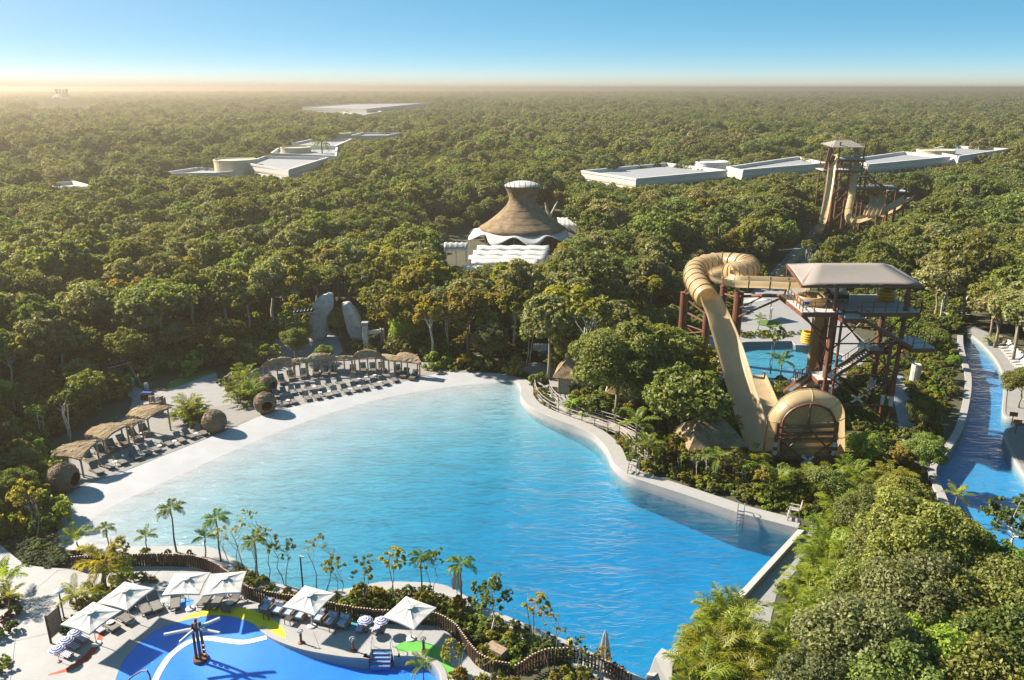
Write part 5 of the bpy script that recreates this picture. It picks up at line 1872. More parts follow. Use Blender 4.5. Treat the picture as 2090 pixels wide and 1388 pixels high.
# ---- end wall: bowl-shaped shell seen from behind, with its steel frame
Y0 = 70.8
def arch(pxl, Y, n=4):
    return smooth([Q(a, b, Y) for a, b in pxl], n)
inner = arch([(1592, 931), (1593, 900), (1595, 871), (1601, 849), (1622, 831), (1656, 823), (1686, 832), (1700, 850), (1703, 871), (1704, 900), (1704, 931)], Y0)
outer = arch([(1557, 926), (1562, 895), (1566, 868), (1572, 842), (1605, 807), (1654, 794), (1700, 808), (1720, 832), (1722, 862), (1722, 895), (1722, 926)], Y0 + 1.5)
rows = []
for k in range(7):
    t = k / 6
    a = math.sin(t * math.pi / 2); b_ = 1 - math.cos(t * math.pi / 2)
    rows.append([Vector((p.x + (q.x - p.x) * a, p.y + (q.y - p.y) * b_, p.z + (q.z - p.z) * a)) - s1org for p, q in zip(inner, outer)])
seg = 5
for k0 in range(0, len(inner) - 1, seg):
    k1 = min(k0 + seg, len(inner) - 1)
    o = MB().grid([r[k0:k1 + 1] for r in rows]).build('wall_rim_segment', M_tan, s1, smooth=True)
    MB().tube([r[k0] for r in rows], 0.045, 5).build('flange', M_tan2, o)
MB().tube([r for r in rows[-1]], 0.08, 6).build('rim_edge', M_tan, s1)
# flat fan panels in the arch, boards below
cx = (inner[0].x + inner[-1].x) / 2
zc = Q(1648, 864, Y0).z
hub = Vector((cx, Y0 + 0.05, zc))
top = [p for p in inner if p.z >= zc - 0.05]
for k0 in range(0, len(top) - 1, 3):
    k1 = min(k0 + 3, len(top) - 1)
    b = MB(); b.add([hub - s1org] + [p - s1org for p in top[k0:k1 + 1]], [tuple(range(k1 - k0 + 2))])
    f = solid(b.build('fan_panel', M_tan, s1), 0.05)
    MB().bar(hub - s1org - Vector((0, .05, 0)), top[k0] - s1org - Vector((0, .05, 0)), 0.05).build('panel_rib', M_tan2, f)
zb = Q(1648, 936, Y0).z
nb = 9
xl, xr = inner[0].x, inner[-1].x
for k in range(nb):
    z0 = zb + (zc - zb) * k / nb; z1 = zb + (zc - zb) * (k + 1) / nb
    MB().box((cx - s1org.x, Y0 - s1org.y + 0.03 + 0.05 * (k % 2), (z0 + z1) / 2 - s1org.z), (xr - xl - 0.04, 0.08, (z1 - z0) * 0.96)).build('wall_board', M_tan if k % 2 else M_tan2, s1)
    if k % 2 == 0:
        MB().tube([(xl + .3 - s1org.x, Y0 - .12 - s1org.y, z1 - s1org.z), (xr - .3 - s1org.x, Y0 - .12 - s1org.y, z1 - s1org.z)], 0.1, 8).build('stiffener', M_tan2, s1)
wf = thing('steel_frame', 'brown steel frame with cross braces bracing the upright tan end wall', 'frame', (cx, Y0 - 0.7, 0.2))
fo = Vector((cx, Y0 - 0.7, 0.2))
YF = Y0 - 0.45
def member(root, org, a, b, r=0.1, wrap=True, name='brace'):
    o = MB().tube([Vector(a) - org, Vector(b) - org], r, 8).build(name, M_steel, root)
    return o
def wrapj(root, org, c, r=0.17, dirs=()):
    b = MB()
    c = Vector(c) - org
    for d in dirs:
        d = Vector(d).normalized()
        b.tube([c - d * .1, c + d * .75], r, 8)
    b.build('joint_sleeve', M_wrap, root)
MB().tube([p + Vector((0, -0.25, 0)) - fo for p in inner[2:-2]], 0.13, 8).build('arch', M_steel, wf)
for px in (1588, 1709):
    t_ = Q(px, 862, YF)
    MB().tube([t_ - fo, Vector((t_.x, YF, 0)) - fo], 0.2, 10).build('column', M_steel, wf)
    for k in range(2):
        zz = 1.4 + k * 0.9
        MB().tube([Vector((t_.x, YF, zz)) - fo, Vector((t_.x, YF, zz + .5)) - fo], 0.22, 10).build('column_band', M_wrap, wf)
L_, R_ = Q(1588, 873, YF), Q(1709, 871, YF)
member(wf, fo, L_, R_, 0.1, name='crossbar')
member(wf, fo, L_ - Vector((0, 0, .75)), R_ - Vector((0, 0, .75)), 0.14, name='crossbar')
member(wf, fo, L_ - Vector((0, 0, 1.2)), R_ - Vector((0, 0, 1.2)), 0.08, name='crossbar')
lb, rb_ = Q(1590, 937, YF), Q(1707, 936, YF)
member(wf, fo, lb, rb_, 0.1, name='crossbar')
hubp = Q(1649, 872, YF)
member(wf, fo, Q(1656, 824, YF), hubp, 0.13, name='post')
for e in (Q(1594, 932, YF), Q(1705, 932, YF)):
    member(wf, fo, hubp, e)
member(wf, fo, Q(1592, 898, YF), Q(1664, 957, YF))
member(wf, fo, Q(1704, 900, YF), Q(1632, 950, YF))
wrapj(wf, fo, Q(1648, 940, YF), 0.16, [(1, 0, .8), (-1, 0, .8), (1, 0, -.8), (-1, 0, -.8)])

# ---- tall columns and trusses carrying the loop
sc = thing('slide_supports', 'thick brown columns and trusses under the looping tan tube', 'supports', (27, 97, 0.15))
so = Vector((27, 97, 0.15))
cols = []
for px, py, Y, r in [(1397, 598, 100, 0.5), (1509, 597, 99.5, 0.62), (1478, 585, 104, 0.5), (1443, 640, 97, 0.45)]:
    t_ = Q(px, py, Y)
    cl = MB().tube([Vector((t_.x, Y, 0)) - so, t_ - so], r, 14).build('column', M_steel, sc)
    MB().lathe([(r * 1.05, 0), (r * 1.05, .12), (r * .8, .16)], 14, tuple(t_ - so)).build('column_cap', M_steel, cl)
    cols.append(t_)
A, B, C, D = cols
for a, b, r in [(A - Vector((0, 0, .6)), D + Vector((0, 0, -.2)), .13), (A - Vector((0, 0, 2.4)), Vector((D.x, D.y, A.z - 3.2)), .16), (A - Vector((0, 0, 4.2)), Vector((D.x, D.y, A.z - 4.4)), .1), (A - Vector((0, 0, 5.6)), Vector((D.x, D.y, A.z - 5.8)), .1),
                (A - Vector((0, 0, 4.2)), Vector((D.x, D.y, A.z - 5.8)), .08), (A - Vector((0, 0, 5.6)), Vector((D.x, D.y, A.z - 4.4)), .08),
                (B - Vector((0, 0, .5)), Q(1600, 603, 88), .2), (B - Vector((0, 0, 2.2)), Q(1560, 604, 93), .1), (B - Vector((0, 0, 3.4)), Q(1598, 607, 88), .14), (C - Vector((0, 0, 1)), D - Vector((0, 0, .5)), .13), (C - Vector((0, 0, 1)), B - Vector((0, 0, .7)), .13),
                (A, P(1420, 560, 12.9), .13), (A - Vector((0, 0, .3)), P(1428, 588, 12.0), .1), (C, P(1480, 565, 13.2), .16), (B, P(1500, 584, 13.4), .18), (C, P(1475, 536, 13.1), .14)]:
    member(sc, so, a, b, r)

# ---- launch tower
DZ = 13.3
X0, X1, Ya, Yb = 30.8, 43.3, 80.0, 87.4
to = Vector((37, 83.7, 0.15))
tw = thing('slide_tower', 'tall brown steel slide tower with grey shade roof, decks and zigzag stairs', 'tower', to)
def part(name, mb, m, parent=None, **k):
    return mb.build(name, m, parent or tw, **k)
def deck_part(x0, x1, y0, y1, z):
    d = part('deck', MB().box(((x0 + x1) / 2 - to.x, (y0 + y1) / 2 - to.y, z - to.z - .06), (x1 - x0, y1 - y0, .12)), M_grate)
    for a, b in (((x0, y0), (x1, y0)), ((x1, y0), (x1, y1)), ((x1, y1), (x0, y1)), ((x0, y1), (x0, y0))):
        MB().bar(Vector((*a, z - .3)) - to, Vector((*b, z - .3)) - to, 0.14, 0.46).build('edge_beam', M_steel, d)
def railing(pathp, step=1.25, h=1.1, root=None, org=None, m=None):
    root = root or tw; org = org if org is not None else to; m = m or M_steel
    pathp = [Vector(p) for p in pathp]
    for a, b in zip(pathp, pathp[1:]):
        n = max(1, round((b - a).length / step))
        for k in range(n + 1):
            p = a.lerp(b, k / n) - org
            MB().box((p.x, p.y, p.z + h / 2), (.07, .07, h)).build('rail_post', m, root)
        for hh in (h, h * .5):
            MB().bar(a - org + Vector((0, 0, hh)), b - org + Vector((0, 0, hh)), 0.06, .05).build('handrail', m, root)
deck_part(X0, 35.2, Ya, Yb, DZ)
deck_part(36.9, X1, Ya, Yb, DZ + .02)
deck_part(35.2, 36.9, Ya + .7, Yb, DZ - .02)
deck_part(34.6, 36.9, Ya - 1.3, Ya + .7, DZ - .25)
railing([(X0 + .6, Yb, DZ), (X0, Ya, DZ), (34.5, Ya, DZ)])
railing([(37, Ya, DZ), (X1, Ya, DZ), (X1, Yb, DZ), (X0 + 3, Yb, DZ)], 1.3)
railing([(34.6, Ya, DZ - .25), (34.6, Ya - 1.3, DZ - .25), (36.4, Ya - 1.3, DZ - .25)])
# roof: frame and stretched cloth
RZ = 16.35
fl, frt, br, bl = Vector((30.3, 79.6, RZ)), Vector((42.9, 79.6, RZ)), Vector((43.8, 88.4, RZ + .1)), Vector((31.8, 89.0, RZ + .2))
r0, r1 = Vector((33.2, 84.2, RZ + 1.35)), Vector((40.6, 84.2, RZ + 1.35))
def cloth(corn, nm='roof_panel', n=8, sag=.18):
    rows = []
    for j in range(n + 1):
        v = j / n
        row = []
        for i in range(n + 1):
            u = i / n
            p = corn[0].lerp(corn[1], u).lerp(corn[3].lerp(corn[2], u), v)
            row.append(p - to - Vector((0, 0, sag * math.sin(math.pi * u) * math.sin(math.pi * v) + .12 * math.sin(math.pi * u) * (1 - v) * -1)))
        rows.append(row)
    return solid(part(nm, MB().grid(rows), M_shade, smooth=True), .02)
cloth((fl, frt, r1, r0)); cloth((br, bl, r0, r1)); cloth((bl, fl, r0, r0 + Vector((0, 0.01, 0)))); cloth((frt, br, r1, r1 + Vector((0, 0.01, 0))))
for a, b in ((fl, frt), (br, bl), (bl, fl), (frt, br)):
    part('roof_beam', MB().bar(a - to - Vector((0, 0, .18)), b - to - Vector((0, 0, .18)), .18, .22), M_steel)
# columns
COLS = [(34.4, 80.6, RZ - .2, .2), (42.0, 80.6, RZ - .2, .24), (42.6, 86.6, RZ - .2, .34), (36.2, 87.0, RZ - .2, .3), (37.5, 87.2, DZ, .25), (41.2, 80.9, 9.6, .18), (34.9, 82.2, DZ, .18), (35.4, 80.7, DZ, .14)]
for x, y, z, r in COLS:
    cl = part('column', MB().tube([(x - to.x, y - to.y, -.1), (x - to.x, y - to.y, z - to.z)], r, 12), M_steel)
    MB().tube([(x - to.x, y - to.y, 2.2), (x - to.x, y - to.y, 3.4)], r * 1.06, 12).build('column_band', M_wrap, cl)
for a, b, r in [((34.4, 80.6, 9.6), (42, 80.6, 9.6), .09), ((34.4, 80.6, 6.0), (42, 80.6, 6.0), .09), ((34.4, 80.6, 2.4), (42, 80.6, 2.4), .09),
                ((34.4, 80.6, 13), (42, 80.6, 6.0), .08), ((42, 80.6, 12.6), (34.4, 80.6, 6.0), .08), ((34.4, 80.6, 6.0), (42, 80.6, 0.6), .09), ((42, 80.6, 6), (34.4, 80.6, .6), .09),
                ((36.2, 87, 9.6), (42.6, 86.6, 9.6), .1), ((36.2, 87, 5.4), (42.6, 86.6, 5.4), .1), ((36.2, 87, 12.8), (42.6, 86.6, 5.4), .09), ((42.6, 86.6, 12.8), (36.2, 87, 5.4), .09), ((36.2, 87, 5.4), (42.6, 86.6, .5), .09),
                ((42, 80.6, 9), (42.6, 86.6, 3), .09), ((42, 80.6, 3), (42.6, 86.6, 9), .09), ((34.4, 80.6, 11), (36.2, 87, 5), .09), ((34.4, 80.6, 5), (36.2, 87, 11), .09),
                ((31.2, 80.2, 12.9), (34.4, 80.6, 8.6), .11), ((31.0, 87, 12.9), (36.2, 87, 8.6), .11), ((43.2, 80.2, 12.9), (42, 80.6, 10.8), .08), ((31, 83.5, 12.9), (34.9, 82.2, 9.5), .1)]:
    part('brace', MB().tube([Vector(a) - to, Vector(b) - to], r, 8), M_steel)
for c, dirs in [((38.2, 80.6, 9.35), [(1, 0, .85), (-1, 0, .85), (1, 0, -.85), (-1, 0, -.85), (1, 0, 0), (-1, 0, 0)]), ((38.2, 80.6, 3.2), [(1, 0, .7), (-1, 0, .7), (1, 0, -.7), (-1, 0, -.7)]), ((34.6, 80.6, 6), [(1, 0, 0), (1, 0, -.7), (1, 0, .8)]), ((41, 84, 3.0), [(.2, 1, .7), (-.2, -1, .7), (.2, 1, -.7), (-.2, -1, -.7)])]:
    wrapj(tw, to, c, .15, dirs)
part('roof_post', MB().tube([(31.8 - to.x, 88.6 - to.y, DZ - 1 - to.z), (31.8 - to.x, 88.6 - to.y, RZ - to.z)], .12, 8), M_steel)
# stairs
def stairs(a, b, width, axis):
    """flight from a (top) to b (bottom); axis = sideways direction"""
    a, b = Vector(a), Vector(b)
    n = max(4, round(abs(a.z - b.z) / .19))
    ax = Vector(axis).normalized()
    ang = math.atan2((b - a).y, (b - a).x)
    for s in (-1, 1):
        st_ = part('stringer', MB().bar(a + ax * s * width / 2 - to - Vector((0, 0, .1)), b + ax * s * width / 2 - to - Vector((0, 0, .1)), .1, .34), M_steel)
        MB().bar(a + ax * s * width / 2 - to + Vector((0, 0, 1)), b + ax * s * width / 2 - to + Vector((0, 0, 1)), .06).build('handrail', M_steel, st_)
        m_ = max(2, n // 4)
        for k in range(m_ + 1):
            p = a.lerp(b, k / m_) + ax * s * width / 2 - to
            MB().box((p.x, p.y, p.z + .5), (.05, .05, 1.0)).build('rail_post', M_steel, st_)
    for k in range(n):
        p = a.lerp(b, (k + .5) / n) - to
        part('tread', MB().box((p.x, p.y, p.z), ((b - a).xy.length / n * 1.1, width, .05), ang), M_grate)
stairs((36.6, 79.4, DZ - .3), (42.4, 79.4, 9.8), 1.2, (0, 1, 0))
deck_part(42.3, 44.8, 78.7, 82.6, 9.75)
railing([(42.4, 78.7, 9.75), (44.8, 78.7, 9.75), (44.8, 82.6, 9.75)])
stairs((42.2, 82.0, 9.7), (40.8, 82.0, 8.7), 1.1, (0, 1, 0))
deck_part(39.4, 41.2, 81.4, 83.0, 8.6)
stairs((39.6, 82.1, 8.5), (35.4, 82.1, 5.2), 1.2, (0, 1, 0))
deck_part(34.0, 35.6, 81.4, 84.2, 5.1)
stairs((34.2, 83.6, 5.0), (33.0, 87.2, 1.6), 1.2, (1, 0, 0))
dk = P(1648, 781, 1.3)
deck_part(dk.x - 1.2, dk.x + 1.2, dk.y - 1.4, dk.y + 1.6, 1.3)
railing([(dk.x + .4, dk.y + 1.6, 1.3), (dk.x - 1.2, dk.y + 1.6, 1.3), (dk.x - 1.2, dk.y - 1.4, 1.3)], .6)
# raft conveyor rising from the pool to the deck
ca, cb_ = P(1656, 800, 0.4), Vector((35.3, 86.0, DZ - .3))
cv = thing('raft_conveyor', 'tall tan raft conveyor rising from the landing pool to the tower deck', 'conveyor', (ca.x, ca.y, .15))
co_ = Vector((ca.x, ca.y, .15))
MB().bar(ca - co_, cb_ - co_, 1.5, .35).build('belt', M_tan2, cv)
for s in (-.8, .8):
    MB().bar(ca - co_ + Vector((s, 0, .25)), cb_ - co_ + Vector((s, 0, .25)), .12, .6).build('side_wall', M_tan, cv)
# start tub, machines, rafts, lifebuoy box on the deck
tb = thing('start_tub', 'tan start basin of the slide on the tower deck', 'start basin', (32.9, 83.4, DZ + .01))
rows = []
for r_, z in ((1.35, 0), (1.5, .25), (1.6, .95), (1.45, 1.0), (1.3, .35), (1.0, .25)):
    rows.append([Vector((r_ * 1.05 * math.cos(k * math.pi / 12), r_ * math.sin(k * math.pi / 12), z)) for k in range(24)])
MB().grid(rows, closed=True).build('basin', M_tan, tb, smooth=True)
MB().lathe([(1.1, .2), (1.1, .3), (.9, .32)], 24).build('basin_floor', M_tan2, tb)
mc = thing('conveyor_head', 'dark machinery of the raft conveyor on the tower deck', 'machine', (36.2, 84.8, DZ + .02))
MB().box((0, 0, .6), (2.2, 1.6, .5)).build('housing', M_black, mc, bevel=.05)
MB().box((0, .3, 1.25), (1.6, .9, .12)).build('hood', M_alu, mc)
for k in range(4):
    MB().tube([(-1.0 + .66 * k, -.9, 0), (-1.0 + .66 * k, -.9, 1.1)], .05, 8).build('post', M_darkmetal, mc)
def raft_stack(loc, n, label, tilt=0.0, r=.95):
    for k in range(n):
        ring = [Vector((r * math.cos(t * math.pi / 10), r * math.sin(t * math.pi / 10), .2)) for t in range(20)]
        o = MB().tube(ring, .2, 8, closed=True).build('yellow_raft', M_tube, smooth=True)
        o.location = (loc[0] + .04 * math.sin(k * 2), loc[1], loc[2] + k * .34)
        tag(o, f'{ORD[k]} yellow raft from the bottom, {label}', 'raft', 'yellow rafts in stacks')
raft_stack(P(1650, 700, .2), 5, 'stack on the landing pool edge')
raft_stack((41.9, 85.0, DZ + .03), 3, 'stack on the right end of the tower deck', r=.8)
pb = thing('call_post', 'small blue box on a post on the tower deck', 'box', (31.3, 80.4, DZ))
MB().tube([(0, 0, 0), (0, 0, .8)], .03, 6).build('post', M_darkmetal, pb)
MB().box((0, 0, .9), (.5, .3, .3)).build('box', mat('blue_plastic', (.02, .08, .4), .4), pb, bevel=.03)
# white column with red-banded arm by the path
p = P(1864, 790, .2)
wc = thing('water_column', 'rough white concrete column with a red and white pipe arm beside the stairs', 'column', p)
MB().lathe([(.62, -.1), (.6, 1.5), (.58, 3.0), (.5, 3.05)], 14).build('column', M_stone, wc)
for k in range(4):
    a = Vector((-.4 - .45 * k, 0, 3.1 + .42 * k)); b = a + Vector((-.45, 0, .42))
    MB().tube([a, b], .14, 8).build('pipe_band', M_wtable if k % 2 == 0 else mat('red_band', (.4, .06, .03), .5), wc)
# lamp post and round lawn island behind the pool, hedges
isl = P(1570, 660, .2)
sheet('lawn', [isl + Vector((1.9 * math.cos(k * math.pi / 12), 1.9 * math.sin(k * math.pi / 12), 0)) for k in range(24)], M_grass, .24)
lp = thing('lamp_post', 'slim dark lamp post before the round lawn behind the landing pool', 'lamp', P(1571, 676, .2))
MB().tube([(0, 0, 0), (0, 0, 3.6)], .06, 8).build('post', M_darkmetal, lp)
MB().lathe([(.07, 3.55), (.2, 3.62), (.2, 3.72), (.06, 3.8)], 12).build('lamp_head', M_wtable, lp)
# white shade sails behind the loop
for k, (c, lab) in enumerate([([(1500, 598), (1535, 600), (1575, 612), (1510, 622)], 'white triangular shade sail behind the thick slide column')]):
    q = [P(a, b, z) for (a, b), z in zip(c, (4.2, 3.6, 3.4, 3.2))]
    so_ = sum(q, Vector()) / 4
    sl = thing('shade_sail', lab, 'shade sail', (so_.x, so_.y, .2))
    o2 = Vector((so_.x, so_.y, .2))
    rows = [[q[0].lerp(q[1], u / 6).lerp(q[3].lerp(q[2], u / 6), v / 6) - o2 - Vector((0, 0, .3 * math.sin(math.pi * u / 6) * math.sin(math.pi * v / 6))) for u in range(7)] for v in range(7)]
    solid(MB().grid(rows).build('cloth', M_white, sl, smooth=True), .02)
    for v in q:
        MB().tube([Vector((v.x, v.y, .1)) - o2, v - o2], .06, 8).build('pole', M_darkmetal, sl)

# ================================================================ far slide tower
ty = 195.0
t2o = Vector((Q(1725, 480, ty).x, ty, .15))
t2 = thing('slide_tower', 'far brown slide tower with small grey roof before the white buildings', 'tower', t2o)
def q2(px, py, Y=ty):
    return Q(px, py, Y) - t2o
dk_ = q2(1737, 324)
xa, xb = q2(1709, 324).x, q2(1765, 324).x
MB().box(((xa + xb) / 2, 3, dk_.z - .1), (xb - xa, 7, .2)).build('deck', M_grate, t2)
MB().box(((xa + xb) / 2, -.55, dk_.z - .45), (xb - xa, .25, .6)).build('edge_beam', M_steel, t2)
lo = q2(1719, 347)
xa2, xb2 = q2(1677, 347).x, q2(1761, 347).x
MB().box(((xa2 + xb2) / 2, 1.5, lo.z), (xb2 - xa2, 5, .2)).build('deck', M_grate, t2)
MB().box(((xa2 + xb2) / 2, -1.05, lo.z - .25), (xb2 - xa2, .25, .5)).build('edge_beam', M_steel, t2)
l3 = q2(1756, 359)
MB().box((l3.x, 0, l3.z), (2.6, 3, .2)).build('deck', M_grate, t2)
l4 = q2(1785, 383)
MB().box((l4.x + .5, 2, l4.z), (11.0, 5, .25)).build('deck', M_grate, t2)
MB().box((l4.x + .5, -.55, l4.z - .2), (11.0, .25, .6)).build('edge_beam', M_steel, t2)
l5 = q2(1845, 393)
MB().box((l5.x, 3, l5.z), (4, 4, .2)).build('deck', M_grate, t2)
for x, z0, z1, r in [(xa + .3, 0, dk_.z + 4, .22), (xb - .3, 0, dk_.z + 4, .22), ((xa + xb) / 2, 0, dk_.z, .25), (q2(1700, 400).x, 0, q2(1700, 394).z, .42), (q2(1724, 410).x, 0, q2(1724, 408).z, .34), (q2(1762, 400).x, 0, q2(1762, 350).z, .3), (q2(1830, 400).x, 0, q2(1830, 378).z, .3), (q2(1848, 400).x, 0, q2(1848, 388).z, .2), (q2(1812, 420).x, 0, q2(1812, 412).z, .35), (q2(1690, 340).x, 0, q2(1690, 310).z, .16)]:
    for y in (0, 5):
        MB().tube([(x, y, z0), (x, y, z1)], r, 10).build('column', M_steel, t2)
zt = dk_.z
for a, b in [((xa, 0, zt), (xb, 0, zt - 9)), ((xb, 0, zt), (xa, 0, zt - 9)), ((xa, 0, zt - 9), (xb, 0, zt - 16)), ((xb, 0, zt - 9), (xa, 0, zt - 16)), ((xa - 3, 0, zt - 10), (xb, 0, zt - 5)), ((xa, 0, zt - 9), (xb, 0, zt - 9)),
             (q2(1700, 380), q2(1727, 352)), (q2(1706, 415), q2(1727, 393)), (q2(1764, 360), q2(1815, 400)), (q2(1768, 350), q2(1800, 383)), (q2(1770, 384), q2(1800, 410)), (q2(1830, 384), q2(1800, 420))]:
    MB().tube([Vector(a), Vector(b)], .14, 6).build('brace', M_steel, t2)
# stairs seen as long slanting stringers
for a, b in [(q2(1684, 349), q2(1696, 302)), (q2(1764, 362), q2(1812, 384)), (q2(1690, 349), q2(1702, 318))]:
    st_ = MB().bar(a, b, .9, .3).build('stair_flight', M_steel, t2)
    MB().bar(a + Vector((0, -.5, 1)), b + Vector((0, -.5, 1)), .08).build('handrail', M_steel, st_)
for z, x0_, x1_ in ((zt, xa, xb), (lo.z, xa2, xb2), (l4.z, l4.x - 5, l4.x + 6)):
    railing([Vector((x0_, -.6, z)) + t2o, Vector((x1_, -.6, z)) + t2o], 1.5, 1.2, t2, t2o)
    railing([Vector((x0_, 4.5, z)) + t2o, Vector((x1_, 4.5, z)) + t2o], 1.5, 1.2, t2, t2o)
# little roof
zr = q2(1730, 300).z
b = MB()
x0_, x1_ = q2(1696, 300).x, q2(1763, 300).x
v = [(x0_, -1, zr), (x1_, -1, zr), (x1_ - .3, 8, zr + .3), (x0_ + .5, 8, zr + .3), (x0_ + 2.2, 3, zr + 1.4), (x1_ - 2.0, 3, zr + 1.4)]
b.add(v, [(0, 1, 5, 4), (1, 2, 5), (2, 3, 4, 5), (3, 0, 4)])
solid(b.build('roof', M_shade, t2), .05)
# its slides
f1o = Q(1690, 400, ty - 3); f1o.z = .15
fs1 = thing('water_slide', 'far straight steep tan chute left of the far tower with long run-out along the path', 'water slide', f1o)
pa = smooth([Q(1703, 315, 197), Q(1699, 330, 195), Q(1692, 385, 191), Q(1684, 430, 187), Q(1677, 462, 183), P(1668, 482, 1.0), P(1653, 502, .6), P(1630, 529, .5), P(1590, 564, .5)], 5)
slide_run(fs1, pa, [(a * .72, h * .6) for a, h in TROUGH], M_tan, 4, org=f1o, name='chute_segment')
f2o = Q(1740, 420, ty); f2o.z = .15
fs2 = thing('water_slide', 'far tan tube slide before the far tower, bending into a long hairpin', 'water slide', f2o)
pb_ = smooth([Q(1750, 303, 198), Q(1749, 318, 196.5), Q(1745, 352, 195), Q(1738, 400, 193), Q(1732, 430, 190), Q(1733, 447, 187), Q(1746, 455, 185), Q(1770, 448, 186), Q(1800, 436, 189), Q(1830, 421, 192), Q(1850, 409, 194), Q(1857, 406, 197), Q(1850, 412, 199), Q(1828, 428, 199), Q(1800, 442, 198)], 5)
slide_run(fs2, pb_[:30], circ(.85, 14), M_tan, 4, rib=1.05, closed=True, org=f2o, name='tube_segment')
slide_run(fs2, pb_[30:], [(a * .8, h * 1.0) for a, h in TROUGH], M_tan, 5, org=f2o, name='chute_segment')
f3o = Q(1790, 430, ty + 2); f3o.z = .15
fs3 = thing('water_slide', 'far racing slide with four parallel tan lanes curving behind the hairpin', 'water slide', f3o)
for k in range(4):
    off = k * 1.15
    pc_ = smooth([Q(1760, 376, 200) + Vector((off, 0, 0)), Q(1763, 386, 199) + Vector((off, 0, 0)), Q(1775, 398, 196) + Vector((off * .95, 0, 0)), Q(1778, 414, 192) + Vector((off * .9, 0, 0)), Q(1770, 428, 188) + Vector((off * .9, 0, 0)), Q(1765, 440, 185) + Vector((off * .9, 0, 0))], 5)
    slide_run(fs3, pc_, [(a * .34, h * .4) for a, h in TROUGH], M_tan, 5, rib=1.04, org=f3o, name='lane_segment')
    MB().tube([Vector((off, 0, 0)) + Q(1760, 376, 200.5) - f3o + Vector((.55 * math.cos(t), 0, .3 + .9 * math.sin(t))) for t in [math.pi * j / 8 for j in range(9)]], .13, 6).build('entry_hoop', M_tan2, fs3)
    po = smooth([P(1757, 478, 1.2), P(1752, 492, .8), P(1738, 515, .6), P(1722, 540, .5)], 4)
    po = [p + Vector((off * .95 - 1.4, 0, 0)) for p in po]
    slide_run(fs3, po, [(a * .5, h * .35) for a, h in TROUGH], M_tan, 4, org=f3o, name='runout_segment')
for k in range(5):
    p = P(1757 + k * 6, 455, .2)
    MB().tube([p - f3o, p - f3o + Vector((0, 0, 5 - .4 * k))], .2, 8).build('column', M_steel, fs3)
# ================================================================ buildings
M_wall = mat('white_render_wall', (0.470, 0.462, 0.445), 0.7, var=0.04, scale=0.3)
M_roofgrey = mat('grey_roof_membrane', (0.216, 0.224, 0.240), 0.8, var=0.06, scale=0.2)
M_cream = mat('cream_wall', (0.400, 0.360, 0.256), 0.75, var=0.05, scale=0.4)
M_glass = mat('window_glass', (0.02, 0.045, 0.06), 0.08, spec=0.8)
M_trim = mat('tan_trim', (0.4, 0.32, 0.16), 0.7)

# ---- round thatched hall with a waisted roof
hc = Vector((2.45, 187, 0.15))
hall = thing('thatched_hall', 'round thatched hall with waisted roof flaring to a white spiked crown', 'hall', hc)
prof = [(10.1, 3.7), (10.3, 3.95), (9.3, 4.55), (7.6, 5.75), (5.9, 7.1), (4.5, 8.4), (3.7, 9.3), (3.25, 10.1), (3.15, 10.9), (3.35, 11.8), (3.8, 12.8), (4.3, 13.7), (4.42, 13.85)]
rows = []
rnd = random.Random(9)
for r_, z in prof:
    rows.append([Vector(((r_ + rnd.uniform(-.06, .06)) * math.cos(2 * math.pi * k / 64), (r_ + rnd.uniform(-.06, .06)) * math.sin(2 * math.pi * k / 64), z)) for k in range(64)])
roof = MB().grid(rows, closed=True).build('roof', M_thatch2, hall, smooth=True)
for i in range(1, 12):                       # lapped courses of thatch
    r_, z = prof[i]
    MB().tube([Vector(((r_ + .03) * math.cos(2 * math.pi * k / 48), (r_ + .03) * math.sin(2 * math.pi * k / 48), z)) for k in range(48)], .035, 5, closed=True).build('thatch_course', M_thatch2, roof)
MB().lathe([(4.35, 13.7), (4.3, 13.85), (3.4, 14.35), (1.8, 14.75), (.3, 14.9)], 40).build('crown_dome', M_white, hall, smooth=True)
for k in range(22):
    t = 2 * math.pi * k / 22
    d = Vector((math.cos(t), math.sin(t), 0))
    MB().tube([d * 4.25 + Vector((0, 0, 13.4)), d * 4.75 + Vector((0, 0, 15.1))], .07, 5).build('spike', M_dark, hall)
MB().lathe([(8.4, 0), (8.4, 3.9)], 40).build('wall', M_dark, hall)
for k in range(28):
    t = 2 * math.pi * k / 28
    MB().tube([(8.9 * math.cos(t), 8.9 * math.sin(t), 0), (9.0 * math.cos(t), 9.0 * math.sin(t), 4.2)], .14, 6).build('post', M_pole, hall)
sk = thing('wave_canopy', 'white wavy canopy ring around the foot of the thatched hall', 'canopy', hc)
rows = []
for j, (r_, z) in enumerate(((9.6, 3.8), (10.4, 3.4), (11.4, 3.0), (12.5, 2.6))):
    row = []
    for k in range(96):
        t = 2 * math.pi * k / 96
        wv = math.cos(9 * t)
        rr = r_ + (j / 3) * 1.0 * wv
        row.append(Vector((rr * math.cos(t), rr * math.sin(t), z - (j / 3) * .9 * wv)))
    rows.append(row)
solid(MB().grid(rows, closed=True).build('canopy', M_white, sk, smooth=True), .08)
for k in range(9):
    t = 2 * math.pi * k / 9
    MB().tube([(13.2 * math.cos(t), 13.2 * math.sin(t), 0), (13.0 * math.cos(t), 13.0 * math.sin(t), 1.8)], .12, 6).build('post', M_wall, sk)
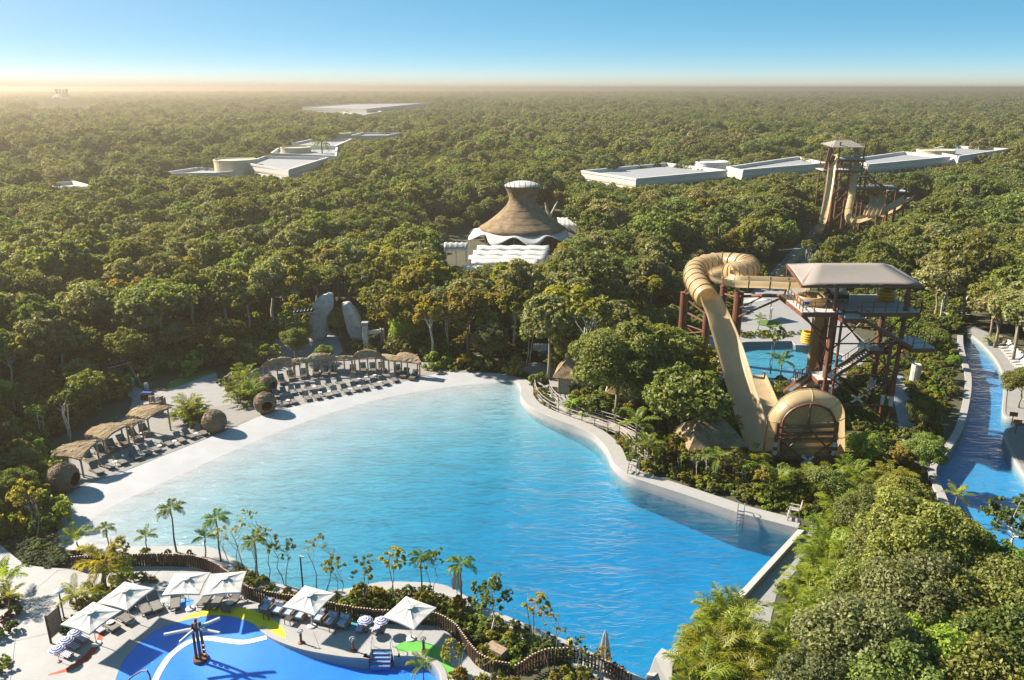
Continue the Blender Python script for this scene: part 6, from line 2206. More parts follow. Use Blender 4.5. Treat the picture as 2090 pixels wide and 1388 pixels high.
# ---- rows of white barrel awnings before the hall
def awning(x0, x1, y0, y1, z0, z1, label, bow=.55, left_end=True):
    c = Vector(((x0 + x1) / 2, (y0 + y1) / 2, .15))
    r = thing('awning', label, 'awning', c)
    rows = []
    for j in range(7):
        v = j / 6
        rows.append([Vector((x0 + (x1 - x0) * u / 12, y0 + (y1 - y0) * v, z0 + (z1 - z0) * v + bow * math.sin(math.pi * v) + .12 * math.sin(u * 2.2))) - c for u in range(13)])
    solid(MB().grid(rows).build('cloth', M_white, r, smooth=True), .05)
    for x in (x0 + .3, (x0 + x1) / 2, x1 - .3):
        for y, z in ((y0 + .2, z0), (y1 - .2, z1)):
            MB().tube([Vector((x, y, .1)) - c, Vector((x, y, z)) - c], .09, 6).build('post', M_wall, r)
    MB().bar(Vector((x0, y0, z0)) - c, Vector((x1, y0, z0)) - c, .12).build('edge_bar', M_wall, r)
for k, (pl_, pr, pya, pyb, lab) in enumerate([(973, 1122, 500, 510, 'farthest long white awning, next to the thatched hall'), (965, 1118, 510, 521, 'second long white awning from the thatched hall'), (956, 1114, 520, 530, 'third long white awning from the thatched hall'), (962, 1100, 528, 538, 'nearest long white awning below the thatched hall'), (943, 985, 541, 553, 'small white awning at the left end below the long ones')]):
    za, zb_ = 3.7, 3.9
    p1, p2 = P(pl_, pyb, za), P(pr, pya, zb_)
    awning(p1.x, P(pr, pyb, za).x, p1.y, p2.y - .4, za, zb_, lab, .3)
p1, p2 = P(906, 511, 3.6), P(955, 500, 4.2)
awning(p1.x, p2.x, p1.y, p2.y, 3.6, 3.6, 'separate white barrel roof left of the long awnings', 1.4)
p1, p2 = P(1140, 463, 4.2), P(1178, 452, 5.2)
awning(p1.x, p2.x, p1.y, p1.y + 9, 4.2, 4.8, 'white tent roof right of the thatched hall', 1.0)
# bare forked tree trunk
p = Q(1122, 440, 200); 
dt = thing('bare_tree', 'bare forked grey tree trunk right of the thatched hall', 'tree', (p.x, 200, .15))
tr_ = MB().tube([(0, 0, 0), (.1, 0, p.z - 2), (0, 0, p.z - .2)], [.5, .4, .34], 8).build('trunk', M_bark_pale, dt)
for a in ([(0, 0, p.z - .6), (-.9, 0, p.z + 1.6), (-1.2, 0, p.z + 3.2)], [(0, 0, p.z - .6), (.9, 0, p.z + 1.4), (1.3, 0, p.z + 2.2), (1.9, 0, p.z + 3.4)]):
    MB().tube(a, [.32] + [.24] * (len(a) - 2) + [.1], 7).build('limb', M_bark_pale, dt)

# ---- white flat-roofed hotel blocks
def block(corners, z, label, drop=12.0, rows_=2, par=1.1, glass=True, cyl=None, group=None):
    """corners: roof outline in photograph pixels at parapet height z (left, near, right, far)"""
    q = [P(a, b, z) for a, b in corners]
    c = sum(q, Vector()) / len(q)
    org = Vector((c.x, c.y, .15))
    r = thing('hotel_block', label, 'building', org, 0, group)
    a2 = sum(q[i - 1].x * q[i].y - q[i].x * q[i - 1].y for i in range(len(q)))
    if a2 < 0: q = q[::-1]
    n = len(q)
    def ring(d, zz):
        o = offset(q, d, True)
        return [Vector((v.x, v.y, zz)) - org for v in o]
    b = MB()
    b.grid([ring(.35, -.1), ring(.35, z - 2.6)], closed=True)
    b.build('wall', M_wall, r)
    f = MB(); f.grid([ring(.3, z - 2.6), ring(0, z - 2.55), ring(0, z - .75), ring(0.06, z - .72)], closed=True); f.build('fascia', M_wall, r)
    f = MB(); f.grid([ring(.05, z - .72), ring(-.25, z - .68), ring(-.3, z), ring(.7, z), ring(.75, z - par)], closed=True)
    f.build('parapet', M_wall, r)
    f = MB(); f.add(ring(.72, z - par + .01), [tuple(range(n))]); f.build('roof', M_roofgrey, r)
    f = MB(); f.grid([ring(-.03, z - 2.35), ring(-.03, z - 2.15)], closed=True); f.build('trim_band', M_trim, r)
    # windows storey by storey on each facade, each in its own frame
    if glass:
        for i in range(n):
            a, e = q[i], q[(i + 1) % n]
            d = (e - a); L_ = d.length; d.normalize()
            nrm = Vector((d.y, -d.x, 0))
            if nrm.y > 0.35: continue          # facades turned away from view are plain
            m_ = int(L_ / 4.2)
            for s in range(rows_):
                zz = z - 4.1 - 3.4 * s
                if zz < 1: break
                for k in range(m_):
                    p = a + d * (L_ * (k + .5) / m_) - nrm * .33; p.z = 0.15
                    wd = MB().box((p - org + Vector((0, 0, zz - .15))), (2.9, .12, 2.3), math.atan2(d.y, d.x)).build('window', M_glass, r)
                    MB().box((p - org + Vector((0, 0, zz - 1.4)) + nrm * .2), (3.2, .5, .18), math.atan2(d.y, d.x)).build('sill', M_wall, wd)
    if cyl:
        (px, py), rad, ch, mm = cyl
        p = P(px, py, z)
        MB().lathe([(rad, z - 4 - .15), (rad, ch - .15), (rad + .15, ch - .1), (rad + .15, ch + .3), (rad - .3, ch + .3), (rad - .3, ch - .1)], 36, (p.x - org.x, p.y - org.y, 0)).build('stair_drum', mm, r)
    return r
GH = 'white flat-roofed hotel blocks'
block([(1187, 348), (1298, 364), (1484, 347), (1360, 332)], 9.5, 'leftmost white flat-roofed block of the right hotel', cyl=((1451, 338), 5.8, 10.6, M_wall), group=GH)
block([(1484, 340), (1516, 346), (1688, 332), (1630, 319)], 10, 'white flat-roofed block between the round drum and the far slide tower', group=GH)
block([(1752, 322), (1772, 335), (1940, 319), (1845, 309)], 11, 'white flat-roofed block right of the far slide tower with teal windows', group=GH)
block([(1890, 306), (1957, 318), (2059, 303), (1934, 296)], 11.5, 'rightmost white flat-roofed block of the right hotel', cyl=((1910, 309), 7.0, 11.8, M_cream), group=GH)
block([(500, 332), (588, 346), (669, 321), (541, 318)], 9.5, 'large white flat-roofed block of the left hotel nearest the forest', cyl=((480, 331), 7.5, 10.2, M_cream), group=GH)
block([(318, 354), (440, 352), (520, 345), (405, 341)], 7.2, 'long low white wing of the left hotel half sunk in trees', glass=False, group=GH)
block([(553, 312), (686, 318), (688, 300), (570, 300)], 10, 'second white flat-roofed block of the left hotel', cyl=((604, 306), 6.5, 10.8, M_cream), group=GH)
block([(581, 295), (684, 298), (718, 283), (640, 283)], 10.5, 'third white flat-roofed block of the left hotel behind the big palm', cyl=((694, 281), 6.0, 12.5, M_cream), group=GH)
block([(712, 277), (790, 276), (820, 270), (740, 270)], 11, 'farthest white block of the left hotel with a cream drum', cyl=((798, 268), 6.0, 13.0, M_cream), glass=False, group=GH)
block([(604, 219), (748, 222), (880, 209), (720, 211)], 14, 'long white building far off in the forest near the horizon', rows_=1, group=GH)
block([(700, 228), (740, 235), (780, 227), (740, 223)], 11, 'small white block before the long far building', glass=False, group=GH)
block([(94, 374), (110, 383), (190, 380), (150, 369)], 7.0, 'small white roof among trees at the far left', glass=False, group=GH)
# far domed hall at the left horizon
p = P(130, 212, 7)
fh = thing('domed_hall', 'hazy grey domed hall with roof spikes at the left horizon', 'hall', (p.x, p.y, 0))
MB().lathe([(36, 0), (36, 9), (30, 13), (20, 17), (13, 21), (9, 24.5), (4, 26)], 40).build('roof', mat('grey_thatch', (.2, .19, .18), .9), fh, smooth=True)
for k in range(10):
    t = 2 * math.pi * k / 10
    MB().tube([(8 * math.cos(t), 8 * math.sin(t), 23), (10 * math.cos(t), 10 * math.sin(t), 33)], [.9, .7], 6).build('spike', M_dark, fh)
# white terrace roof and slender posts among trees left of centre
p = P(792, 585, 3)
wr = thing('pavilion', 'small white flat pavilion roof among the trees behind the pool', 'pavilion', (p.x, p.y, .15))
MB().box((0, 0, 2.9), (3.2, 3, .3)).build('roof', M_wall, wr)
for x in (-1.4, 1.4):
    for y in (-1.3, 1.3):
        MB().tube([(x, y, 0), (x, y, 2.8)], .12, 8).build('post', M_wall, wr)

# ---- thatched huts beside the wave pool
def hut(px, py, w_, d_, rz, label, seed, eave=2.3, ridge=4.6, walls=True):
    p = P(px, py, .15)
    r = thing('thatched_hut', label, 'hut', p, rz)
    rnd = random.Random(seed)
    o = .7
    e = [Vector((-w_ / 2 - o, -d_ / 2 - o, eave)), Vector((w_ / 2 + o, -d_ / 2 - o, eave)), Vector((w_ / 2 + o, d_ / 2 + o, eave)), Vector((-w_ / 2 - o, d_ / 2 + o, eave))]
    rl = max(.3, (w_ - d_) / 2 + .4)
    a, b = Vector((-rl, 0, ridge)), Vector((rl, 0, ridge))
    rf = MB()
    def face(p0, p1, p2, p3):
        n = 7
        rf.grid([[p0.lerp(p1, u / n).lerp(p3.lerp(p2, u / n), v / n) + Vector((rnd.uniform(-.04, .04), rnd.uniform(-.04, .04), .12 * math.sin(math.pi * v / n) + rnd.uniform(-.04, .04) if 0 < v < n else 0)) for u in range(n + 1)] for v in range(n + 1)])
    face(e[0], e[1], b, a); face(e[1], e[2], b, b); face(e[2], e[3], a, b); face(e[3], e[0], a, a)
    ro_ = solid(rf.build('roof', M_thatch2, r), .2)
    fr_ = MB()
    for i in range(4):
        thatch_fringe(fr_, [[e[i].lerp(e[(i + 1) % 4], k / 6) for k in range(7)]], rnd)
    fo_ = fr_.build('straw_fringe', M_thatch2, ro_); fo_['kind'] = 'stuff'
    MB().tube([a + Vector((0, 0, .08)), b + Vector((0, 0, .08))], .16, 6).build('ridge_cap', M_thatch2, ro_)
    if walls:
        n = int(w_ / .32)
        for k in range(n):
            for y in (-d_ / 2, d_ / 2):
                MB().box((-w_ / 2 + w_ * (k + .5) / n, y, eave * .5), (w_ / n * .92, .06, eave)).build('wall_board', M_plank, r)
        n = int(d_ / .32)
        for k in range(n):
            for x in (-w_ / 2, w_ / 2):
                MB().box((x, -d_ / 2 + d_ * (k + .5) / n, eave * .5), (.06, d_ / n * .92, eave)).build('wall_board', M_plank, r)
        MB().box((w_ * .15, -d_ / 2 - .04, 1.0), (.85, .06, 2.0)).build('door', M_wood, r)
    for x in (-w_ / 2, w_ / 2):
        for y in (-d_ / 2, d_ / 2):
            MB().tube([(x, y, -.1), (x, y, eave + .1)], .1, 8).build('post', M_pole, r)
    return r
M_plank = mat('pale_cane_board', (.36, .31, .25), .85, var=.25, scale=5)
hut(1180, 796, 4.4, 3.4, R(-12), 'thatched hut with pale walls at the bend of the wave pool path', 1)
hut(1298, 833, 4.4, 3.6, R(-25), 'thatched hut in the trees above the boardwalk', 2)
hut(1444, 935, 4.8, 3.8, R(8), 'thatched hut with cane walls left of the tan slide wall', 3)
hut(1285, 700, 4.0, 4.0, R(10), 'grey thatched hut roof peeking over the large round tree', 4, ridge=5.2)

# ---- boardwalk with rails
bw = smooth(pts([(1106, 792), (1112, 812), (1135, 832), (1170, 847), (1210, 860), (1250, 872), (1285, 888), (1305, 908), (1322, 930), (1350, 948)], .55), 6)
bk = thing('boardwalk', 'grey wooden boardwalk with railings curving behind the pool wall to the huts', 'boardwalk', (bw[0].x, bw[0].y, .15))
bo = Vector((bw[0].x, bw[0].y, .15))
bl_, br_ = offset(bw, .9), offset(bw, -.9)
M_gboard = mat('grey_board', (.27, .25, .23), .85, var=.25, scale=5, objvar=.2)
cl = resample(bw, .26)
pk = MB().box((0, 0, 0), (.24, 1.85, .05)).mesh('plank', M_gboard)
for i, p in enumerate(cl):
    q = cl[min(i + 1, len(cl) - 1)] - cl[max(i - 1, 0)]
    o = link('plank', pk, bk); o.location = p - bo; o.rotation_euler = (0, 0, math.atan2(q.y, q.x))
for side in (bl_, br_):
    pp = resample(side, 1.7)
    for p in pp:
        MB().box(p - bo + Vector((0, 0, .35)), (.1, .1, 1.5)).build('rail_post', M_gboard, bk)
    for hh in (1.05, .62, .3):
        for a, b in zip(pp, pp[1:]):
            MB().bar(a - bo + Vector((0, 0, hh)), b - bo + Vector((0, 0, hh)), .05, .08).build('rail', M_gboard, bk)

# ---- lifeguard chairs and pool ladder on the wall
def make_guard():
    r = thing('lifeguard_chair', '', 'lifeguard chair')
    for x in (-.36, .36):
        for y, dy in ((-.36, -.14), (.36, .08)):
            MB().bar((x, y + dy, 0), (x * .9, y, 1.0), .08).build('leg', M_guard, r)
        MB().bar((x * .9, -.4, 1.25), (x * .9, .36, 1.25), .1, .05).build('arm', M_guard, r)
        MB().bar((x * .9, -.36, 1.0), (x * .9, -.36, 1.25), .06).build('arm_post', M_guard, r)
    for k in range(5):
        MB().box((0, -.36 + k * .15, 1.0), (.7, .13, .04)).build('seat_slat', M_guard, r)
    for k in range(5):
        MB().box((-.28 + .14 * k, .38 + .08, 1.38 + .04 * (2 - abs(k - 2))), (.125, .03, .75 + .08 * (2 - abs(k - 2))), M=Matrix.Rotation(R(-10), 3, 'X')).build('back_slat', M_guard, r)
    for z in (.3, .6):
        MB().box((0, -.5 + z * .12, z), (.72, .22, .05)).build('step', M_guard, r)
    return r
M_guard = mat('grey_plastic_wood', (.3, .28, .25), .7, var=.12, scale=6)
KG = Kind(make_guard)
KG.put(P(1293, 966, .73), R(-125), 'grey lifeguard chair at the bend of the pool wall below the huts', 'grey lifeguard chairs', 1.0)
KG.put(P(1620, 1060, .73), R(-110), 'grey lifeguard chair at the right corner of the wave pool', 'grey lifeguard chairs', 1.0)
p = P(1512, 1046, .73)
ld = thing('pool_ladder', 'steel ladder going into the wave pool at the straight wall', 'ladder', p, R(-108))
M_steelgrey = mat('grey_steel', (.25, .26, .27), .35, metal=.7)
for s in (-.27, .27):
    MB().tube(smooth([Vector((-.35, s, 0)), Vector((-.3, s, .75)), Vector((0, s, .95)), Vector((.32, s, .7)), Vector((.38, s, -1.7))], 5), .035, 8).build('side_rail', M_steelgrey, ld)
for k in range(7):
    MB().box((.38, 0, -1.5 + k * .3), (.1, .54, .04)).build('rung', M_steelgrey, ld)

# ---- river side: white loungers, barrel, planter, signs, foot bridge
KW_ = Kind(make_lounger(M_wtable, M_wtable))
for i in range(9):
    t = i / 8
    px, py = 2048 + (2086 - 2048) * t, 706 + (752 - 706) * t
    KW_.put(P(px, py, .21), R(188), f'{ORD[i]} white lounger counted from the far end of the river terrace', 'white loungers on the river terrace')
p = P(2036, 702, .21)
ba = thing('barrel', 'brown barrel on the far river terrace', 'barrel', p)
MB().lathe([(.5, 0), (.58, .4), (.58, .8), (.5, 1.2), (.45, 1.2)], 16).build('body', M_wood, ba)
for z in (.25, .95):
    MB().lathe([(.57, z), (.57, z + .08)], 16).build('hoop', M_darkmetal, ba)
p = P(2022, 704, .21)
tp = thing('planter_pot', 'teal pot with a small palm on the far river terrace', 'pot', p)
MB().lathe([(.35, 0), (.48, .5), (.5, .6), (.42, .6)], 16).build('pot', mat('teal_glaze', (.02, .2, .22), .4), tp)
link('fronds', ARECA[1], tp).scale = (.5, .5, .5)
for k, (px, py, lab) in enumerate([(2064, 868, 'orange arrow sign on a post at the river fork, farther one'), (2072, 884, 'orange arrow sign on a post at the river fork, nearer one')]):
    sg = thing('arrow_sign', lab, 'sign', P(px, py, .21), R(-20))
    MB().box((0, 0, .8), (.08, .08, 1.6)).build('post', M_steel, sg)
    MB().box((0, -.06, 1.35), (.8, .05, .5)).build('board', mat('orange_board', (.4, .15, .03), .6), sg)
fb1, fb2 = Q(1928, 650, 122), Q(1972, 650, 122)
fbr = thing('foot_bridge', 'small grey foot bridge over the river under the trees', 'bridge', ((fb1.x + fb2.x) / 2, 122, .15))
fo2 = Vector(((fb1.x + fb2.x) / 2, 122, .15))
MB().box((0, 0, 1.0), (fb2.x - fb1.x, 2, .2)).build('deck', M_gboard, fbr)
for y in (-1, 1):
    for k in range(7):
        x = (fb2.x - fb1.x) * (k / 6 - .5)
        MB().box((x, y, 1.6), (.06, .06, 1.2)).build('rail_post', M_steelgrey, fbr)
    for z in (1.6, 2.15):
        MB().bar((fb1.x - fo2.x, y, z), (fb2.x - fo2.x, y, z), .05).build('handrail', M_steelgrey, fbr)
for x in (-1.2, 1.2):
    MB().tube([(x, 0, -.3), (x, 0, 1.0)], .15, 8).build('pier', M_stone, fbr)
# ================================================================ planting round the pools
rp = random.Random(2024)
def crown_at(px, py, zc):
    """ground position of a plant whose crown centre is seen at this pixel"""
    p = P(px, py, zc)
    return (p.x, p.y)
# ---- big foreground trees, lower right
FT = [('f1', 1890, 1095, 1.05, 'broad sunlit tree beside the river bend, largest at lower right'), ('f3', 2015, 1165, .95, 'bright green tree right of the broad sunlit tree'), ('f1', 1815, 1130, .72, 'green tree between the palm hedge and the broad sunlit tree'),
      ('f4', 1765, 1200, .68, 'dark shaded tree behind the palm hedge'), ('f2', 1870, 1225, 1.0, 'pale grey green tree in the middle of the lower right thicket'), ('f4', 1960, 1255, .95, 'dark tree in the hollow of the lower right thicket'),
      ('f2', 1750, 1318, 1.0, 'pale grey green tree nearest the palm hedge at the bottom'), ('f3', 1885, 1335, 1.0, 'lime green tree at the bottom right of centre thicket'), ('f1', 2055, 1235, .95, 'mid green tree cut by the right picture edge'),
      ('f4', 2060, 1330, 1.0, 'dark tree in the bottom right corner'), ('f4', 1985, 1385, .95, 'dark tree at the bottom edge right of the lime green one'), ('f1', 1805, 1395, .9, 'green tree at the bottom edge among pale ones'),
      ('f2', 1690, 1395, .85, 'small pale tree at the bottom edge beside the palm hedge'), ('f1', 1770, 1045, .62, 'small round tree above the corner of the wave pool'), ('f4', 1840, 1010, .6, 'small dark tree left of the river bend'), ('o3', 2078, 1060, 1.7, 'open leafed tree over the river at the right picture edge')]
for i, (k, px, py, s, lab) in enumerate(FT):
    x, y = crown_at(px, py, TREES[k][2] * .72 * s)
    put_tree(k, (x, y, .1), rp.uniform(0, 6.28), s, lab, 'foreground trees', name='broadleaf_tree')
# ---- special trees near the huts and slides
for k, px, py, s, lab in [('f1', 1262, 722, 1.3, 'large round dark green tree above the boardwalk huts'), ('f4', 1375, 715, 1.1, 'dark tree between the large round tree and the slide columns'), ('f1', 1175, 690, .8, 'tree left of the large round tree above the path'),
                          ('lime', 1430, 832, 1.0, 'lime green flat-topped tree with bare stems over the cane hut'), ('lime', 1345, 812, .95, 'lime green flat-topped tree left of the cane hut'), ('f3', 1420, 760, .62, 'bright bushy tree left of the steep chute'),
                          ('f4', 1340, 770, .75, 'dark tree between boardwalk and chute'), ('f2', 1395, 745, .6, 'pale tree beside the steep chute'), ('s2', 1075, 690, .85, 'slender pale-stemmed tree by the information board'),
                          ('f2', 1000, 690, .72, 'pale green tree behind the far end of the pool'), ('f3', 835, 655, .85, 'yellow lit tree with pale trunk above the rightmost cabana'), ('y1', 690, 655, .55, 'golden shrub tree between the two rock fins'),
                          ('s2', 585, 655, .8, 'thin lime tree left of the floodlights'), ('f4', 600, 690, .55, 'dark tree in front of the pale rock path'), ('f4', 660, 720, .4, 'small dark tree above the second cabana'),
                          ('f1', 1888, 835, .48, 'rounded tree on the left bank of the river'), ('f4', 1915, 690, .5, 'tall tree at the far end of the river'), ('f3', 1948, 735, .28, 'small tree leaning over the far river'), ('f4', 2092, 775, .6, 'tree overhanging the river terrace'),
                          ('s1', 1650, 510, .8, 'grey leafed tree below the far straight chute'), ('o1', 1580, 690, 1.5, 'thin tree in front of the landing pool'), ('f3', 1770, 905, .5, 'bright tree at the foot of the slide tower'), ('f1', 1890, 915, .5, 'tree between the path and the river'),
                          ('s2', 18, 805, .85, 'thin yellow-leafed tree with bare pale stems at the left edge'), ('s2', 75, 850, .6, 'small yellow-leafed tree behind the lowest left cabana'), ('s1', 130, 830, .7, 'slender tree with crooked pale stem behind the left cabanas'), ('o1', 55, 1020, 1.2, 'yellow-leafed sapling in the left shrub bed'), ('f4', 30, 985, .5, 'dark shrubby tree at the left edge below the path')]:
    x, y = crown_at(px, py, TREES[k][2] * .72 * s)
    put_tree(k, (x, y, .1), rp.uniform(0, 6.28), s, lab, None, name='broadleaf_tree')
# ---- feathery palm hedge beside the end wall
HED = [(1640, 1105), (1672, 1125), (1640, 1150), (1615, 1185), (1660, 1185), (1600, 1222), (1640, 1235), (1605, 1270), (1650, 1285), (1590, 1310), (1635, 1330), (1580, 1352), (1620, 1380), (1575, 1395), (1690, 1240), (1690, 1310), (1700, 1160), (1690, 1070), (1720, 1110), (1660, 1385), (1730, 1020), (1690, 1020), (1720, 960), (1760, 980), (1800, 960)]
HED = [(a + 42, b + 6) if a < 1665 else (a + 22, b + 6) for a, b in HED]
HED.sort(key=lambda q: q[1])
for i, (px, py) in enumerate(HED):
    x, y = crown_at(px, py, 2.2)
    put_areca(i, (x, y, .1), rp.uniform(0, 6.28), rp.uniform(.8, 1.0), f'{ORD[i]} feathery palm from the far end of the long hedge right of the end wall', 'palms of the long hedge')
HED2 = [(1482, 1245), (1455, 1272), (1505, 1272), (1432, 1308), (1480, 1308), (1420, 1345), (1470, 1345), (1512, 1325), (1445, 1385), (1500, 1378), (1405, 1390)]
HED2 = [(a + 22, b + 4) if a < 1460 else (a - 4, b + 4) for a, b in HED2]
HED2.sort(key=lambda q: q[1])
for i, (px, py) in enumerate(HED2):
    x, y = crown_at(px, py, 2.2)
    put_areca(i + 1, (x, y, .1), rp.uniform(0, 6.28), rp.uniform(.85, 1.1), f'{ORD[i]} feathery palm from the top of the clump beside the concrete block', 'palms of the near clump')
for i, (px, py, s, lab) in enumerate([(388, 832, .8, 'tallest feathery palm in the small round bed by the lone pod'), (372, 838, .65, 'left feathery palm in the small round bed by the lone pod'), (406, 838, .65, 'right feathery palm in the small round bed by the lone pod'),
                                      (500, 775, .85, 'feathery palm at the top of the bed beside the two pods'), (485, 800, .8, 'feathery palm at the left of the bed beside the two pods'), (515, 800, .75, 'feathery palm between the two pods'), (1480, 880, .8, 'feathery palm behind the cane hut'), (1320, 905, .7, 'feathery palm beside the boardwalk'),
                                      (1530, 950, .85, 'feathery palm below the end of the chute'), (1580, 985, .8, 'left feathery palm under the slide end wall'), (1650, 980, .8, 'middle feathery palm under the slide end wall'), (1700, 985, .8, 'right feathery palm under the slide end wall'), (1255, 815, .6, 'feathery palm above the middle of the boardwalk')]):
    x, y = crown_at(px, py, 1.6)
    put_areca(i, (x, y, .15), rp.uniform(0, 6.28), s, lab)
# ---- palms
def palm_between(key, top, base, z, label, sc=None):
    b = P(*base, z)
    t = Q(*top, b.y)
    h = {'tall': 4.4, 'mid': 2.6, 'gold': 1.7, 'young': 1.0}[key]
    put_palm(key, (b.x, b.y, z), rp.uniform(0, 6.28), sc or max(.5, min(1.4, (t.z - z) / h)), label)
for key, top, base, z, lab in [('tall', (220, 1080), (227, 1134), .3, 'leftmost slim palm at the beach end of the fence'), ('tall', (352, 1045), (360, 1125), .3, 'tallest slim palm over the shallow water'), ('tall', (445, 1065), (451, 1143), .3, 'slim palm right of the tallest one'), ('tall', (520, 1109), (528, 1186), .3, 'slim palm above the white umbrella pair'),
                               ('tall', (928, 1155), (940, 1240), .3, 'leaning slim palm beside the closed umbrella'), ('tall', (862, 1140), (860, 1214), .3, 'slim palm above the rightmost open umbrella'),
                               ('mid', (299, 1098), (299, 1130), .3, 'young palm with spread fronds left of the tallest slim palm'), ('mid', (413, 1100), (419, 1136), .3, 'young palm with spread fronds right of the tallest slim palm'), ('young', (159, 1105), (161, 1122), .3, 'stemless young palm at the beach corner'),
                               ('gold', (195, 1158), (212, 1200), KP, 'golden yellow palm above the second white umbrella'), ('young', (152, 1222), (156, 1240), KP, 'young palm behind the nearest-left white umbrella'), ('young', (190, 1215), (192, 1228), KP, 'young palm left of the second white umbrella'), ('young', (245, 1172), (246, 1190), KP, 'young palm right of the golden palm'),
                               ('young', (14, 1190), (14, 1212), KP, 'upper palm in the left edge planter'), ('young', (24, 1222), (20, 1240), KP, 'lower palm in the left edge planter'),
                               ('mid', (1290, 872), (1297, 932), .2, 'lime palm beside the lifeguard chair'), ('mid', (1318, 915), (1320, 960), .2, 'small palm right of the lifeguard chair'), ('mid', (1466, 940), (1467, 985), .2, 'small palm behind the straight pool wall'), ('mid', (1592, 738), (1592, 780), .3, 'palm on the island of the landing pool'), ('mid', (1545, 652), (1547, 672), .2, 'small palm by the round lawn'),
                               ('mid', (1120, 742), (1122, 768), .2, 'small palm at the bend of the path behind the pool'), ('young', (1950, 1015), (1950, 1030), .2, 'palm frond tuft at the river bend'), ('mid', (45, 1035), (50, 1070), .2, 'palm in the shrub bed at the left edge'), ('mid', (865, 1360), (868, 1400), KP, 'palm at the bottom edge by the green deck paint')]:
    palm_between(key, top, base, z, lab)
for px, py, Y, s, lab in [(657, 292, 345, 1.0, 'tall dark palm before the third hotel block'), (1930, 308, 380, .9, 'left far palm behind the right hotel'), (1960, 305, 385, .95, 'middle far palm behind the right hotel'), (1995, 308, 385, .9, 'right far palm behind the right hotel')]:
    q = Q(px, py, Y)
    put_palm('far', (q.x, Y, .1), rp.uniform(0, 6), q.z / 9.0, lab)
# ---- young open trees between fence and pool
for key, px, py, s, lab in [('o1', 801, 1150, 1.0, 'small brownish leafed tree before the pool, fullest of the row'), ('o1', 684, 1168, .85, 'thin sapling right of the camera pole'), ('o2', 744, 1168, .95, 'thin sapling left of the brownish leafed tree'), ('bare', 649, 1120, 1.25, 'nearly bare tall sapling beside the camera pole'), ('o2', 575, 1128, 1.0, 'sapling with few leaves above the armchairs'),
                            ('o3', 1004, 1218, 1.0, 'dark leafed tree at the pool edge'), ('o1', 1093, 1245, .95, 'yellow-leafed sapling right of the dark leafed tree'), ('bare', 1132, 1290, 1.0, 'bare leaning sapling near the yellow box'), ('bare', 468, 1100, 1.2, 'bare sapling at the fence bend'), ('bare', 505, 1080, 1.3, 'taller bare sapling at the fence bend'), ('bare', 535, 1110, 1.1, 'bare sapling left of the few-leafed one'),
                            ('o1', 925, 1335, .8, 'yellow sapling inside the deck by the fence curve'), ('bare', 990, 1365, .9, 'bare sapling at the deck end'), ('o2', 1180, 1330, .7, 'leafy sapling beside the yellow box'), ('o2', 880, 1150, .9, 'leafy sapling left of the leaning palm'), ('o1', 1230, 1350, .6, 'sapling in front of the closed umbrella'),
                            ('o1', 245, 1130, .8, 'bushy sapling right of the golden palm')]:
    x, y = crown_at(px, py, TREES[key][2] * .75 * s)
    put_tree(key, (x, y, .25), rp.uniform(0, 6.28), s, lab, None, name='young_tree')
# slender stems along the wall planting
for i in range(22):
    t = i / 21
    px = 1290 + (1690 - 1290) * t + rp.uniform(-8, 8); py = 955 + (1035 - 955) * t - rp.uniform(2, 18)
    if 1555 < px < 1725: py = max(py, 1002)
    b = P(px, py, .2)
    k = rp.choice(['s1', 's2', 'o1', 'o2', 's2'])
    hmax = {'s1': .34, 's2': .36, 'o1': .7, 'o2': .75}[k]
    put_tree(k, (b.x, b.y, .1), rp.uniform(0, 6), hmax * rp.uniform(.8, 1.15), f'{ORD[i]} small slender tree from the left in the planting behind the straight pool wall', 'slender trees behind the pool wall', name='young_tree')

# ---- shrubs one by one in the beds nearest the viewer
def bed(poly, n, keys, smin, smax, label, group, z=.15, flat=1.0):
    q = pts(poly, z)
    xs, ys = [p.x for p in q], [p.y for p in q]
    k = 0; tries = 0
    placed = []
    while k < n and tries < n * 60:
        tries += 1
        x, y = rp.uniform(min(xs), max(xs)), rp.uniform(min(ys), max(ys))
        if not inside(x, y, q): continue
        s = rp.uniform(smin, smax)
        if any((x - a) ** 2 + (y - b) ** 2 < (.42 * (s + c)) ** 2 for a, b, c in placed): continue
        placed.append((x, y, s))
        put_bush(rp.choice(keys), (x, y, z - .1), (s, s, s * rp.uniform(.8, 1.15) * flat), label, group, rp.uniform(0, 6.28))
        k += 1
STRIP = [(545, 1222), (600, 1222), (660, 1224), (760, 1212), (830, 1210), (895, 1213), (935, 1236), (985, 1262), (1040, 1284), (1100, 1306), (1160, 1335), (1140, 1348), (1095, 1352), (1065, 1372), (1015, 1374), (985, 1362), (958, 1330), (938, 1300), (912, 1283), (875, 1270), (790, 1268), (720, 1260), (620, 1240)]
bed(STRIP, 62, ['b1', 'b2', 'b3', 'b1', 'b4'], .55, 1.0, 'leafy green shrub in the bed between post fence and wave pool', 'shrubs between fence and wave pool', .25)
bed([(470, 1170), (500, 1195), (545, 1215), (560, 1205), (520, 1185), (480, 1155)], 9, ['b1', 'b3', 'b2'], .4, .7, 'leafy shrub at the fence bend above the umbrella pair', 'shrubs at the fence bend', .25)
bed([(118, 1140), (150, 1132), (240, 1135), (300, 1130), (380, 1130), (425, 1142), (440, 1160), (382, 1153), (300, 1150), (225, 1152), (150, 1156)], 22, ['br', 'br', 'b2'], .4, .6, 'dark red shrub in the low hedge along the fence start', 'dark red hedge shrubs', .3)
bed([(20, 1105), (60, 1095), (110, 1110), (130, 1135), (120, 1155), (60, 1150), (35, 1130)], 20, ['bg', 'bg', 'b2'], .7, 1.0, 'soft grey green ground shrub left of the beach corner', 'grey green shrubs at the beach corner', .4, .7)
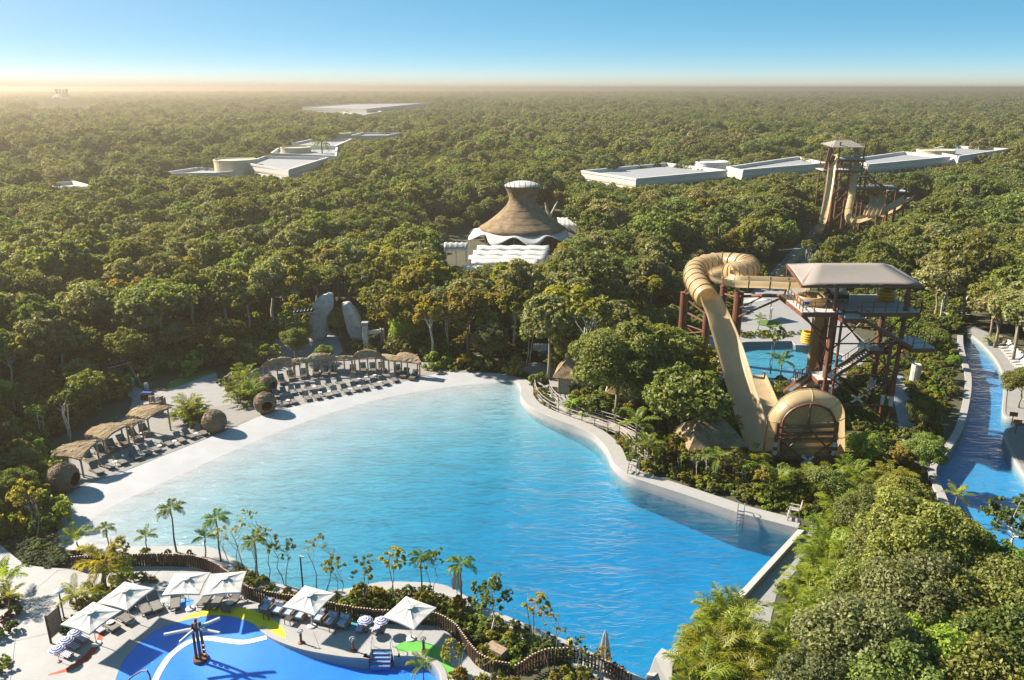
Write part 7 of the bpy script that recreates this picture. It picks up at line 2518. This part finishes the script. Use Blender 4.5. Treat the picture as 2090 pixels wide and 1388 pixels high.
bed([(-30, 1000), (60, 1000), (95, 1030), (112, 1065), (115, 1090), (60, 1095), (10, 1090), (-30, 1070)], 18, ['b1', 'b2', 'b4', 'b2'], .9, 1.6, 'dense shrub in the bed at the left picture edge', 'shrubs at the left picture edge', .15)
bed([(150, 1225), (185, 1205), (235, 1180), (260, 1165), (300, 1165), (320, 1190), (260, 1200), (200, 1235), (160, 1250)], 16, ['b1', 'b3', 'b4'], .4, .65, 'green shrub in the bed around the golden palm', 'shrubs around the golden palm', KP)
bed([(125, 1275), (150, 1262), (172, 1275), (165, 1290), (130, 1300)], 7, ['b1', 'b2'], .4, .6, 'green shrub behind the striped parasols', 'shrubs behind the striped parasols', KP)
bed([(-10, 1215), (25, 1215), (34, 1270), (30, 1305), (-10, 1310)], 9, ['br', 'b2'], .5, .8, 'dark shrub in the left edge planter', 'shrubs in the left edge planter', KP)
bed([(-20, 1340), (12, 1340), (14, 1370), (-20, 1395)], 4, ['b1', 'b3'], .5, .7, 'green shrub at the bottom left corner', 'shrubs at the bottom left corner', KP)
bed([(930, 1385), (1000, 1378), (1060, 1395), (1020, 1420), (930, 1420)], 9, ['b4', 'b1'], .5, .8, 'yellowish shrub at the bottom edge by the fence', 'shrubs at the bottom edge', KP)
bed([(1110, 1375), (1180, 1365), (1250, 1395), (1180, 1420), (1110, 1410)], 8, ['b4', 'b3'], .4, .7, 'yellowish shrub at the bottom edge behind the short fence', 'shrubs behind the short fence', KP)
bed([(362, 862), (372, 848), (410, 846), (428, 858), (420, 878), (385, 884)], 11, ['b1', 'b2'], .55, .85, 'green shrub in the small round bed by the lone pod', 'shrubs in the small round bed', .2)
bed([(482, 822), (478, 800), (495, 785), (530, 782), (535, 800), (520, 826), (500, 834)], 14, ['b1', 'b2', 'b3'], .55, .85, 'green shrub in the bed beside the two pods', 'shrubs beside the two pods', .2)
bed([(445, 790), (452, 772), (475, 770), (470, 790)], 5, ['b2', 'b1'], .6, .9, 'dark shrub beside the upright logs', 'shrubs beside the upright logs', .2)
WALLB = [(1090, 785), (1097, 812), (1115, 838), (1160, 852), (1210, 868), (1242, 886), (1268, 915), (1280, 945), (1300, 960), (1345, 972), (1420, 992), (1520, 1022), (1650, 1062), (1690, 1062), (1660, 1020), (1540, 985), (1440, 958), (1350, 945), (1300, 925), (1285, 900), (1245, 878), (1180, 858), (1120, 830), (1104, 800)]
bed(WALLB, 62, ['b1', 'b2', 'b3', 'b4', 'b1'], .6, 1.05, 'leafy shrub in the bed along the curved pool wall', 'shrubs along the curved pool wall', .2)
bed([(1500, 690), (1520, 681), (1600, 678), (1680, 683), (1670, 690), (1600, 687), (1520, 690)], 22, ['b1', 'b3'], .55, .75, 'clipped shrub of the hedge behind the landing pool', 'hedge shrubs behind the landing pool', .2)
bed([(1572, 800), (1580, 782), (1600, 775), (1612, 792), (1605, 812), (1585, 815)], 11, ['b2', 'b1'], .7, 1.0, 'dark shrub on the landing pool island', 'shrubs on the landing pool island', .2)
bed([(865, 762), (880, 745), (960, 745), (1040, 755), (1060, 764), (1000, 758), (900, 760)], 20, ['b1', 'b2', 'b3'], .6, 1.0, 'low shrub of the hedge at the far end of the beach', 'hedge shrubs at the far end of the beach', .2)

# ---- undergrowth that nobody could count
UG = []
def under(poly, step, keys, smin, smax, vis=True):
    q = pts(poly, .15)
    xs, ys = [p.x for p in q], [p.y for p in q]
    x = min(xs)
    while x < max(xs):
        y = min(ys)
        while y < max(ys):
            jx, jy = x + rp.uniform(-.5, .5) * step, y + rp.uniform(-.5, .5) * step
            y += step
            if not inside(jx, jy, q): continue
            if any(inside(jx, jy, c) for c in UCLEAR): continue
            s = rp.uniform(smin, smax)
            px, py, d = proj((jx, jy, 1.2 * s))
            if vis and any(jy < Y - 2 and inside(px, py, v) for v, Y in UVIS): continue
            UG.append((0, jx, jy, rp.choice(keys), s))
        x += step
UCLEAR = [FLOOR, SAND, KIDS_DECK, RIVER, PLAZA, [p + Vector((0, 0, 0)) for p in offset(RIV_L, -2.4)] + RIV_R,
          pts([(262, 783), (441, 755), (480, 792), (372, 850), (262, 815)]), pts([(940, 720), (1050, 740), (1140, 748), (1160, 800), (1180, 830), (1140, 845), (1090, 785), (1040, 756), (940, 738)]),
          pts([(1650, 1070), (1700, 1090), (1600, 1215), (1570, 1300), (1550, 1400), (1470, 1400), (1510, 1232)]), pts([(1815, 755), (1850, 770), (1875, 890), (1830, 915)]), pts([(1562, 578), (1656, 465), (1695, 450), (1690, 475), (1640, 560), (1630, 585)]),
          pts([(1515, 850), (1570, 760), (1600, 770), (1720, 900), (1725, 945), (1540, 945)]), offset(nw, -0.3) + offset(nw, 1.9)[::-1], pts([(490, 747), (560, 690), (690, 680), (705, 720), (680, 738)]),
          pts([(1970, 668), (2030, 690), (2100, 720), (2160, 860), (2260, 1100), (2200, 1150), (2092, 978), (2050, 900), (2045, 850), (2050, 790), (1980, 690)]),
          offset(bw, 1.3) + offset(bw, -1.3)[::-1]]
UVIS = [(v, Y) for v, Y in VIS if Y < 130]
under(STRIP, .9, ['b1', 'b2', 'b3'], .35, .6, vis=False)
under(WALLB, 1.0, ['b1', 'b2', 'b3', 'b4'], .5, .8, vis=False)
under([(545, 741), (620, 730), (720, 722), (790, 718), (850, 722), (870, 715), (780, 708), (640, 715), (540, 730)], 1.4, ['b2', 'b1'], .7, 1.1, vis=False)
under([(1640, 840), (1690, 815), (1760, 770), (1815, 770), (1826, 800), (1830, 905), (1740, 950), (1728, 880)], 1.25, ['b1', 'b2', 'b3'], .6, 1.1, vis=False)
under([(-150, 640), (860, 640), (870, 745), (540, 745), (440, 770), (340, 800), (262, 800), (100, 905), (90, 1030), (120, 1100), (-150, 1090)], 1.9, ['b1', 'b2', 'b3', 'b4'], 1.3, 2.7)
under([(860, 620), (1560, 560), (1560, 850), (1500, 960), (1290, 940), (1090, 790), (1000, 760), (860, 750)], 1.8, ['b1', 'b2', 'b3', 'b4'], 1.1, 2.3)
under([(1460, 840), (1700, 790), (1900, 640), (1965, 690), (1980, 800), (1930, 930), (1905, 970), (1950, 1060), (1700, 1090), (1520, 1010)], 1.5, ['b1', 'b2', 'b3', 'b1', 'b4'], .8, 1.5)
under([(1700, 440), (1960, 440), (1980, 660), (1880, 690), (1760, 690), (1650, 580)], 2.4, ['b1', 'b2', 'b3'], 1.2, 2.2)
under([(1600, 1180), (1700, 1060), (1950, 1050), (2200, 1200), (2200, 1480), (1560, 1480)], 1.4, ['b1', 'b2', 'b2', 'b3'], .8, 1.4)
under([(2100, 640), (2300, 640), (2500, 1200), (2200, 1150), (2100, 980)], 2.2, ['b1', 'b2', 'b3'], 1.2, 2.0)
# pattern meshes of the undergrowth are the shrubs themselves
for k in BUSH: TREES[k] = (BUSH[k], None, 1.2, 1.0)
forest_stuff('undergrowth', UG, 'low leafy undergrowth below the trees')
print('undergrowth', len(UG))
# ================================================================ hazy air
hz = MB().box((0, 21000, 18.2), (66000, 52000, 38.8)).build('haze', None)
hz['kind'] = 'stuff'
hm = bpy.data.materials.new('haze')
hm.use_nodes = True
N, L = hm.node_tree.nodes, hm.node_tree.links
N.clear()
ho = N.new('ShaderNodeOutputMaterial')
pv = N.new('ShaderNodeVolumePrincipled')
pv.inputs['Color'].default_value = (0.52, 0.45, 0.355, 1)
pv.inputs['Density'].default_value = 0.00055
pv.inputs['Anisotropy'].default_value = 0.55
L.new(pv.outputs[0], ho.inputs['Volume'])
hz.data.materials.append(hm)
